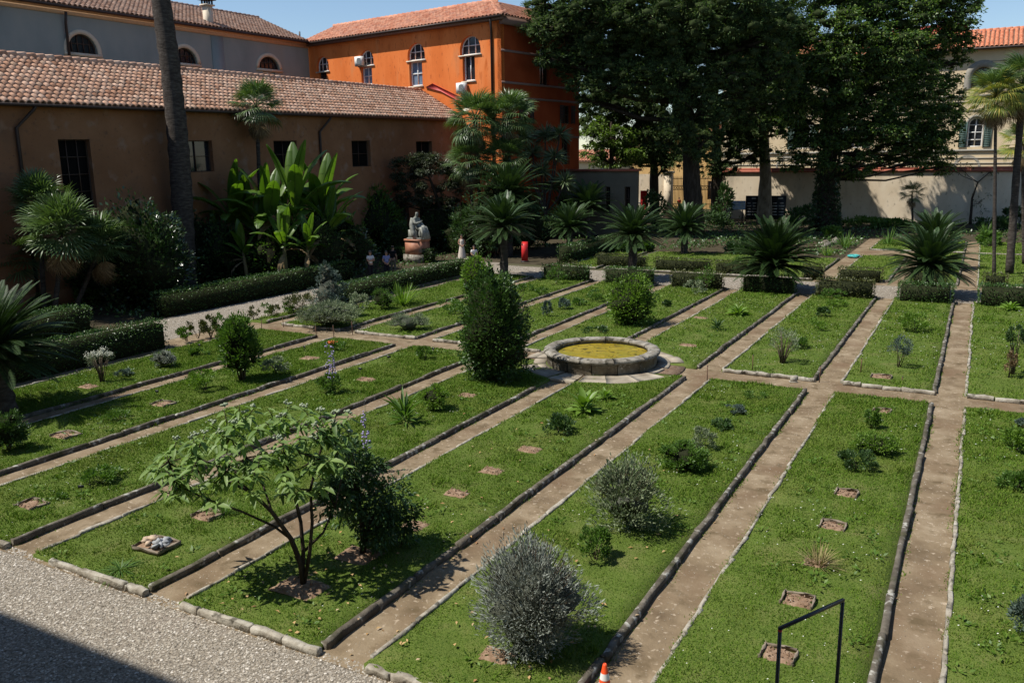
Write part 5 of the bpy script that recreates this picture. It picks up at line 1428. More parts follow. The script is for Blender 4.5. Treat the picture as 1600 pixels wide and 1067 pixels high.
# ---- big trees: crown blobs are given where they stand in the grove
def big_tree(label, base, trunk_pts, trunk_r, blobs, mat, leaf, dens, flat=.6, name='tree', cat='tree', bark='bark', limbs=True, ratio=.5, up=.1, droop=.25, group='tall trees of the grove', cr=.34, kk=26, core_f=.5, limb_f=1.0):
    """blobs: (centre Vector, radius_h, radius_v)"""
    base = Vector(base); t = thing(name, label, cat, base, 0, group)
    tr = [Vector(q) - base for q in trunk_pts]
    k = len(tr); rad = [trunk_r * (1.15 if i == 0 else 1.0 - .75 * i / (k - 1)) for i in range(k)]
    fine = [tr[0]] + [tr[i].lerp(tr[i + 1], q / 4) for i in range(k - 1) for q in range(1, 5)]
    fr = np.interp(np.arange(len(fine)) / 4, np.arange(k), rad)
    wood = [tube(fine, fr, 12, jitter=.07)]
    P, D = [], []; cor = []
    for (c, rh, rv) in blobs:
        c = Vector(c) - base; nn = int(dens * (rh * rh * 2 + rh * rv * 2) / 2.0 * (.3 if c.z > 25 else 1))
        a, b, cc = clump_points(nn, tuple(c), (rh, rh, rv), max(10, int(kk * (rh / 3) ** .8)), cr, .35, flat)
        P.append(a); D.append(b); cor += cores(cc, (rh, rh, rv), cr * core_f, flat) if core_f else []
        if limbs:
            s = min(tr, key=lambda q: (q - c).length + abs(q.z - (c.z - rh)) * .6)
            s = min(fine, key=lambda q: (q - c).length + max(0, q.z - c.z + rh * .4) * 2)
            m_ = s.lerp(c, .5) + Vector((0, 0, -.06 * (c - s).length))
            r0 = trunk_r * .32
            r0 *= limb_f; wood.append(tube([s, m_, c], [r0, r0 * .7, r0 * .35], 6))
            for q in cc[rng.permutation(len(cc))[:7]]:
                q = Vector(q); wood.append(tube([c.lerp(s, .35), c.lerp(q, .4), q], [r0 * .4, r0 * .25, r0 * .08], 4))
    P = np.concatenate(P); D = np.concatenate(D)
    D = D + np.array([0, 0, up]) + .55 * rdir(len(P)); L = leaf * rng.uniform(.55, 1.35, len(P))
    link('trunk', npmesh('trunk', wood, True), M[bark], t)
    if cor: link('inner_twigs', npmesh('inner_twigs', cor), M['tree_inner'], t)['kind'] = 'stuff'
    foliage_obj(t, [leaves(P, D, L, L * ratio, droop=droop)], LM[mat], 'crown')
    return t, fine, fr

# ================================================================== HEDGES
hedge('long clipped hedge beside the dark cycad at the left edge', -28.95, -28.0, 11.5, 22.6, 1.12, dens=260)
hedge('clipped hedge along the gravel walk behind the mauve-tipped plants', -29.1, -28.15, 33.5, 46.2, 1.0, 'hedge', 200, .08)
hedge('dark clipped hedge under the banana plants along the gravel walk', -34.7, -33.75, 27.2, 41.5, 1.15, 'hedge', 190, .08)
hedge('short dark hedge block in front of the bushy fan palm', -35.4, -34.0, 20.6, 23.6, 1.1, 'hedge', 220, .08)
hedge('low hedge in front of the statue pedestal', -37.6, -34.2, 50.4, 51.4, .95, 'hedge', 160, .09)
hedge('hedge right of the statue behind the woman in white', -37.0, -33.6, 56.6, 57.6, 1.3, 'hedge', 150, .1)
hedge('hedge running back behind the red box toward the shed', -25.6, -24.7, 53.5, 70, 1.25, 'hedge', 130, .1)
FH = [(1, 'second'), (2, 'third'), (3, 'fourth'), (4, 'fifth'), (5, 'sixth'), (6, 'seventh'), (7, 'rightmost')]
FHL = {1: 'loose clipped hedge at the far end of the second lawn bed, left of two cycads', 2: 'clipped hedge behind the trunk of the coned cycad', 3: 'clipped hedge block behind the low shrub of the fourth far bed',
       4: 'dark hedge block round the foot of the wide dark cycad', 5: 'small olive hedge block standing free between the two large cycads', 6: 'dark hedge block round the foot of the large front cycad', 7: 'long hedge block at the right edge behind the pale rosette'}
for k, _ in FH:
    x0, x1 = CURB_R[k] + 1.0, CURB_R[k + 1] - .15
    hedge(FHL[k], x0, x1, 45.55, 46.6, .95 if k != 7 else 1.05, 'hedge' if k not in (5, 3) else 'hedge_b', 190, .085, group='hedge blocks at the ends of the beds')
for (x0, x1, y0, lab, hh) in ((-22.6, -19.2, 53.2, 'hedge block behind the gravel path, left of the coned cycad', .8), (-18.2, -14.6, 52.4, 'hedge block behind the gravel path, right of the coned cycad', .8), (-14.2, -10.9, 52.2, 'hedge block behind the gravel path beneath the pale shoot', .8),
                         (-8.9, -7.75, 52.0, 'short hedge stub right behind the wide dark cycad', .85), (-6.9, -4.6, 52.1, 'olive hedge block across the gravel from the free-standing one', .75), (-3.0, -1.3, 52.0, 'hedge block hidden behind the large front cycad', .8), (.5, 1.6, 52.0, 'small brownish hedge cube at the foot of the tall palms', .8), (2.4, 5, 52.0, 'brownish hedge cube at the right edge by the tall palms', .8)):
    hedge(lab, x0, x1, y0, y0 + .9, hh, 'hedge_b', 170, .09, group='hedge blocks behind the gravel path')

# ================================================================== CYCADS
cycad('big dark cycad with thick trunk at the left edge of the lawn', 2, 650, 100, 112, 76, True, .42, p=G(2, 648))
cycad('front cycad of the pair left of the red box', 788, 434, 78, 58, 62)
cycad('taller cycad rising right behind the front one by the red box', 796, 400, 92, 60, 60)
cycad('cycad in shade farthest left of the railing', 918, 372, 48, 44, 54)
cycad('cycad standing beside the hedge right of the red box', 890, 402, 46, 44, 54)
cycad('cycad with a rusty central cone on a dark straight trunk', 988, 438, 70, 54, 64, cone=True)
cycad('cycad with pale shining fronds to the right of the coned one', 1069, 398, 40, 46, 58)
cycad('wide dark-green cycad with thin upright fronds among hedges', 1207, 455, 42, 72, 90, True, .3, up0=.12)
cycad('smaller cycad just behind the large front cycad at right', 1456, 420, 46, 50, 58)
cycad('large front cycad with pale shining fronds left of the rightmost path', 1448, 463, 48, 68, 76)

# ================================================================== PALMS
FAN_M = FAN + [FAN_Y[0]]
b = G(290, 449); tp = at(243, 0, b); v = (tp - b); top = b + v * 1.28
t = thing('tall_palm', 'very tall slender dark palm trunk rising out of the picture', 'palm', b)
N = 44; r0 = 15.5 * mpp(b)
pts = [v * 1.28 * (i / N) + Vector((.9, .25, 0)) * math.sin(PI * i / N) * .55 for i in range(N + 1)]
link('trunk', npmesh('trunk', [tube(pts, [r0 * (1.25 if i == 0 else 1.08 - .25 * i / N) * (1.045 if i % 2 else .96) for i in range(N + 1)], 14, jitter=.03)]), M['palm_bark'], t)
for i in range(40):
    az_ = i * 2.39996; k = 1.9 * rnd.uniform(.85, 1.1); el = 1.3 - 2.0 * (i / 40)
    link('fan_leaf', FAN[i % 3], None, t, v * 1.28, (rnd.uniform(-.3, .3), -el, az_), (k * .6, k * .6, k * .6))

b = G(411, 428); s = mpp(b)
fan_palm('single fan palm in front of the low building, above the bananas', b, at(401, 172, b), 45 * s, 34, .13, dead=9)
b = G(768, 396); s = mpp(b)
for (x, y, r, lab, dx) in ((742, 186, 50, 'fan palm at the left of the clump before the orange building', -10), (797, 182, 46, 'fan palm at the right of the clump before the orange building', 12), (735, 250, 42, 'lower fan palm leaning left under the palm clump', -16), (790, 248, 44, 'lower fan palm in the middle of the palm clump', 6)):
    bb = b + RIGHT * dx * s + FWD * rnd.uniform(-.6, .8)
    fan_palm(lab, bb, at(x, y + 6, bb), r * s * 1.05, 46, .13, dead=14, bend=2, group='fan palm clump')
b = G(852, 372); s = mpp(b)
cordyline('branched cordyline with spiky heads before the orange side wall', b, [at(x, y, b + FWD * rnd.uniform(-.8, .8)) for x, y in ((852, 213), (874, 211), (832, 240), (866, 246), (882, 285), (818, 215), (846, 268), (862, 292))], 24 * s)
# bushy fan palm clump at the left
b = G(88, 502); s = mpp(b)
for (x, y, r, lab, fx, fy) in ((98, 352, 74, 'central head of the bushy fan palm clump at left', 84, 500), (60, 305, 58, 'topmost head of the bushy fan palm clump at left', 70, 490), (158, 372, 58, 'right-leaning head of the bushy fan palm clump', 112, 494), (25, 388, 70, 'left-leaning fan palm at the picture edge', 60, 482)):
    bb = G(fx, fy)
    fan_palm(lab, bb, at(x, y + 14, bb), r * s * 1.0, 62, .1, fans=FAN_C, dead=6, elmax=1.5, elmin=-.6, group='bushy fan palms', name='bushy_fan_palm')
# right-hand palms
b = G(1553, 436); s = mpp(b)
fan_palm('slender palm with yellowing fans at the right edge', b, at(1556, 152, b), 48 * s, 50, .085, dead=12, yellow=FAN_Y)
b = G(1577, 430); s = mpp(b)
fan_palm('thick-trunked dark fan palm at the right edge', b, at(1598, 135, b), 54 * s, 52, .19, dead=12)
b = G(1600, 415); s = mpp(b)
fan_palm('short yellowing palm below the others at the right edge', b, at(1598, 228, b), 42 * s, 26, .1, dead=5, yellow=FAN_Y)
b = G(1426, 352); s = mpp(b)
fan_palm('small young palm against the pale garden wall', b, at(1425, 305, b), 22 * s, 20, .09, dead=3)

# ================================================================== BANANAS AND SHRUBS BY THE LOW BUILDING
banana('banana plant with upright leaves left of the fan palm trunk', 372, 438, 258, 9)
banana('short banana plant right of the tall palm trunk', 345, 432, 300, 8)
banana('banana plant close behind the fan palm trunk', 400, 436, 282, 7, -.03)
banana('slim banana plant at the right end of the clump', 515, 428, 300, 6, .06)
banana('banana plant in the middle of the clump', 425, 440, 262, 8)
banana('tallest upright banana plant in the clump', 463, 438, 236, 8, .02)
banana('banana plant leaning right at the end of the clump', 492, 432, 252, 8, .10, ndead=4)
for i, (x, y, yt, ln, lab) in enumerate(((300, 428, 300, -.05, 'banana plant tucked right against the tall palm trunk'), (338, 438, 335, .02, 'low young banana left in the clump'), (388, 446, 350, -.04, 'low banana plant before the fan palm trunk'), (440, 432, 290, .03, 'banana plant at the back of the clump'), (478, 444, 335, .06, 'low banana plant at the right front of the clump'), (530, 424, 330, .10, 'outermost low banana leaning to the magnolia'), (215, 430, 270, -.12, 'dark banana plant reaching left over the glossy shrub'), (275, 420, 268, .02, 'banana plant showing right beside the tall palm trunk'), (505, 436, 290, .09, 'upright banana near the right end of the clump'), (325, 428, 275, -.02, 'tall banana left in the clump before the wide window'), (410, 440, 300, .02, 'banana plant in front of the fan palm stem'), (360, 425, 280, .0, 'banana plant behind the left upright one'))):
    banana(lab, x, y, yt, 5, ln, ndead=2, sc=.8)
banana('low banana plant with broad leaves in front of the clump', 448, 446, 325, 7)
banana('banana plant partly behind the tall palm trunk', 246, 425, 250, 8, -.03)
banana('tattered old banana stem reaching up the wall', 318, 415, 190, 6, .03, ndead=9, stem_f=.78)
shell_bush('glossy_shrub', 'dark glossy shrub to the left of the tall palm trunk', 'shrub', 236, 488, 330, 130, LM['gloss'], .2, 7000, .3, .3, z=0, sprigs=30)
shell_bush('glossy_shrub', 'small dark glossy shrub behind the tall palm trunk', 'shrub', 258, 430, 285, 66, LM['gloss'], .2, 2800, .5, .3, z=0, sprigs=14)
shell_bush('magnolia', 'conical light-leaved magnolia left of the statue', 'tree', 590, 398, 298, 84, LM['mid'], .28, 3200, .9, .26, z=0, sprigs=16)
bush('understory_shrub', 'dark undergrowth below the fan palm and bananas', 'shrub', 395, 444, 395, 90, LM['dark'], .16, 1200, z=0)
bush('understory_shrub', 'dark undergrowth at the right of the bananas', 'shrub', 520, 425, 350, 80, LM['dark'], .18, 1600, z=0)
bush('understory_shrub', 'low dark undergrowth right of the tall palm foot', 'shrub', 325, 446, 385, 60, LM['dark'], .15, 1100, z=0)
bush('understory_shrub', 'dark shrub against the wall right of the statue tree', 'shrub', 705, 384, 330, 50, LM['dark'], .2, 800, z=0)
bush('understory_shrub', 'shaded shrub beneath the palm clump', 'shrub', 765, 404, 340, 60, LM['dark'], .18, 1100, z=0)
bush('understory_shrub', 'shaded shrub below the cordyline', 'shrub', 850, 386, 335, 70, LM['dark'], .18, 1100, z=0)
bush('round_shrub', 'rounded clipped shrub left of the short dark hedge block', 'shrub', 112, 518, 486, 45, LM['hedge'], .08, 1300, k=36, z=0)
bush('round_shrub', 'loose green shrub behind the bushy fan palm foot', 'shrub', 142, 478, 445, 50, LM['mid'], .1, 700, z=0)
bush('round_shrub', 'dark shrub below the left-leaning fan palm', 'shrub', 20, 478, 432, 60, LM['gloss'], .12, 900, z=0)
bush('round_shrub', 'low leafy shrub by the orange patch at the left edge', 'shrub', 65, 488, 458, 45, LM['dark'], .1, 700, z=0)
for i, (x, y, yt, w_, m_, lab) in enumerate(((150, 476, 398, 66, 'dark', 'dark mixed shrub under the right-leaning fan palm'), (300, 446, 335, 62, 'gloss', 'glossy shrub just right of the tall palm trunk'), (352, 446, 352, 66, 'dark', 'dark shrub filling the left of the banana clump'), (436, 446, 345, 70, 'mid', 'green shrub filling the middle of the banana clump'), (500, 440, 335, 72, 'dark', 'dark shrub filling the right of the banana clump'), (545, 430, 348, 62, 'gloss', 'glossy shrub between the bananas and the magnolia'), (625, 404, 352, 46, 'dark', 'dark shrub between magnolia and statue'), (690, 394, 318, 62, 'dark', 'tall dark shrub right behind the statue'), (722, 396, 325, 56, 'gloss', 'glossy dark shrub left of the palm clump foot'), (820, 392, 300, 60, 'dark', 'dark shrub between palms and orange side wall'), (190, 452, 352, 70, 'gloss', 'dark shrub against the wall under the tall window'))):
    shell_bush('mixed_shrub', lab, 'shrub', x, y, yt, w_, LM[m_], .2, 2300, .35, .4, z=0, sprigs=14, group='mixed shrubs along the low building')
for (x, y, yt, w_, lab) in ((772, 404, 262, 90, 'tall dark evergreen mass filling the middle of the palm clump'), (735, 402, 320, 60, 'tall shaded shrub at the left foot of the palm clump'), (800, 398, 315, 60, 'tall shaded shrub between the palm clump and the cordyline'), (885, 374, 300, 60, 'shaded shrub against the orange side wall by the shed'), (560, 418, 365, 50, 'dark shrub between bananas and magnolia'), (470, 442, 400, 70, 'low dark shrub at the feet of the banana stems'), (205, 470, 420, 60, 'dark shrub between the bushy fan palms and the glossy shrub')):
    bush('understory_shrub', lab, 'shrub', x, y, yt, w_, LM['dark'], .18, 1300, z=0)
b = G(694, 392); s = mpp(b)
M_bl = lambda pts, base, dep=1.0: [(at(e[0], e[1], base + FWD * (e[4] if len(e) > 4 else rnd.uniform(-dep, dep))), e[2] * mpp(base), e[3] * mpp(base)) for e in pts]
LM['greytree'] = leaf_mat('dusky_tree_leaf', [(.030, .040, .022), (.052, .064, .036), (.085, .095, .058)], .12, .55, .3)
big_tree('dusky grey-green small tree above the statue', b, [b, at(693, 340, b), at(676, 290, b), at(664, 262, b)], .22, M_bl([(640, 268, 30, 26), (672, 262, 30, 24), (697, 285, 30, 26), (650, 300, 24, 22), (625, 320, 16, 26), (700, 318, 20, 18), (622, 355, 13, 24)], b, .6), 'greytree', .15, 900, group='small trees', cr=.4)
big_tree('thin bare-branched young tree at the right by the garden wall', G(1516, 350), [G(1516, 350), at(1519, 310, G(1516, 350)), at(1528, 285, G(1516, 350)), at(1548, 268, G(1516, 350))], .13, M_bl([(1548, 268, 14, 10), (1500, 262, 18, 9), (1535, 315, 12, 16), (1480, 258, 12, 8)], G(1516, 350), .5), 'dark', .2, 60, group='small trees', cr=.5, core_f=0)

# ================================================================== TALL TREES OF THE GROVE
def grove(lab, bx, by, trunk, tr, blobs, mat, leaf, dens, dep=2.0, **kw):
    b = G(bx, by); pts = [b] + [at(x, y, b) for x, y in trunk]
    return big_tree(lab, b, pts, tr * mpp(b), M_bl(blobs, b, dep), mat, leaf, dens, **kw)
grove('great dark conifer with spreading boughs, thickest trunk before the gate', 1084, 369, [(1080, 250), (1068, 130), (1060, 0), (1050, -160)], 15,
      [(870, 25, 50, 34), (920, 30, 60, 45), (905, 85, 45, 28), (860, 92, 26, 12), (980, 40, 70, 50), (1050, 40, 75, 60), (1120, 50, 70, 60), (960, 90, 60, 30), (1010, 85, 55, 32), (1090, 85, 55, 40), (1150, 95, 55, 40),
       (900, -50, 70, 45), (1000, -60, 90, 60), (1100, -60, 90, 60), (1050, -150, 90, 60), (1180, 30, 55, 50), (1130, 150, 50, 34), (1180, 170, 40, 35), (838, 8, 18, 14), (1060, 130, 50, 34, -3), (1010, 125, 50, 26, -3), (1090, 175, 42, 36, -3.5), (1060, 205, 34, 34, -3), (960, 130, 46, 24, -2), (1100, 220, 34, 30, -3), (930, 70, 44, 34), (985, 110, 34, 18), (1040, 95, 40, 26, -3), (880, 60, 36, 26), (1130, 110, 44, 34, -3), (1170, 130, 40, 36), (1000, 20, 60, 40, -4), (1080, 30, 60, 45, -4), (850, 45, 34, 20), (892, 112, 34, 16), (878, 92, 40, 16), (915, 130, 30, 20), (840, 20, 26, 18), (925, 160, 26, 20), (1200, 60, 50, 44, -3), (1150, 20, 60, 44, -4), (1215, 120, 36, 34, -2), (930, 10, 60, 36, -3)], 'conifer', .235, 240, flat=.9, ratio=.25, kk=48, cr=.3, core_f=.5, droop=.1, up=.25)
grove('dark yew-like tree left of the great conifer', 1022, 345, [(1022, 260), (1015, 190), (1010, 120)], 8,
      [(945, 140, 42, 28), (990, 150, 45, 34), (930, 185, 32, 28), (975, 200, 40, 34), (1020, 195, 42, 40), (1000, 235, 35, 26), (1050, 225, 36, 40), (955, 232, 26, 18), (925, 150, 26, 24), (1030, 150, 40, 30, -2), (965, 165, 40, 30, -2), (1010, 225, 36, 30, -2), (1040, 255, 26, 16, -2), (990, 255, 22, 14), (918, 205, 20, 24), (940, 165, 30, 20, -2), (1060, 180, 34, 30, -3), (1065, 240, 26, 22, -3)], 'conifer', .27, 190, flat=.9, ratio=.26, core_f=.55, kk=30, up=.1)
grove('slender leafy tree at the left end of the grove', 958, 350, [(957, 300), (955, 240), (955, 190)], 6,
      [(938, 205, 26, 20), (965, 215, 28, 22), (930, 240, 24, 18), (960, 250, 28, 14), (985, 235, 20, 18)], 'treelight', .30, 170, kk=24)
grove('dark trunked tree right of the great conifer', 1122, 350, [(1120, 260), (1118, 180), (1120, 110)], 10,
      [(1100, 150, 36, 34), (1150, 190, 40, 36), (1110, 215, 36, 34), (1160, 230, 34, 26), (1085, 190, 30, 34), (1135, 255, 24, 18), (1130, 170, 40, 34, -2), (1160, 150, 36, 30), (1090, 235, 28, 26, -2), (1170, 205, 30, 26), (1190, 240, 24, 20), (1115, 260, 24, 14, -2)], 'conifer', .27, 190, flat=.9, ratio=.28, core_f=.55, kk=28)
grove('tree with pale flaking trunk behind the notice boards', 1194, 348, [(1196, 280), (1192, 180), (1185, 80), (1180, 0)], 11,
      [(1170, 90, 48, 40), (1215, 60, 52, 45), (1190, 140, 45, 36), (1230, 130, 40, 40), (1210, 190, 36, 30), (1240, -10, 60, 50), (1165, 190, 28, 30), (1200, 105, 44, 36, -2), (1225, 165, 36, 32), (1235, 95, 36, 36, -2)], 'tree', .26, 170, bark='bark_pale', kk=30, core_f=.5)
t, fine, fr = grove('broad ivy-clad tree at the right of the grove', 1290, 360, [(1291, 300), (1298, 220), (1305, 120), (1315, 0), (1320, -110)], 15,
      [(1300, 30, 75, 60), (1380, 30, 75, 55), (1450, 20, 60, 45), (1495, 20, 38, 40), (1470, 80, 38, 45), (1400, 100, 65, 45), (1320, 110, 65, 50), (1255, 110, 48, 50), (1260, 180, 42, 45), (1330, 180, 55, 45), (1400, 175, 60, 42), (1460, 150, 40, 40), (1475, 195, 34, 34),
       (1420, 220, 48, 28), (1350, 235, 40, 26), (1270, 230, 34, 30), (1455, 240, 36, 22), (1300, -60, 90, 60), (1400, -60, 90, 60), (1480, -40, 50, 40), (1225, 60, 36, 45), (1330, 262, 26, 20), (1378, 258, 22, 18), (1476, 262, 14, 16), (1290, 150, 44, 40, -3), (1360, 140, 50, 40, -3), (1430, 130, 44, 40, -2), (1300, 205, 36, 34, -2), (1380, 205, 44, 30, -3), (1500, 55, 26, 30), (1440, 200, 40, 30, -2), (1250, 150, 34, 40, -2), (1310, 70, 55, 45, -4), (1395, 65, 55, 40, -4), (1470, 225, 26, 26, -2), (1245, 210, 28, 30), (1405, 245, 26, 16), (1225, 30, 44, 50, -2), (1240, 250, 24, 18), (1500, 100, 18, 24), (1490, 170, 22, 26), (1430, 255, 20, 18, -2), (1505, -10, 34, 30), (1350, 255, 20, 20, -3), (1300, 245, 26, 24, -2)], 'tree', .25, 165, kk=34, cr=.32, core_f=.5, limb_f=.45)
# ivy on its trunk
P, D = [], []
for i in range(len(fine)):
    if fine[i].z > 12: break
    n = 420; th = rng.uniform(0, 2 * PI, n); q = rng.random(n)[:, None]
    a = np.array(fine[i]); c = np.array(fine[min(i + 1, len(fine) - 1)])
    o = np.stack([np.cos(th), np.sin(th), np.zeros(n)], 1)
    P.append(a * (1 - q) + c * q + o * (fr[i] * 1.08 + .28 * rng.random(n) ** 2)[:, None]); D.append(o + np.array([0, 0, -.3]) + .7 * rdir(n))
P = np.concatenate(P); D = np.concatenate(D)
foliage_obj(t, [leaves(P, D, .24 * rng.uniform(.6, 1.3, len(P)), .2)], LM['ivy'], 'ivy')
q = np.concatenate([scatter(-33, 6, 62, 100, 9000), scatter(-42, -34, 26, 66, 3000), scatter(-22, -8, 62, 80, 2500)])
q = q[visible(q)]; q = q[(vnoise(q[:, 0], q[:, 1], 3.5, 55) > .42) & ((q[:, 1] > 80) | (q[:, 0] < -8.3))]
P3 = np.concatenate([q, rng.uniform(.02, .22, (len(q), 1))], 1)
o = link('ground_cover', npmesh('ground_cover', [leaves(P3, rdir(len(q)) + np.array([0, 0, .7]), .24 * rng.uniform(.5, 1.3, len(q)), .12)]), LM['hedge'])
tag(o, 'low dark green ground cover in the shade of the trees', 'ground cover', kind='stuff')
# shade plants under the grove
for i, (x, y, yt, w_, m_, lab) in enumerate(((1040, 362, 345, 50, 'dark', 'low dark shrub in front of the gate trunk'), (1110, 360, 332, 60, 'dark', 'dark shrub below the sloping panel'),
    (1345, 358, 340, 70, 'mid', 'low green border at the foot of the garden wall'), (1395, 356, 343, 60, 'mid', 'low green border right of the ivy trunk below the wall'), (1300, 372, 356, 30, 'mid', 'small plant at the ivy trunk foot'), (1020, 358, 292, 40, 'dark', 'tall dark shrub beside the red banner'), (1130, 356, 278, 34, 'dark', 'tall dark shrub right of the iron gate'), (1250, 364, 315, 46, 'dark', 'dark shrub left of the ivy-clad trunk'), (975, 396, 378, 40, 'dark', 'low dark plant between the two middle cycads'), (1005, 394, 378, 30, 'mid', 'low fern between the two middle cycads'), (1165, 398, 378, 60, 'dark', 'dark low shrub behind the wide cycad'),
    (1555, 362, 340, 60, 'dark', 'dark shrub behind the tall palms trunks'), (1590, 356, 318, 50, 'dark', 'dark shrub at the right edge behind the palms'), (1545, 386, 364, 34, 'mid', 'green plant behind the slender palm trunk'))):
    bush('border_shrub', lab, 'shrub', x, y, yt, w_, LM[m_], .28, 520, z=0, stems=3, group='border plants under the grove')
tuft('tall_grass', 'tall green grass clump behind the far lawns', 'grass', 1320, 388, 358, 34, LM['mid'], 60, .06, z=0)
tuft('tall_grass', 'tall green grass clump left of the smaller right cycad', 'grass', 1388, 384, 352, 30, LM['mid'], 60, .06, z=0)
tuft('tall_grass', 'bright tuft of grass on the far lawn left of the hose', 'grass', 1291, 400, 382, 30, LM['bright'], 50, .05, z=0)
tuft('tall_grass', 'tall dark grass by the tall palms', 'grass', 1540, 366, 345, 30, LM['mid'], 60, .07, z=0)

# ================================================================== PLANTS OF THE BEDS
shell_bush('conical_bush', 'tall dark conical bush beside the fountain', 'bush', 774, 605, 433, 104, LM['hedge'], .105, 13500, .58, .22, sprigs=40)
shell_bush('silver_bush', 'large silvery grey bush next to the traffic cone', 'bush', 832, 1040, 858, 136, LM['silver'], .08, 14000, .12, .34, .2, .8, sprigs=150, back=.3, twig='inner_s', core=.74)
shell_bush('silver_shrub', 'grey-green woolly shrub upright in the sixth bed', 'bush', 978, 838, 730, 94, LM['silvergreen'], .09, 3800, .2, .55, .3, 1.0, sprigs=130, back=.3, twig='inner_s', core=.5)
bush('weed_plant', 'loose green weed just behind the large silvery bush', 'plant', 930, 885, 822, 60, LM['mid'], .06, 600, k=22, up=.9)
bush('leafy_shrub', 'round green shrub in the middle of the sixth bed', 'shrub', 1068, 742, 690, 76, LM['mid'], .06, 1500, k=40, ratio=.45)
bush('leafy_shrub', 'small greyish shrub right behind the round green one', 'shrub', 1098, 708, 668, 42, LM['silvergreen'], .05, 700, k=24, ratio=.35, up=.9)
bush('low_plant', 'dark low plant at the upper part of the sixth bed', 'plant', 1126, 673, 657, 32, LM['dark'], .08, 240, 'flat', k=14)
bush('low_plant', 'bluish low cushion plant near the head of the sixth bed', 'plant', 1147, 648, 634, 34, LM['bluegreen'], .05, 600, 'flat', k=18, ratio=.3)
bush('low_plant', 'faint weedy plant at the very head of the sixth bed', 'plant', 1178, 625, 612, 34, LM['mid'], .05, 220, 'flat', k=14)
bush('low_shrub', 'dark spreading shrub in the handrail bed', 'shrub', 1338, 740, 698, 56, LM['dark'], .06, 900, 'flat', k=26, ratio=.35)
bush('low_shrub', 'bright spreading shrub right behind the dark one in the handrail bed', 'shrub', 1372, 715, 676, 74, LM['bright'], .055, 1100, 'flat', k=34)
bush('upright_plant', 'narrow upright green plant at the head of the handrail bed', 'plant', 1362, 670, 632, 26, LM['mid'], .07, 320, k=14, up=1)
tuft('dry_tuft', 'dry straw-coloured grass tuft in the handrail bed', 'grass', 1278, 888, 846, 60, LM['straw'], 130, .012)
bush('leafy_shrub', 'bright green shrub cut by the right edge, near half', 'shrub', 1588, 708, 668, 50, LM['bright'], .07, 700, k=26)
bush('leafy_shrub', 'light green low shrub at the right edge below the bright one', 'shrub', 1590, 770, 736, 50, LM['mid'], .07, 600, 'flat', k=26)
bush('leafy_shrub', 'dark bluish shrub at the right edge low in the picture', 'shrub', 1604, 1010, 930, 60, LM['bluegreen'], .05, 900, k=30)
bush('leafy_shrub', 'dark bluish little shrub at the head of the rightmost near bed', 'shrub', 1597, 672, 650, 24, LM['bluegreen'], .05, 300, k=14)
bush('open_shrub', 'open twiggy shrub in the far sixth bed', 'shrub', 1222, 572, 508, 54, LM['silvergreen'], .05, 520, k=34, stems=22, up=.7, low=-.2)
bush('low_plant', 'low leafy weed right behind the open twiggy shrub', 'plant', 1252, 545, 527, 30, LM['mid'], .08, 260, 'flat', k=14)
bush('low_plant', 'bright weed higher up behind the open twiggy shrub', 'plant', 1276, 517, 498, 34, LM['bright'], .08, 260, 'flat', k=14)
bush('blue_plant', 'blue-green narrow plant in the far seventh bed', 'plant', 1404, 577, 522, 36, LM['bluegreen'], .06, 620, k=22, ratio=.3, up=.9, low=-.3)
bush('low_shrub', 'bright bushy shrub in the far seventh bed behind the blue-green one', 'shrub', 1427, 520, 487, 48, LM['bright'], .08, 700, k=26)
bush('red_plant', 'tall reddish-brown withered plant with green crown at the right edge', 'plant', 1582, 588, 505, 30, LM['dark'], .07, 420, k=16, bare=.55, flower=None)
bush('red_plant', 'reddish dock-like stalks below the withered plant at the right edge', 'plant', 1576, 592, 545, 22, LM['dead'], .06, 300, k=14, up=1)
rosette('hosta_plant', 'pale broad-leaved rosette in the far fifth bed', 'plant', 1153, 495, 474, 44, LM['bright'], 24)
rosette('dark_rosette', 'dark spiky rosette left of the pale broad-leaved one in the far bed', 'plant', 1121, 518, 498, 28, LM['dark'], 24, .16)
rosette('pale_rosette', 'pale rosette with a flower stalk before the rightmost hedge', 'plant', 1578, 487, 470, 36, LM['bright'], 20)
rosette('broad_leaf_plant', 'lush broad bright leaves in the fifth bed below the fountain', 'plant', 912, 650, 611, 54, LM['bright'], 26, .42)
rosette('broad_leaf_plant', 'smaller bright broad-leaved plant right of the lush one by the fountain', 'plant', 946, 627, 606, 34, LM['bright'], 18, .42)
bush('low_plant', 'dark bushy rosette left below the lush broad-leaved plant', 'plant', 873, 680, 650, 46, LM['dark'], .08, 480, 'flat', k=22)
bush('leafy_shrub', 'light green bushy plant left of the conical bush', 'shrub', 680, 645, 600, 52, LM['bright'], .055, 1100, k=36)
rosette('strap_plant', 'arching strap-leaved plant left of the light green bushy one', 'plant', 632, 668, 614, 56, LM['mid'], 34, .13)
spike('flower_spike', 'tall mauve flower spike beside the dark leafy tree', 'flower', 576, 736, 634, 'fl_purple', 12, nst=2)
spike('flower_spike', 'tall pale purple flower spike in the fourth bed before the orange flowers', 'flower', 519, 617, 535, 'fl_purple', 14, nst=3)
bush('leafy_shrub', 'green clump at the foot of the pale purple spike', 'shrub', 516, 618, 583, 38, LM['mid'], .07, 560, k=22, up=.8)
bush('leafy_shrub', 'small upright green plant near the head of the fourth bed', 'plant', 664, 563, 541, 28, LM['mid'], .07, 360, k=14, up=1)
bush('leafy_shrub', 'soft green shrub right of the tall leafy plant', 'shrub', 433, 587, 556, 46, LM['silvergreen'], .06, 620, k=26)
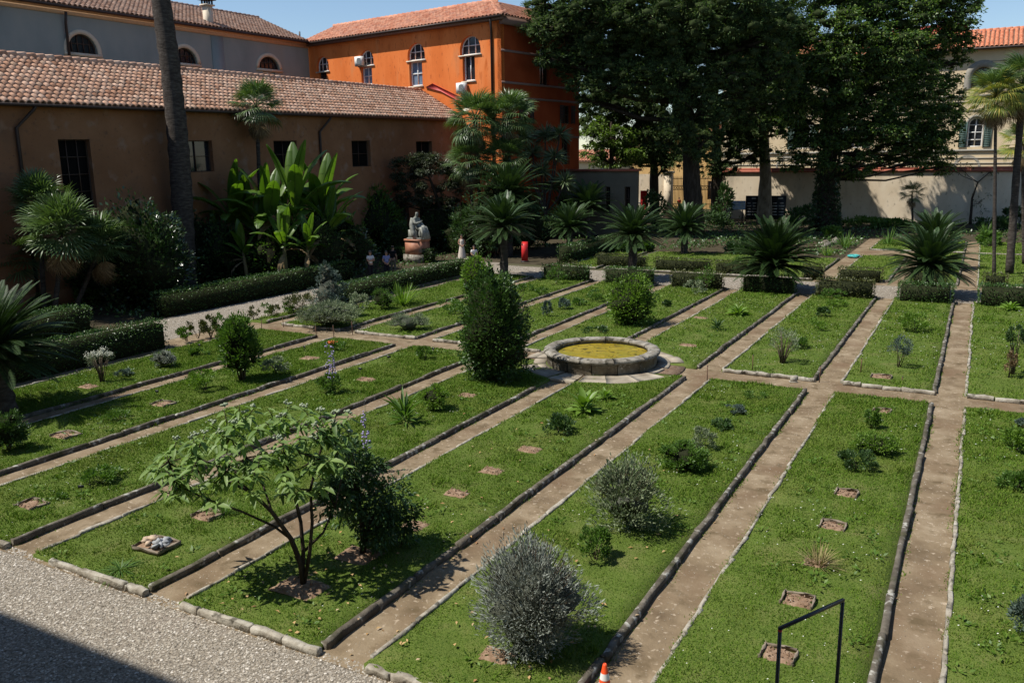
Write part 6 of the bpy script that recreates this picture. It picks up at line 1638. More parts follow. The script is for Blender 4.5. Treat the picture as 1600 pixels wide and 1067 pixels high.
bush('tall_leafy_plant', 'tall dark-stemmed leafy plant at the end of the third bed', 'plant', 379, 600, 484, 64, LM['mid'], .13, 1700, k=60, ratio=.35, up=.8, stems=9)
bush('leafy_shrub', 'bright small shrub left of the tall leafy plant', 'shrub', 319, 614, 574, 48, LM['bright'], .065, 760, k=26, up=.7)
bush('orange_flowers', 'clump of orange flowers near the cross path stakes', 'flowers', 526, 549, 531, 36, LM['mid'], .07, 300, 'flat', k=16, flower=('fl_orange', 40, .035))
bush('low_plant', 'low green cushion in the third bed below a soil square', 'plant', 183, 660, 640, 46, LM['mid'], .05, 460, 'flat', k=20)
bush('silver_shrub', 'silvery round shrub in the leftmost bed under the hedge end', 'bush', 258, 577, 546, 38, LM['silver'], .05, 1000, k=32, ratio=.3)
bush('airy_broom', 'pale airy broom with drooping stems and white bloom in the leftmost bed', 'plant', 160, 600, 542, 46, LM['fl_white'] and LM['silvergreen'], .045, 600, k=30, ratio=.2, stems=20, low=0, bare=.25, flower=('fl_white', 420, .014))
bush('low_plant', 'small dark herb right of the pale broom', 'plant', 194, 590, 577, 26, LM['bluegreen'], .06, 240, 'flat', k=12)
bush('low_plant', 'low mid-green leafy weed right of the silvery round shrub', 'plant', 310, 558, 546, 30, LM['mid'], .1, 200, 'flat', k=12)
bush('leafy_shrub', 'dense green shrub at the left edge in front of the cycad shadow', 'shrub', 14, 710, 634, 64, LM['hedge'], .06, 1500, k=44)
bush('low_plant', 'low spreading weed in the third bed near the left edge', 'plant', 157, 760, 732, 60, LM['mid'], .07, 420, 'flat', k=20)
bush('low_plant', 'tiny weed beside the soil square at the left edge', 'plant', 95, 782, 772, 22, LM['mid'], .05, 100, 'flat', k=8)
tuft('herb_tuft', 'fine green herb tuft under the large-leaved small tree', 'plant', 350, 806, 778, 42, LM['mid'], 120, .012)
tuft('herb_tuft', 'flattened grass tuft near the stone pile', 'plant', 188, 893, 876, 60, LM['mid'], 70, .014, .9, upmin=.2)
# far left and middle beds
bush('weeping_conifer', 'weeping blue-grey shrub spilling over the corner of the second far bed', 'bush', 514, 516, 470, 96, LM['silvergreen'], .10, 2800, 'flat', k=60, ratio=.25)
bush('weeping_conifer', 'upper blue-grey tier of the weeping shrub with an upright leader', 'bush', 516, 500, 412, 60, LM['bluegreen'], .10, 2000, 'cone', k=50, ratio=.25)
bush('twiggy_shrub', 'purplish twiggy shrub beside the gravel walk left of the weeping shrub', 'shrub', 470, 492, 455, 48, LM['hedge_b'], .09, 620, k=24, stems=12)
for i, (x, y, yt) in enumerate(((418, 494, 472), (432, 496, 476), (452, 492, 470), (396, 500, 476), (345, 526, 492), (310, 530, 496), (292, 534, 508), (330, 530, 488))):
    bush('oleander_seedling', ['thin upright seedling first right of the tall leafy plant', 'thin upright seedling second right of the tall leafy plant', 'thin upright seedling next to the twiggy shrub', 'thin seedling just behind the tall leafy plant', 'bushy seedling left behind the tall leafy plant', 'reddish seedling in the middle of the walk edge row', 'small seedling at the end of the long left hedge', 'tallest seedling in the row beside the gravel walk'][i], 'plant', x, y, yt, 20 if i < 4 else 30, LM['hedge_b' if i % 2 else 'mid'], .09, 130 if i < 4 else 260, k=12, up=1.1, group='seedlings along the gravel walk')
bush('shrub', 'grey twiggy plants in front of the far left hedge', 'shrub', 560, 486, 458, 40, LM['silvergreen'], .09, 420, k=20)
bush('round_herb', 'round dark green herb beside the tall strap-leaved clump', 'plant', 597, 486, 448, 40, LM['mid'], .07, 1100, k=30, ratio=.2, up=1)
tuft('strap_clump', 'tall upright strap-leaved clump in front of the far left hedge', 'plant', 629, 478, 436, 54, LM['bright'], 90, .05, .3)
bush('lavender_mound', 'grey-green lavender mound in the third far bed', 'plant', 638, 520, 490, 62, LM['silvergreen'], .10, 1600, 'flat', k=40, ratio=.14, up=1.6)
shell_bush('light_bush', 'light green bush seen above the conical bush', 'bush', 745, 470, 402, 46, LM['bright'], .14, 2200, .3, .2, sprigs=10)
shell_bush('round_bush', 'light green round topiary bush behind the fountain', 'bush', 983, 512, 436, 70, LM['bright'], .11, 5200, .25, .26, sprigs=22)
bush('low_plant', 'low dark groundcover left of the round topiary bush', 'plant', 932, 522, 511, 40, LM['dark'], .09, 220, 'flat', k=14)
for i, (x, y, yt, w_, m_, lab) in enumerate(((855, 495, 470, 14, 'bluegreen', 'slim mauve-tipped herb in the fourth far bed'), (881, 484, 464, 20, 'bluegreen', 'small blue-green shrublet in the fourth far bed'), (905, 478, 466, 22, 'mid', 'tiny herb right of the blue-green shrublet'), (930, 472, 452, 34, 'mid', 'soft green clump just left of the round topiary'), (846, 462, 450, 24, 'mid', 'small green clump in the third far bed near its edge'), (820, 456, 444, 30, 'mid', 'low green clump at the far end of the third far bed'),
    (870, 446, 415, 34, 'mid', 'bushy green plant at the end of the second far hedge'), (895, 440, 402, 56, 'hedge_b', 'loose bush before the second far hedge'), (1085, 462, 436, 40, 'silvergreen', 'feathery grey-green plant before the fourth far hedge'), (1100, 455, 412, 36, 'mid', 'taller leafy plant before the fourth far hedge'), (1060, 448, 432, 26, 'silvergreen', 'small grey plant left of the feathery one'),
    (700, 480, 468, 40, 'mid', 'faint green herb patch left of the conical bush'), (708, 492, 474, 40, 'mid', 'pale herb just left behind the conical bush'), (1180, 455, 440, 30, 'mid', 'grassy plant before the wide dark cycad'), (1150, 428, 398, 16, 'bright', 'pale green shoot in front of the dark grove lawn'), (1040, 480, 470, 16, 'dark', 'tiny dark plant in the far fifth lawn right of the topiary'), (1300, 470, 452, 40, 'mid', 'weedy patch before the free-standing olive hedge'), (1285, 496, 480, 20, 'dark', 'thin dark herb in the sixth far bed'),
    (1310, 480, 470, 36, 'bright', 'bright low weed below the free-standing olive hedge'))):
    bush('bed_plant', lab, 'plant', x, y, yt, w_, LM[m_], .09, 260, k=16, up=.8, stems=3, group='small plants of the far beds')
# plants near the wall of the far right lawns
bush('bed_plant', 'rounded green plant on the far right lawn', 'plant', 1549, 388, 372, 26, LM['mid'], .12, 240, k=14, z=0)

# ================================================================== THE TWO SMALL TREES IN FRONT
b = G(474, 914, BED_Z)
t = thing('large_leaved_tree', 'small spreading tree with large soft drooping leaves and pale flower heads', 'tree', b)
s = mpp(b)
loc = lambda x, y, dd=0.0: at(x, y, b + FWD * dd) - b
wood = []
STEMS = [([(474, 914, 0), (470, 880, 0), (455, 842, -.05), (425, 800, -.2), (392, 768, -.3), (350, 750, -.4)], .07),
         ([(472, 900, 0), (474, 862, .05), (470, 815, .1), (458, 765, .2), (445, 715, .3), (440, 670, .4)], .055),
         ([(475, 905, 0), (484, 865, -.05), (488, 815, -.1), (485, 765, -.1), (497, 715, .0), (510, 680, .1)], .05),
         ([(455, 842, -.05), (428, 822, .1), (380, 800, -.5), (320, 778, -.6), (285, 762, -.6)], .034),
         ([(474, 862, .05), (505, 832, .3), (524, 790, .4), (535, 740, .4)], .034),
         ([(425, 800, -.2), (412, 760, .2), (385, 715, .4), (360, 680, .5)], .03),
         ([(392, 768, -.3), (345, 730, -.2), (300, 712, -.1), (262, 722, -.2)], .028)]
ends = []
for pl, r_ in STEMS:
    q = [loc(x, y, dd) for x, y, dd in pl]
    if pl[0][1] > 895: q[0] = q[0] + Vector((0, 0, -.06))
    m_ = len(q); wood.append(tube(q, [r_ * .74 * (1 - .6 * i / (m_ - 1)) for i in range(m_)], 8, jitter=.08))
    ends += [[q[i]] for i in range(m_ // 2, m_)]
TIPS = [(232, 735, -.5), (262, 712, -.2), (285, 740, -.7), (310, 760, -.5), (250, 770, -.5), (300, 690, 0), (330, 665, .3), (335, 720, -.2), (360, 745, -.4), (350, 640, .6), (385, 650, .3), (380, 690, .0), (405, 720, -.3), (420, 640, .5), (430, 675, .2), (450, 635, .8), (460, 700, .0), (470, 655, .4), (490, 690, -.2), (500, 645, .6), (520, 665, .3), (535, 700, 0), (545, 650, .6), (515, 720, -.4), (480, 735, -.5), (440, 740, -.6), (395, 770, -.7), (340, 790, -.8), (280, 775, -.8), (310, 725, .4), (420, 700, .8), (370, 700, .9), (548, 680, .3), (405, 675, .7), (275, 690, .2), (505, 760, -.5), (460, 770, -.8), (240, 750, .1), (365, 665, .0), (330, 700, .7), (540, 730, -.3), (400, 745, .4), (245, 725, .2), (270, 745, -.1), (295, 715, -.4), (315, 745, .1), (345, 755, .2), (355, 725, .5), (375, 635, .2), (395, 640, .9), (415, 660, -.1), (440, 655, -.2), (475, 640, .1), (485, 665, .8), (510, 680, .0), (525, 650, .2), (530, 685, .6), (450, 720, .3), (425, 725, .0), (385, 730, .2), (345, 680, .2), (320, 680, -.2), (290, 730, .3), (495, 715, .4), (470, 690, .6), (260, 735, -.7), (355, 700, -.5), (435, 690, -.5)]
for i in range(32):
    a = rnd.uniform(0, 2 * PI); r_ = math.sqrt(rnd.random()); x = 392 + 168 * r_ * math.cos(a); lo = 668 + 62 * (abs(x - 392) / 168) ** 2 * .4
    TIPS.append((x, 712 - 78 * math.sqrt(max(0, 1 - ((x - 392) / 172) ** 2)) * rnd.uniform(.0, 1.0) + rnd.uniform(0, 75) * (1 if x < 470 else .75), rnd.uniform(-.9, .9)))
LV = []
for i in range(4):
    lv = leaves(np.array([[.05, 0, 0]]), np.array([[1, 0, 0.0]]), 1, .27 + .02 * i, two=True, droop=.25 + .16 * i, N=np.array([[0, 0, 1.0]]), fold=.05)
    me = npmesh('leaf', lv + [tube([(0, 0, 0), (.12, 0, 0)], .008, 3, cap=False)]); me.materials.append(LM['bigleaf']); LV.append(me)
heads = []; extraP, extraD, extraL = [], [], []; nleaf = 0
for (x, y, dd) in TIPS:
    e = loc(x, y, dd)
    o_ = min((q[-1] for q in ends), key=lambda q: (q - e).length)
    wood.append(tube([o_, o_.lerp(e, .5) + Vector((0, 0, -.05)), e], [.018, .012, .007], 5))
    for j in range(13):
        az_ = j * 2.39996 + rnd.uniform(-.3, .3); el = .35 - 1.15 * (j / 12) + rnd.uniform(-.25, .2); l = rnd.uniform(.18, .31) * (1.0 if j < 9 else .75)
        back = (e - o_).normalized() * (-.28 * (j / 12))
        if nleaf < 300 and j in (1, 6, 9):
            link('leaf', LV[j % 4], None, t, e + back, (rnd.uniform(-.5, .5), -el, az_), (l, l, l)); nleaf += 1
        else:
            extraP.append(tuple(e + back)); extraD.append((math.cos(az_) * math.cos(el), math.sin(az_) * math.cos(el), math.sin(el))); extraL.append(l)
    if y < 700 and rnd.random() < .75: heads += [ico(tuple(e + Vector((rnd.uniform(-.06, .06), rnd.uniform(-.06, .06), .05 + rnd.uniform(0, .05)))), rnd.uniform(.016, .03), 0, .3) for _ in range(9)]
extraL = np.array(extraL)
lv = leaves(np.array(extraP), np.array(extraD), extraL, extraL * .32, two=True, droop=.35, N=np.tile([0, 0, 1.0], (len(extraL), 1)) + .4 * rdir(len(extraL)), fold=.05)
foliage_obj(t, lv, LM['bigleaf'], 'foliage')['kind'] = 'stuff'
link('trunk', npmesh('trunk', wood, True), M['bark'], t)
link('flower', npmesh('flower', heads), LM['fl_grey'], t)['kind'] = 'stuff'

b = G(566, 866, BED_Z)
t = thing('small_dark_tree', 'small dark fine-leaved tree right of the large-leaved one', 'tree', b)
loc = lambda x, y, dd=0.0: at(x, y, b + FWD * dd) - b
wood = [tube([(0, 0, -.05), loc(567, 830), loc(562, 790), loc(560, 745)], [.055, .045, .035, .02], 8, jitter=.08), tube([(0.03, 0, -.02), loc(575, 830), loc(590, 790)], [.035, .028, .02], 6)]
P, D = [], []
for (x, y, rx, ry, n, dd) in ((555, 740, 52, 42, 1500, 0), (602, 775, 46, 44, 1400, .2), (530, 775, 38, 38, 950, -.3), (585, 822, 44, 34, 1100, .0), (622, 818, 36, 34, 900, .3), (555, 705, 26, 18, 200, .2), (540, 700, 22, 16, 160, -.2), (560, 790, 50, 30, 380, .5)):
    c = loc(x, y, dd); a, d, cc = clump_points(n, tuple(c), (rx * s, rx * s, ry * s), 22, .34, .2)
    P.append(a); D.append(d)
    for q in cc[:6]: wood.append(tube([loc(563, 800), tuple(c.lerp(Vector(q), .4)), q], [.016, .01, .004], 4))
P = np.concatenate(P); D = np.concatenate(D); L = .095 * rng.uniform(.6, 1.3, len(P))
lv = leaves(P, D + .6 * rdir(len(P)), L, L * .42, two=True, droop=.2); foliage_obj(t, lv, LM['dark'], 'crown')
link('trunk', npmesh('trunk', wood, True), M['bark'], t)
link('flower', npmesh('flower', [ico(c, .02, 0, .3) for c in P[rng.permutation(len(P))[:30]]]), LM['fl_grey'], t)['kind'] = 'stuff'

# ================================================================== PEOPLE AND STATUE
def skin_obj(name, verts, edges, mats, parent=None, loc=None, root=0, sub=2, rot=None):
    """verts: (x, y, z, radius[, radius2])"""
    me = bpy.data.meshes.new(name); bm = bmesh.new(); ly = bm.verts.layers.skin.verify(); vs = []
    for v in verts:
        q = bm.verts.new(v[:3]); q[ly].radius = (v[3], v[4] if len(v) > 4 else v[3]); vs.append(q)
    for a, b in edges: bm.edges.new((vs[a], vs[b]))
    vs[root][ly].use_root = True
    bm.to_mesh(me); bm.free()
    o = link(name, me, mats, parent, loc, rot)
    m = o.modifiers.new('skin', 'SKIN'); m.use_smooth_shade = True
    s = o.modifiers.new('smooth', 'SUBSURF'); s.levels = s.render_levels = sub
    return o
M['skin'] = plain('skin', (.36, .20, .13), .55, var=.06)
M['hair_dark'] = plain('dark_hair', (.02, .014, .010), .7); M['hair_grey'] = plain('grey_hair', (.12, .10, .085), .8)
M['shoe'] = plain('dark_shoe', (.03, .026, .024), .6)
def cloth(name, c): return noise_mat(name, [tuple(x * .8 for x in c), c, tuple(min(1, x * 1.1) for x in c)], scale=9, rough=.9, spec=.1, bump=.3, bscale=20)
def hand(verts, edges, wi, w, dirv, side):
    """palm and five fingers continuing from wrist index wi"""
    d = Vector(dirv).normalized(); s = d.cross(Vector((0, 1, 0))); s = (s if s.length > .2 else Vector((1, 0, 0))).normalized(); nrm = d.cross(s).normalized()
    w = Vector(w); pm = w + d * .075; verts.append((*pm, .024, .034)); pi_ = len(verts) - 1; edges.append((wi, pi_))
    for k, (o, l) in enumerate(((-.030, .062), (-.010, .075), (.011, .070), (.030, .055))):
        a = pm + s * o + d * .018; b = a + d * l * .5 + nrm * .008; c = a + d * l * .9 + nrm * .024
        i = len(verts); verts += [(*a, .009), (*b, .0085), (*c, .007)]; edges += [(pi_, i), (i, i + 1), (i + 1, i + 2)]
    a = w + d * .035 - s * .03 * side; b = a + d * .035 - s * .022 * side + nrm * .012
    i = len(verts); verts += [(*a, .010), (*b, .008)]; edges += [(wi, i), (i, i + 1)]
def person(label, p, face, pose='stand', shirt=None, legs=None, hair='hair_dark', H=1.72, dress=None, long_hair=False, sleeves=True):
    """face: heading of the front; local +y is forward"""
    t = thing('person', label, 'person', p, face - PI / 2); k = H / 1.72
    zp = .93 if pose != 'sit' else .47
    dz = zp - .93
    V = [(0, 0, zp + .02, .125, .10), (0, .005, zp + .18, .118, .09), (0, .0, zp + .38, .135, .095), (0, -.005, zp + .53, .06), (0, .012, zp + .60, .062), (0, .018, zp + .68, .088, .078), (0, .014, zp + .76, .075, .07)]
    E = [(0, 1), (1, 2), (2, 3), (3, 4), (4, 5), (5, 6)]
    LEG, ARM = [], []
    for sd in (-1, 1):
        i = len(V)
        if pose == 'sit': q = [(sd * .10, .05, zp, .088), (sd * .12, .44, zp + .03, .064), (sd * .12, .46, .09, .042), (sd * .125, .60, .04, .036)]
        else:
            st = .05 * sd if pose != 'walk' else .16 * sd
            q = [(sd * .095, 0, zp - .06, .088), (sd * .10, .025 + st * .5, .50, .060), (sd * .105, st * .6 - .02, .09, .040), (sd * .115, st * .6 + .13, .035, .036)]
        V += q; E += [(0, i), (i, i + 1), (i + 1, i + 2), (i + 2, i + 3)]; LEG.append(i)
        i = len(V); sh = (sd * .175, -.005, zp + .485)
        if pose == 'arms_crossed': el, wr, hd = (sd * .245, .07, zp + .22), (-sd * .03, .185, zp + .27 + .03 * sd), (-sd * 1, .05, .1)
        elif pose == 'hands_front': el, wr, hd = (sd * .245, -.0, zp + .20), (sd * .06, .17, zp + .06), (-sd * .6, .6, -.4)
        elif pose == 'sit': el, wr, hd = (sd * .24, .06, zp + .22), (sd * .10, .26, zp + .14), (0, 1, -.2)
        elif pose == 'hold_phone' and sd == 1: el, wr, hd = (sd * .24, .06, zp + .22), (sd * .09, .24, zp + .36), (-.1, .5, .8)
        else: el, wr, hd = (sd * .235, -.02, zp + .20), (sd * .245, .05, zp - .05), (0, .15, -1)
        V += [(*sh, .058), (*el, .042), (*wr, .030)]; E += [(2, i), (i, i + 1), (i + 1, i + 2)]; ARM.append(i)
        hand(V, E, i + 2, wr, hd, sd)
    sc3 = lambda L: [(v[0] * k, v[1] * k, v[2] * k) + tuple(r * k for r in v[3:]) for v in L]
    skin_obj('body', sc3(V), E, M['skin'], t)
    g = lambda i, a=.0: (V[i][0], V[i][1], V[i][2]) + tuple(r + a for r in V[i][3:])
    if shirt is not None:
        S = [g(0, .022), g(1, .026), g(2, .022), (0, -.003, zp + .49, .085, .07)]; E2 = [(0, 1), (1, 2), (2, 3)]
        for a in ARM:
            i = len(S); S += [g(a, .02)]; E2.append((2, i))
            if sleeves:
                e = Vector(V[a][:3]).lerp(Vector(V[a + 1][:3]), .62); S.append((*e, .058)); E2.append((i, i + 1))
        skin_obj('shirt', sc3(S), E2, shirt, t)
    if legs is not None:
        S = [(0, 0, zp + .05, .142, .115)]; E2 = []
        for a in LEG:
            i = len(S); S += [g(a, .022), g(a + 1, .024), g(a + 2, .026)]; E2 += [(0, i), (i, i + 1), (i + 1, i + 2)]
        skin_obj('trousers', sc3(S), E2, legs, t)
    if dress is not None:
        pr = [(.30, .06), (.27, .3), (.22, .6), (.18, .85), (.145, 1.08), (.165, 1.25), (.16, 1.36), (.10, 1.43)]
        n = 22; Vd = np.array([[r * k * math.cos(2 * PI * j / n) * (1 + .07 * math.cos(j * 2.9) * max(0, 1 - z)), r * k * .78 * math.sin(2 * PI * j / n) * (1 + .07 * math.cos(j * 2.9) * max(0, 1 - z)), z * k] for r, z in pr for j in range(n)])
        Fd = [[i * n + j, i * n + (j + 1) % n, (i + 1) * n + (j + 1) % n, (i + 1) * n + j] for i in range(len(pr) - 1) for j in range(n)]
        link('dress', npmesh('dress', [(Vd, Fd)], True), dress, t)
    hz = (zp + .72) * k
    hp = [sphere((0, -.008 * k, hz + .035 * k), (.092 * k, .10 * k, .092 * k), 12, 8)]
    if long_hair: hp.append(tube([(0, -.07 * k, hz + .02), (0, -.10 * k, hz - .14), (0, -.09 * k, hz - .30)], [.07 * k, .075 * k, .03 * k], 8))
    v, f, m_ = hp[0]; v = v.copy(); lowf = v[:, 1] > .03 * k; v[lowf, 2] = np.maximum(v[lowf, 2], hz + .055 * k); hp[0] = (v, f, m_)
    link('hair', npmesh('hair', hp, True), M[hair], t)
    ft = [ico((sx * .03 * k, .088 * k, hz - .005), .011 * k) for sx in (-1, 1)] + [box(0, .092 * k, hz - .075 * k, .045 * k, .012 * k, .010 * k)]
    link('face', npmesh('face', ft), M['hair_dark'], t)
    link('nose', npmesh('nose', [ico((0, .098 * k, hz - .035 * k), .016 * k, 0, 0, (.8, 1, 1.4))] + [ico((sx * .084 * k, .012 * k, hz - .03 * k), .02 * k, 0, 0, (.5, .8, 1.3)) for sx in (-1, 1)]), M['skin'], t)
    if legs is not None:
        for a in LEG:
            q = Vector(V[a + 3][:3]); link('shoe', npmesh('shoe', [sphere((q.x * k, (q.y - .05) * k, .045 * k), (.05 * k, .135 * k, .05 * k), 10, 6)], True), M['shoe'], t)
    return t
camdir = lambda p: math.atan2(-p.y, -p.x)
C_ = {n: cloth(n, c) for n, c in dict(white_tshirt=(.58, .56, .55), blue_print=(.16, .18, .36), black_tshirt=(.015, .015, .016), khaki=(.16, .13, .09), dark_trousers=(.02, .02, .024), cream_dress=(.56, .49, .42), red_top=(.50, .03, .03), navy=(.03, .035, .06), white_top=(.6, .6, .58)).items()}
m, nt, bs = new_mat('blue_print_cloth'); vz = nt.nodes.new('ShaderNodeTexVoronoi'); vz.inputs['Scale'].default_value = 14
r = ramp(nt, [(.25, (.62, .62, .70)), (.42, (.10, .12, .30))]); nt.links.new(vz.outputs['Distance'], r.inputs[0]); nt.links.new(r.outputs[0], bs.inputs['Base Color']); bs.inputs['Roughness'].default_value = .9
C_['blue_print'] = m
p = G(580, 437); person('man in white T-shirt with crossed arms standing by the hedge', p, camdir(p) + .5, 'arms_crossed', C_['white_tshirt'], C_['dark_trousers'], 'hair_grey', 1.76)
p = G(605, 435); person('person in blue and white patterned shirt beside the man in white', p, camdir(p) + .3, 'hands_front', C_['blue_print'], C_['dark_trousers'], 'hair_grey', 1.68)
p = G(615, 428); person('man in black T-shirt and khaki trousers turned to the statue', p, camdir(p) + 2.7, 'stand', C_['black_tshirt'], C_['khaki'], 'hair_dark', 1.78)
p = G(722, 405); person('woman in long pale dress standing at the path', p, camdir(p) + .2, 'hands_front', None, None, 'hair_dark', 1.76, dress=C_['cream_dress'], long_hair=True)
p = G(741, 412); person('seated person in white top beside the woman in the pale dress', p, camdir(p) + .4, 'sit', C_['white_top'], C_['navy'], 'hair_dark', 1.7)
bp = thing('garden_bench', 'plain stone bench carrying the seated person', 'bench', p, camdir(p) + .4 - PI / 2)
link('seat', npmesh('seat', [box(.1, -.05, .36, 1.2, .42, .07)]), M['curb_pale'], bp)
for sx in (-.35, .55): link('leg', npmesh('leg', [box(sx, -.05, .16, .14, .34, .33)]), M['curb_pale'], bp)
p = G(1061, 330); person('small figure in red top near the iron gate', p, camdir(p) + .6, 'stand', C_['red_top'], C_['navy'], 'hair_dark', 1.75)

# statue of a seated robed figure
M['marble'] = noise_mat('weathered_marble', [(.12, .125, .105), (.22, .225, .195), (.33, .33, .29)], scale=3, detail=8, rough=.8, bump=.4, bscale=14, extra=[(2, .57, .7, (.07, .075, .06))])
M['redstone'] = noise_mat('red_marble', [(.25, .10, .06), (.34, .155, .095), (.40, .21, .14)], scale=2.5, detail=7, rough=.6, bump=.2)
p = G(653, 409); s = mpp(p); ra = camdir(p) + .75
t = thing('pedestal', 'red marble block pedestal on a grey stone base under the statue', 'pedestal', p, ra - PI / 2)
PH = height_px(p, 653, 373)
link('base', npmesh('base', [box(0, 0, .27, 1.42, 1.52, .6)]), M['f_stone'], t)
link('block', npmesh('block', [box(0, 0, .575 + (PH - .73) / 2, 1.2, 1.3, PH - .73)]), M['redstone'], t)
link('cap', npmesh('cap', [box(0, 0, PH - .077, 1.3, 1.4, .15)]), M['redstone'], t)
for z in (.9, 1.15, 1.35): link('lettering_line', npmesh('lettering_line', [box(0, .66, PH * .45 + z * .35 - .3, 1.0, .012, .04)]), M['marble'], t)
st = thing('statue', 'pale stone statue of a seated robed man on the red pedestal', 'statue', p + Vector((0, 0, PH)), CAM_YAW - .45 - PI / 2)
k = height_px(p, 650, 329) - PH
k = k / 1.45
V = [(0, -.05, .55, .22, .2), (0, -.06, .75, .20, .17), (0, -.04, .98, .22, .17), (0, -.02, 1.12, .09), (0, .02, 1.2, .085), (0, .04, 1.30, .11, .095), (0, .035, 1.37, .09),
     (-.14, .1, .56, .17), (-.17, .42, .56, .15), (-.17, .45, .25, .14), (-.17, .48, .05, .12), (.14, .1, .56, .17), (.16, .36, .52, .14), (.16, .30, .25, .14), (.16, .34, .05, .12), (-.28, -.04, 1.0, .11), (-.36, .08, .76, .09), (-.22, .3, .68, .07), (.28, -.04, 1.0, .11), (.34, .1, .78, .09), (.16, .3, .86, .065)]
E_ = [(0, 1), (1, 2), (2, 3), (3, 4), (4, 5), (5, 6), (0, 7), (7, 8), (8, 9), (9, 10), (0, 11), (11, 12), (12, 13), (13, 14), (2, 15), (15, 16), (16, 17), (2, 18), (18, 19), (19, 20)]
hand(V, E_, 17, (-.22, .3, .68), (.3, .6, -.3), -1); hand(V, E_, 20, (.16, .3, .86), (-.4, .4, .3), 1)
skin_obj('figure', [tuple((v[0] * .8 * k, v[1] * k, v[2] * k)) + tuple(r * k * .88 for r in v[3:]) for v in V], E_, M['marble'], st)
rb = []
for i in range(9):
    x = -.25 + .062 * i; rb.append(tube([(x * k, (.42 - .1 * abs(x)) * k, .62 * k), (x * 1.1 * k, .50 * k, .34 * k), (x * 1.25 * k, .54 * k, .02 * k)], [.05 * k, .065 * k, .075 * k], 7))
for sx in (-1, 1): rb.append(tube([(sx * .2 * k, -.12 * k, 1.08 * k), (sx * .25 * k, -.14 * k, .75 * k), (sx * .27 * k, -.05 * k, .35 * k), (sx * .29 * k, .1 * k, .02 * k)], [.09 * k, .13 * k, .15 * k, .13 * k], 8))
link('robe', npmesh('robe', rb, True), M['marble'], st)
link('seat', npmesh('seat', [box(0, -.14 * k, .24 * k, .55 * k, .42 * k, .46 * k), box(0, .1 * k, .03 * k, .72 * k, 1.0 * k, .07 * k)]), M['marble'], st)

# ================================================================== SMALL THINGS
M['cone_orange'] = plain('cone_orange', (.75, .075, .015), .5, var=.08); M['cone_white'] = plain('cone_white', (.7, .7, .68), .5, var=.05)
M['black_paint'] = plain('black_painted_steel', (.012, .013, .015), .4, spec=.5); M['red_paint'] = plain('red_paint', (.52, .02, .02), .5)
M['galv'] = plain('galvanised_steel', (.50, .52, .54), .5, metallic=.2); M['rust'] = plain('rusty_iron', (.10, .05, .03), .9, var=.35)
q = G(945, 1037, .52)
t = thing('traffic_cone', 'orange and white traffic cone at the bottom edge on the path', 'traffic cone', (q.x, q.y, .006), .4)
link('base', npmesh('base', [box(0, 0, .015, .29, .29, .03)]), M['cone_orange'], t)
link('body', npmesh('body', [lathe([(.115, .03), (.03, .5), (.022, .52), (.012, .52), (.012, .40)], 24)], True), M['cone_orange'], t)
for z0, z1 in ((.16, .25), (.30, .39)):
    f_ = lambda z: .115 - (.085) * (z - .03) / .47 + .0025
    link('white_band', npmesh('white_band', [lathe([(f_(z0), z0), (f_(z1), z1)], 24)], True), M['cone_white'], t)
ZR = 5.0
a = G(1219, 981, ZR); b = G(1317, 937, ZR)
t = thing('handrail', 'black steel handrail with two posts at the lower right', 'handrail', (a.x, a.y, ZR - 1.05))
d = b - a; ang = math.atan2(d.y, d.x); L_ = math.hypot(d.x, d.y); zt = 1.05; tk = 4.4 * mpp(a)
for e in (Vector((0, 0, 0)), Vector((d.x, d.y, 0))):
    link('post', npmesh('post', [box(e.x, e.y, zt / 2 - .01, tk, tk, zt, ang)]), M['black_paint'], t)
link('rail', npmesh('rail', [box(d.x / 2, d.y / 2, zt, L_ + tk, tk * 1.1, tk, ang)]), M['black_paint'], t)
link('red_clip', npmesh('red_clip', [box(0, 0, zt - tk * .9, tk * 1.1, tk * 1.1, tk * .7, ang)]), M['red_paint'], t)
t = thing('stair_landing', 'stone stair landing below the window carrying the black handrail', 'landing', (a.x, a.y, 0))
link('slab', npmesh('slab', [box2(-.8, 1.0, -a.y - .95, max(.25, d.y + .25), ZR - 1.25, ZR - 1.06)]), M['garden_wall'], t)
for sx in (-.6, .8): link('pillar', npmesh('pillar', [box(sx, -.3, (ZR - 1.26) / 2, .3, .3, ZR - 1.26)]), M['garden_wall'], t)
q = G(820, 409); hh = height_px(q, 820, 378)
t = thing('red_box', 'slim red free-standing box with sloping top beside the cycad', 'post box', q, camdir(q) - PI / 2)
w_ = 10 * mpp(q)
v = np.array([(-w_ / 2, -w_ * .35, 0), (w_ / 2, -w_ * .35, 0), (w_ / 2, w_ * .35, 0), (-w_ / 2, w_ * .35, 0), (-w_ / 2, -w_ * .35, hh), (w_ / 2, -w_ * .35, hh), (w_ / 2, w_ * .35, hh * .86), (-w_ / 2, w_ * .35, hh * .86)])
link('body', npmesh('body', [(v, BOXF)]), M['red_paint'], t); link('plinth', npmesh('plinth', [box(0, 0, .03, w_ * 1.25, w_ * .95, .06)]), M['metal_dark'], t)
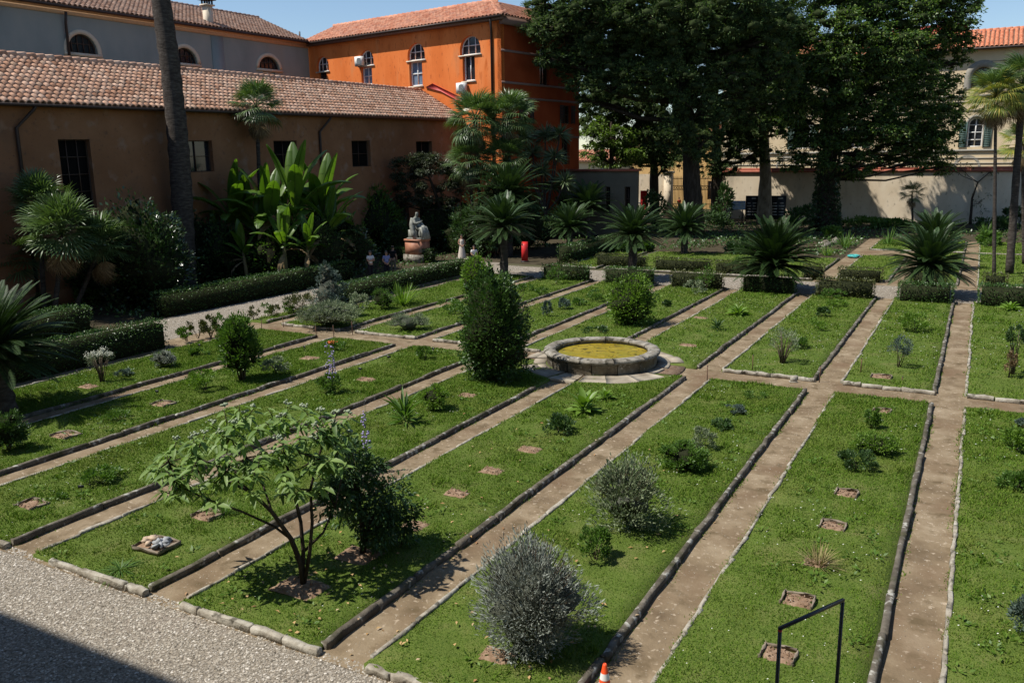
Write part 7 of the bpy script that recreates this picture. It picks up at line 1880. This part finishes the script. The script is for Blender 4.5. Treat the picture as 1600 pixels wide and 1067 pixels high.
# stakes near the cross path
SL = ['thin stake left of the lawn corner right of the fountain ring', 'thin stake at the far corner right of the fountain', 'thin stake at the corner of the sixth near bed', 'thin stake at the far right of the four by the fountain', 'short reddish stake at the head of the sixth bed', 'leftmost thin stake at the left cross path', 'thin stake at the corner below the twiggy shrub', 'thin stake before the weeping shrub', 'thin stake beside the orange flowers', 'thin stake at the corner of the third far bed']
for (x, y0, y1), lab in zip(((1105, 597, 572), (1176, 580, 555), (1280, 597, 572), (1344, 585, 560), (1410, 598, 589), (409, 517, 500), (443, 511, 496), (494.5, 528, 509), (522, 529, 508), (551, 523, 502)), SL):
    q = G(x, y0, .01); hh = height_px(q, x, y1)
    t = thing('stake', lab, 'stake', q, 0, 'thin stakes along the cross path')
    link('rod', npmesh('rod', [tube([(0, 0, -.05), (rnd.uniform(-.02, .02), 0, hh)], .016, 6)]), M['rust'], t)
    link('cap', npmesh('cap', [sphere((0, 0, hh + .005), (.022, .022, .022), 6, 4)]), M['metal_dark'], t)
q = G(1240, 597, .02)
t = thing('marker_frame', 'small pale marker leaning by the corner of the sixth bed', 'marker', q, .4)
link('plate', npmesh('plate', [box(0, 0, .10, .22, .02, .22)]), M['curb_pale'], t); link('foot', npmesh('foot', [box(0, .04, .01, .26, .16, .02)]), M['curb_pale'], t)
# little black plant labels in the lawns
for i, (x, y, lab) in enumerate(((121, 588, 'little dark plant label by the pale broom'), (246, 620, 'little dark plant label behind the third-bed soil square'), (476, 549, 'little dark plant label left of the orange flowers'), (128, 772, 'little dark plant label near the low spreading weed'), (563, 584, 'little dark plant label behind the faint soil square'), (677, 530 + 22, 'little dark plant label near the upright green plant'), (312, 546, 'little dark plant label above the low weed'), (608, 565, 'little dark plant label at the fourth bed end'))):
    q = G(x, y, BED_Z); t = thing('plant_label', lab, 'plant label', q, rnd.uniform(-.3, .8), 'little plant labels in the lawns')
    link('pin', npmesh('pin', [tube([(0, 0, -.02), (0, 0, .16)], .007, 5)]), M['metal_dark'], t); link('plate', npmesh('plate', [box(0, .0, .18, .13, .012, .07)]), M['black_paint'], t)
# railing in front of the grove
pts = [(930, 347, 323), (957, 346, 324), (994, 342, 318), (1023, 340, 313), (1050, 338, 308)]
Q = [G(x, y) for x, y, _ in pts]; Hh = [height_px(q, x, yt) for q, (x, _, yt) in zip(Q, pts)]
t = thing('railing', 'grey metal railing rising toward the gate behind the cycads', 'railing', Q[0])
for q, h_ in zip(Q, Hh): link('post', npmesh('post', [tube([q - Q[0], q - Q[0] + Vector((0, 0, h_))], .09, 8)]), M['galv'], t)
for f_ in (1.0, .5): link('rail', npmesh('rail', [tube([q - Q[0] + Vector((0, 0, h_ * f_)) for q, h_ in zip(Q, Hh)], .07, 8)]), M['galv'], t)
# red banner on the grove edge
q = G(1005, 342); t = thing('red_banner', 'narrow red banner standing on a pole at the grove edge', 'banner', q, camdir(q) - PI / 2)
s_ = mpp(q); h1 = height_px(q, 1005, 298); h0 = height_px(q, 1005, 329); n = 9
V = np.array([((i / n - .5) * 10 * s_, .06 * math.sin(i * 1.3) + dy, z) for dy in (0, .03) for z in (h0, h1) for i in range(n + 1)])
F_ = [[i, i + 1, n + 2 + i, n + 1 + i] for i in range(n)]; F_ += [[a + 2 * (n + 1) for a in f] for f in F_]
link('cloth', npmesh('cloth', [(V, F_)], True), C_['red_top'], t); link('pole', npmesh('pole', [tube([(-5.3 * s_, 0, 0), (-5.3 * s_, 0, h1 + .2)], .05, 6)]), M['metal_dark'], t)
# notice boards and sloping panel
M['board_black'] = plain('board_black', (.02, .022, .026), .5); M['board_print'] = plain('board_print', (.42, .42, .40), .7); M['board_blue'] = noise_mat('panel_print', [(.10, .16, .26), (.30, .36, .42), (.45, .47, .45)], scale=3.5, rough=.4)
for (x0, x1, yb, yt, lab) in ((1165, 1182, 347, 306, 'left tall black notice board under the pale-trunked tree'), (1204, 1225, 347, 306, 'right tall black notice board under the pale-trunked tree')):
    q = G((x0 + x1) / 2, yb); s_ = mpp(q); h_ = height_px(q, x0, yt); w_ = (x1 - x0) * s_
    t = thing('notice_board', lab, 'notice board', q, camdir(q) - PI / 2)
    link('panel', npmesh('panel', [box(0, 0, h_ * .55, w_, .12, h_ * .9)]), M['board_black'], t)
    for sx in (-1, 1): link('post', npmesh('post', [box(sx * w_ * .52, 0, h_ / 2, .1, .14, h_)]), M['metal_dark'], t)
    pr = [box(sx * w_ * .24, .065, h_ * .5 + (2 - i) * h_ * .11, w_ * rnd.uniform(.25, .4), .01, h_ * .035) for i in range(5) for sx in (-1, 1)]
    for v_ in pr: link('print', npmesh('print', [v_]), M['board_print'], t)
    link('heading', npmesh('heading', [box(-w_ * .15, .065, h_ * .9, w_ * .35, .01, h_ * .06)]), M['board_print'], t)
q = G(1150, 349); s_ = mpp(q); h_ = height_px(q, 1150, 320)
t = thing('sloping_panel', 'sloping blue-white information panel left of the notice boards', 'information panel', q, camdir(q) - PI / 2)
v = np.array([(-13 * s_, .5, h_ - .45), (13 * s_, .5, h_ - .45), (13 * s_, -.3, h_ + .4), (-13 * s_, -.3, h_ + .4)]); v2 = v - np.array([0, 0, .08])
link('panel', npmesh('panel', [(np.concatenate([v2, v]), BOXF)]), M['board_blue'], t)
for sx in (-1, 1): link('leg', npmesh('leg', [box(sx * 9 * s_, 0, (h_ - .1) / 2, .12, .12, h_ - .15)]), M['metal_dark'], t)
for i in range(3):
    for j in range(2):
        cx = (-8 + 8 * i) * s_; f_ = .28 + .42 * j; y_ = .5 - .8 * f_; z_ = h_ - .45 + .85 * f_ + .02
        link('print', npmesh('print', [(np.array([(cx - 2.6 * s_, y_ + .12, z_ - .125), (cx + 2.6 * s_, y_ + .12, z_ - .125), (cx + 2.6 * s_, y_ - .12, z_ + .13), (cx - 2.6 * s_, y_ - .12, z_ + .13)]), [[0, 1, 2, 3]])]), M['board_print'], t)
# garden hose
M['hose'] = plain('teal_hose', (.05, .32, .30), .45)
q = G(1335, 402, .03); s_ = mpp(q); t = thing('garden_hose', 'coil of teal garden hose lying on the far earth path', 'hose', q)
pts = [(9.5 * s_ * (.75 + .25 * math.sin(i * .31)) * math.cos(i * .33), 13 * s_ * (.75 + .25 * math.cos(i * .21)) * math.sin(i * .33), .05 + .035 * (i % 7) / 3) for i in range(95)]
link('coil', npmesh('coil', [tube(pts, .055, 6)], True), M['hose'], t); link('nozzle', npmesh('nozzle', [tube([pts[-1], (pts[-1][0] + .4, pts[-1][1] - .3, .08)], [.06, .035], 6)]), M['metal_dark'], t)
# low rocks at the grove edge
for i, (x, y, w_, lab) in enumerate(((1290, 385, 20, 'grey rock left of the far lawn hose'), (1305, 380, 12, 'small pale rock right of the larger grey rock'))):
    q = G(x, y); s_ = mpp(q); link_o = link('rock', npmesh('rock', [ico((0, 0, .1), 1, 0, .2, (w_ * s_ * .5, w_ * s_ * .4, .45))]), M['f_stone'], None, q)
    tag(link_o, lab, 'rock')
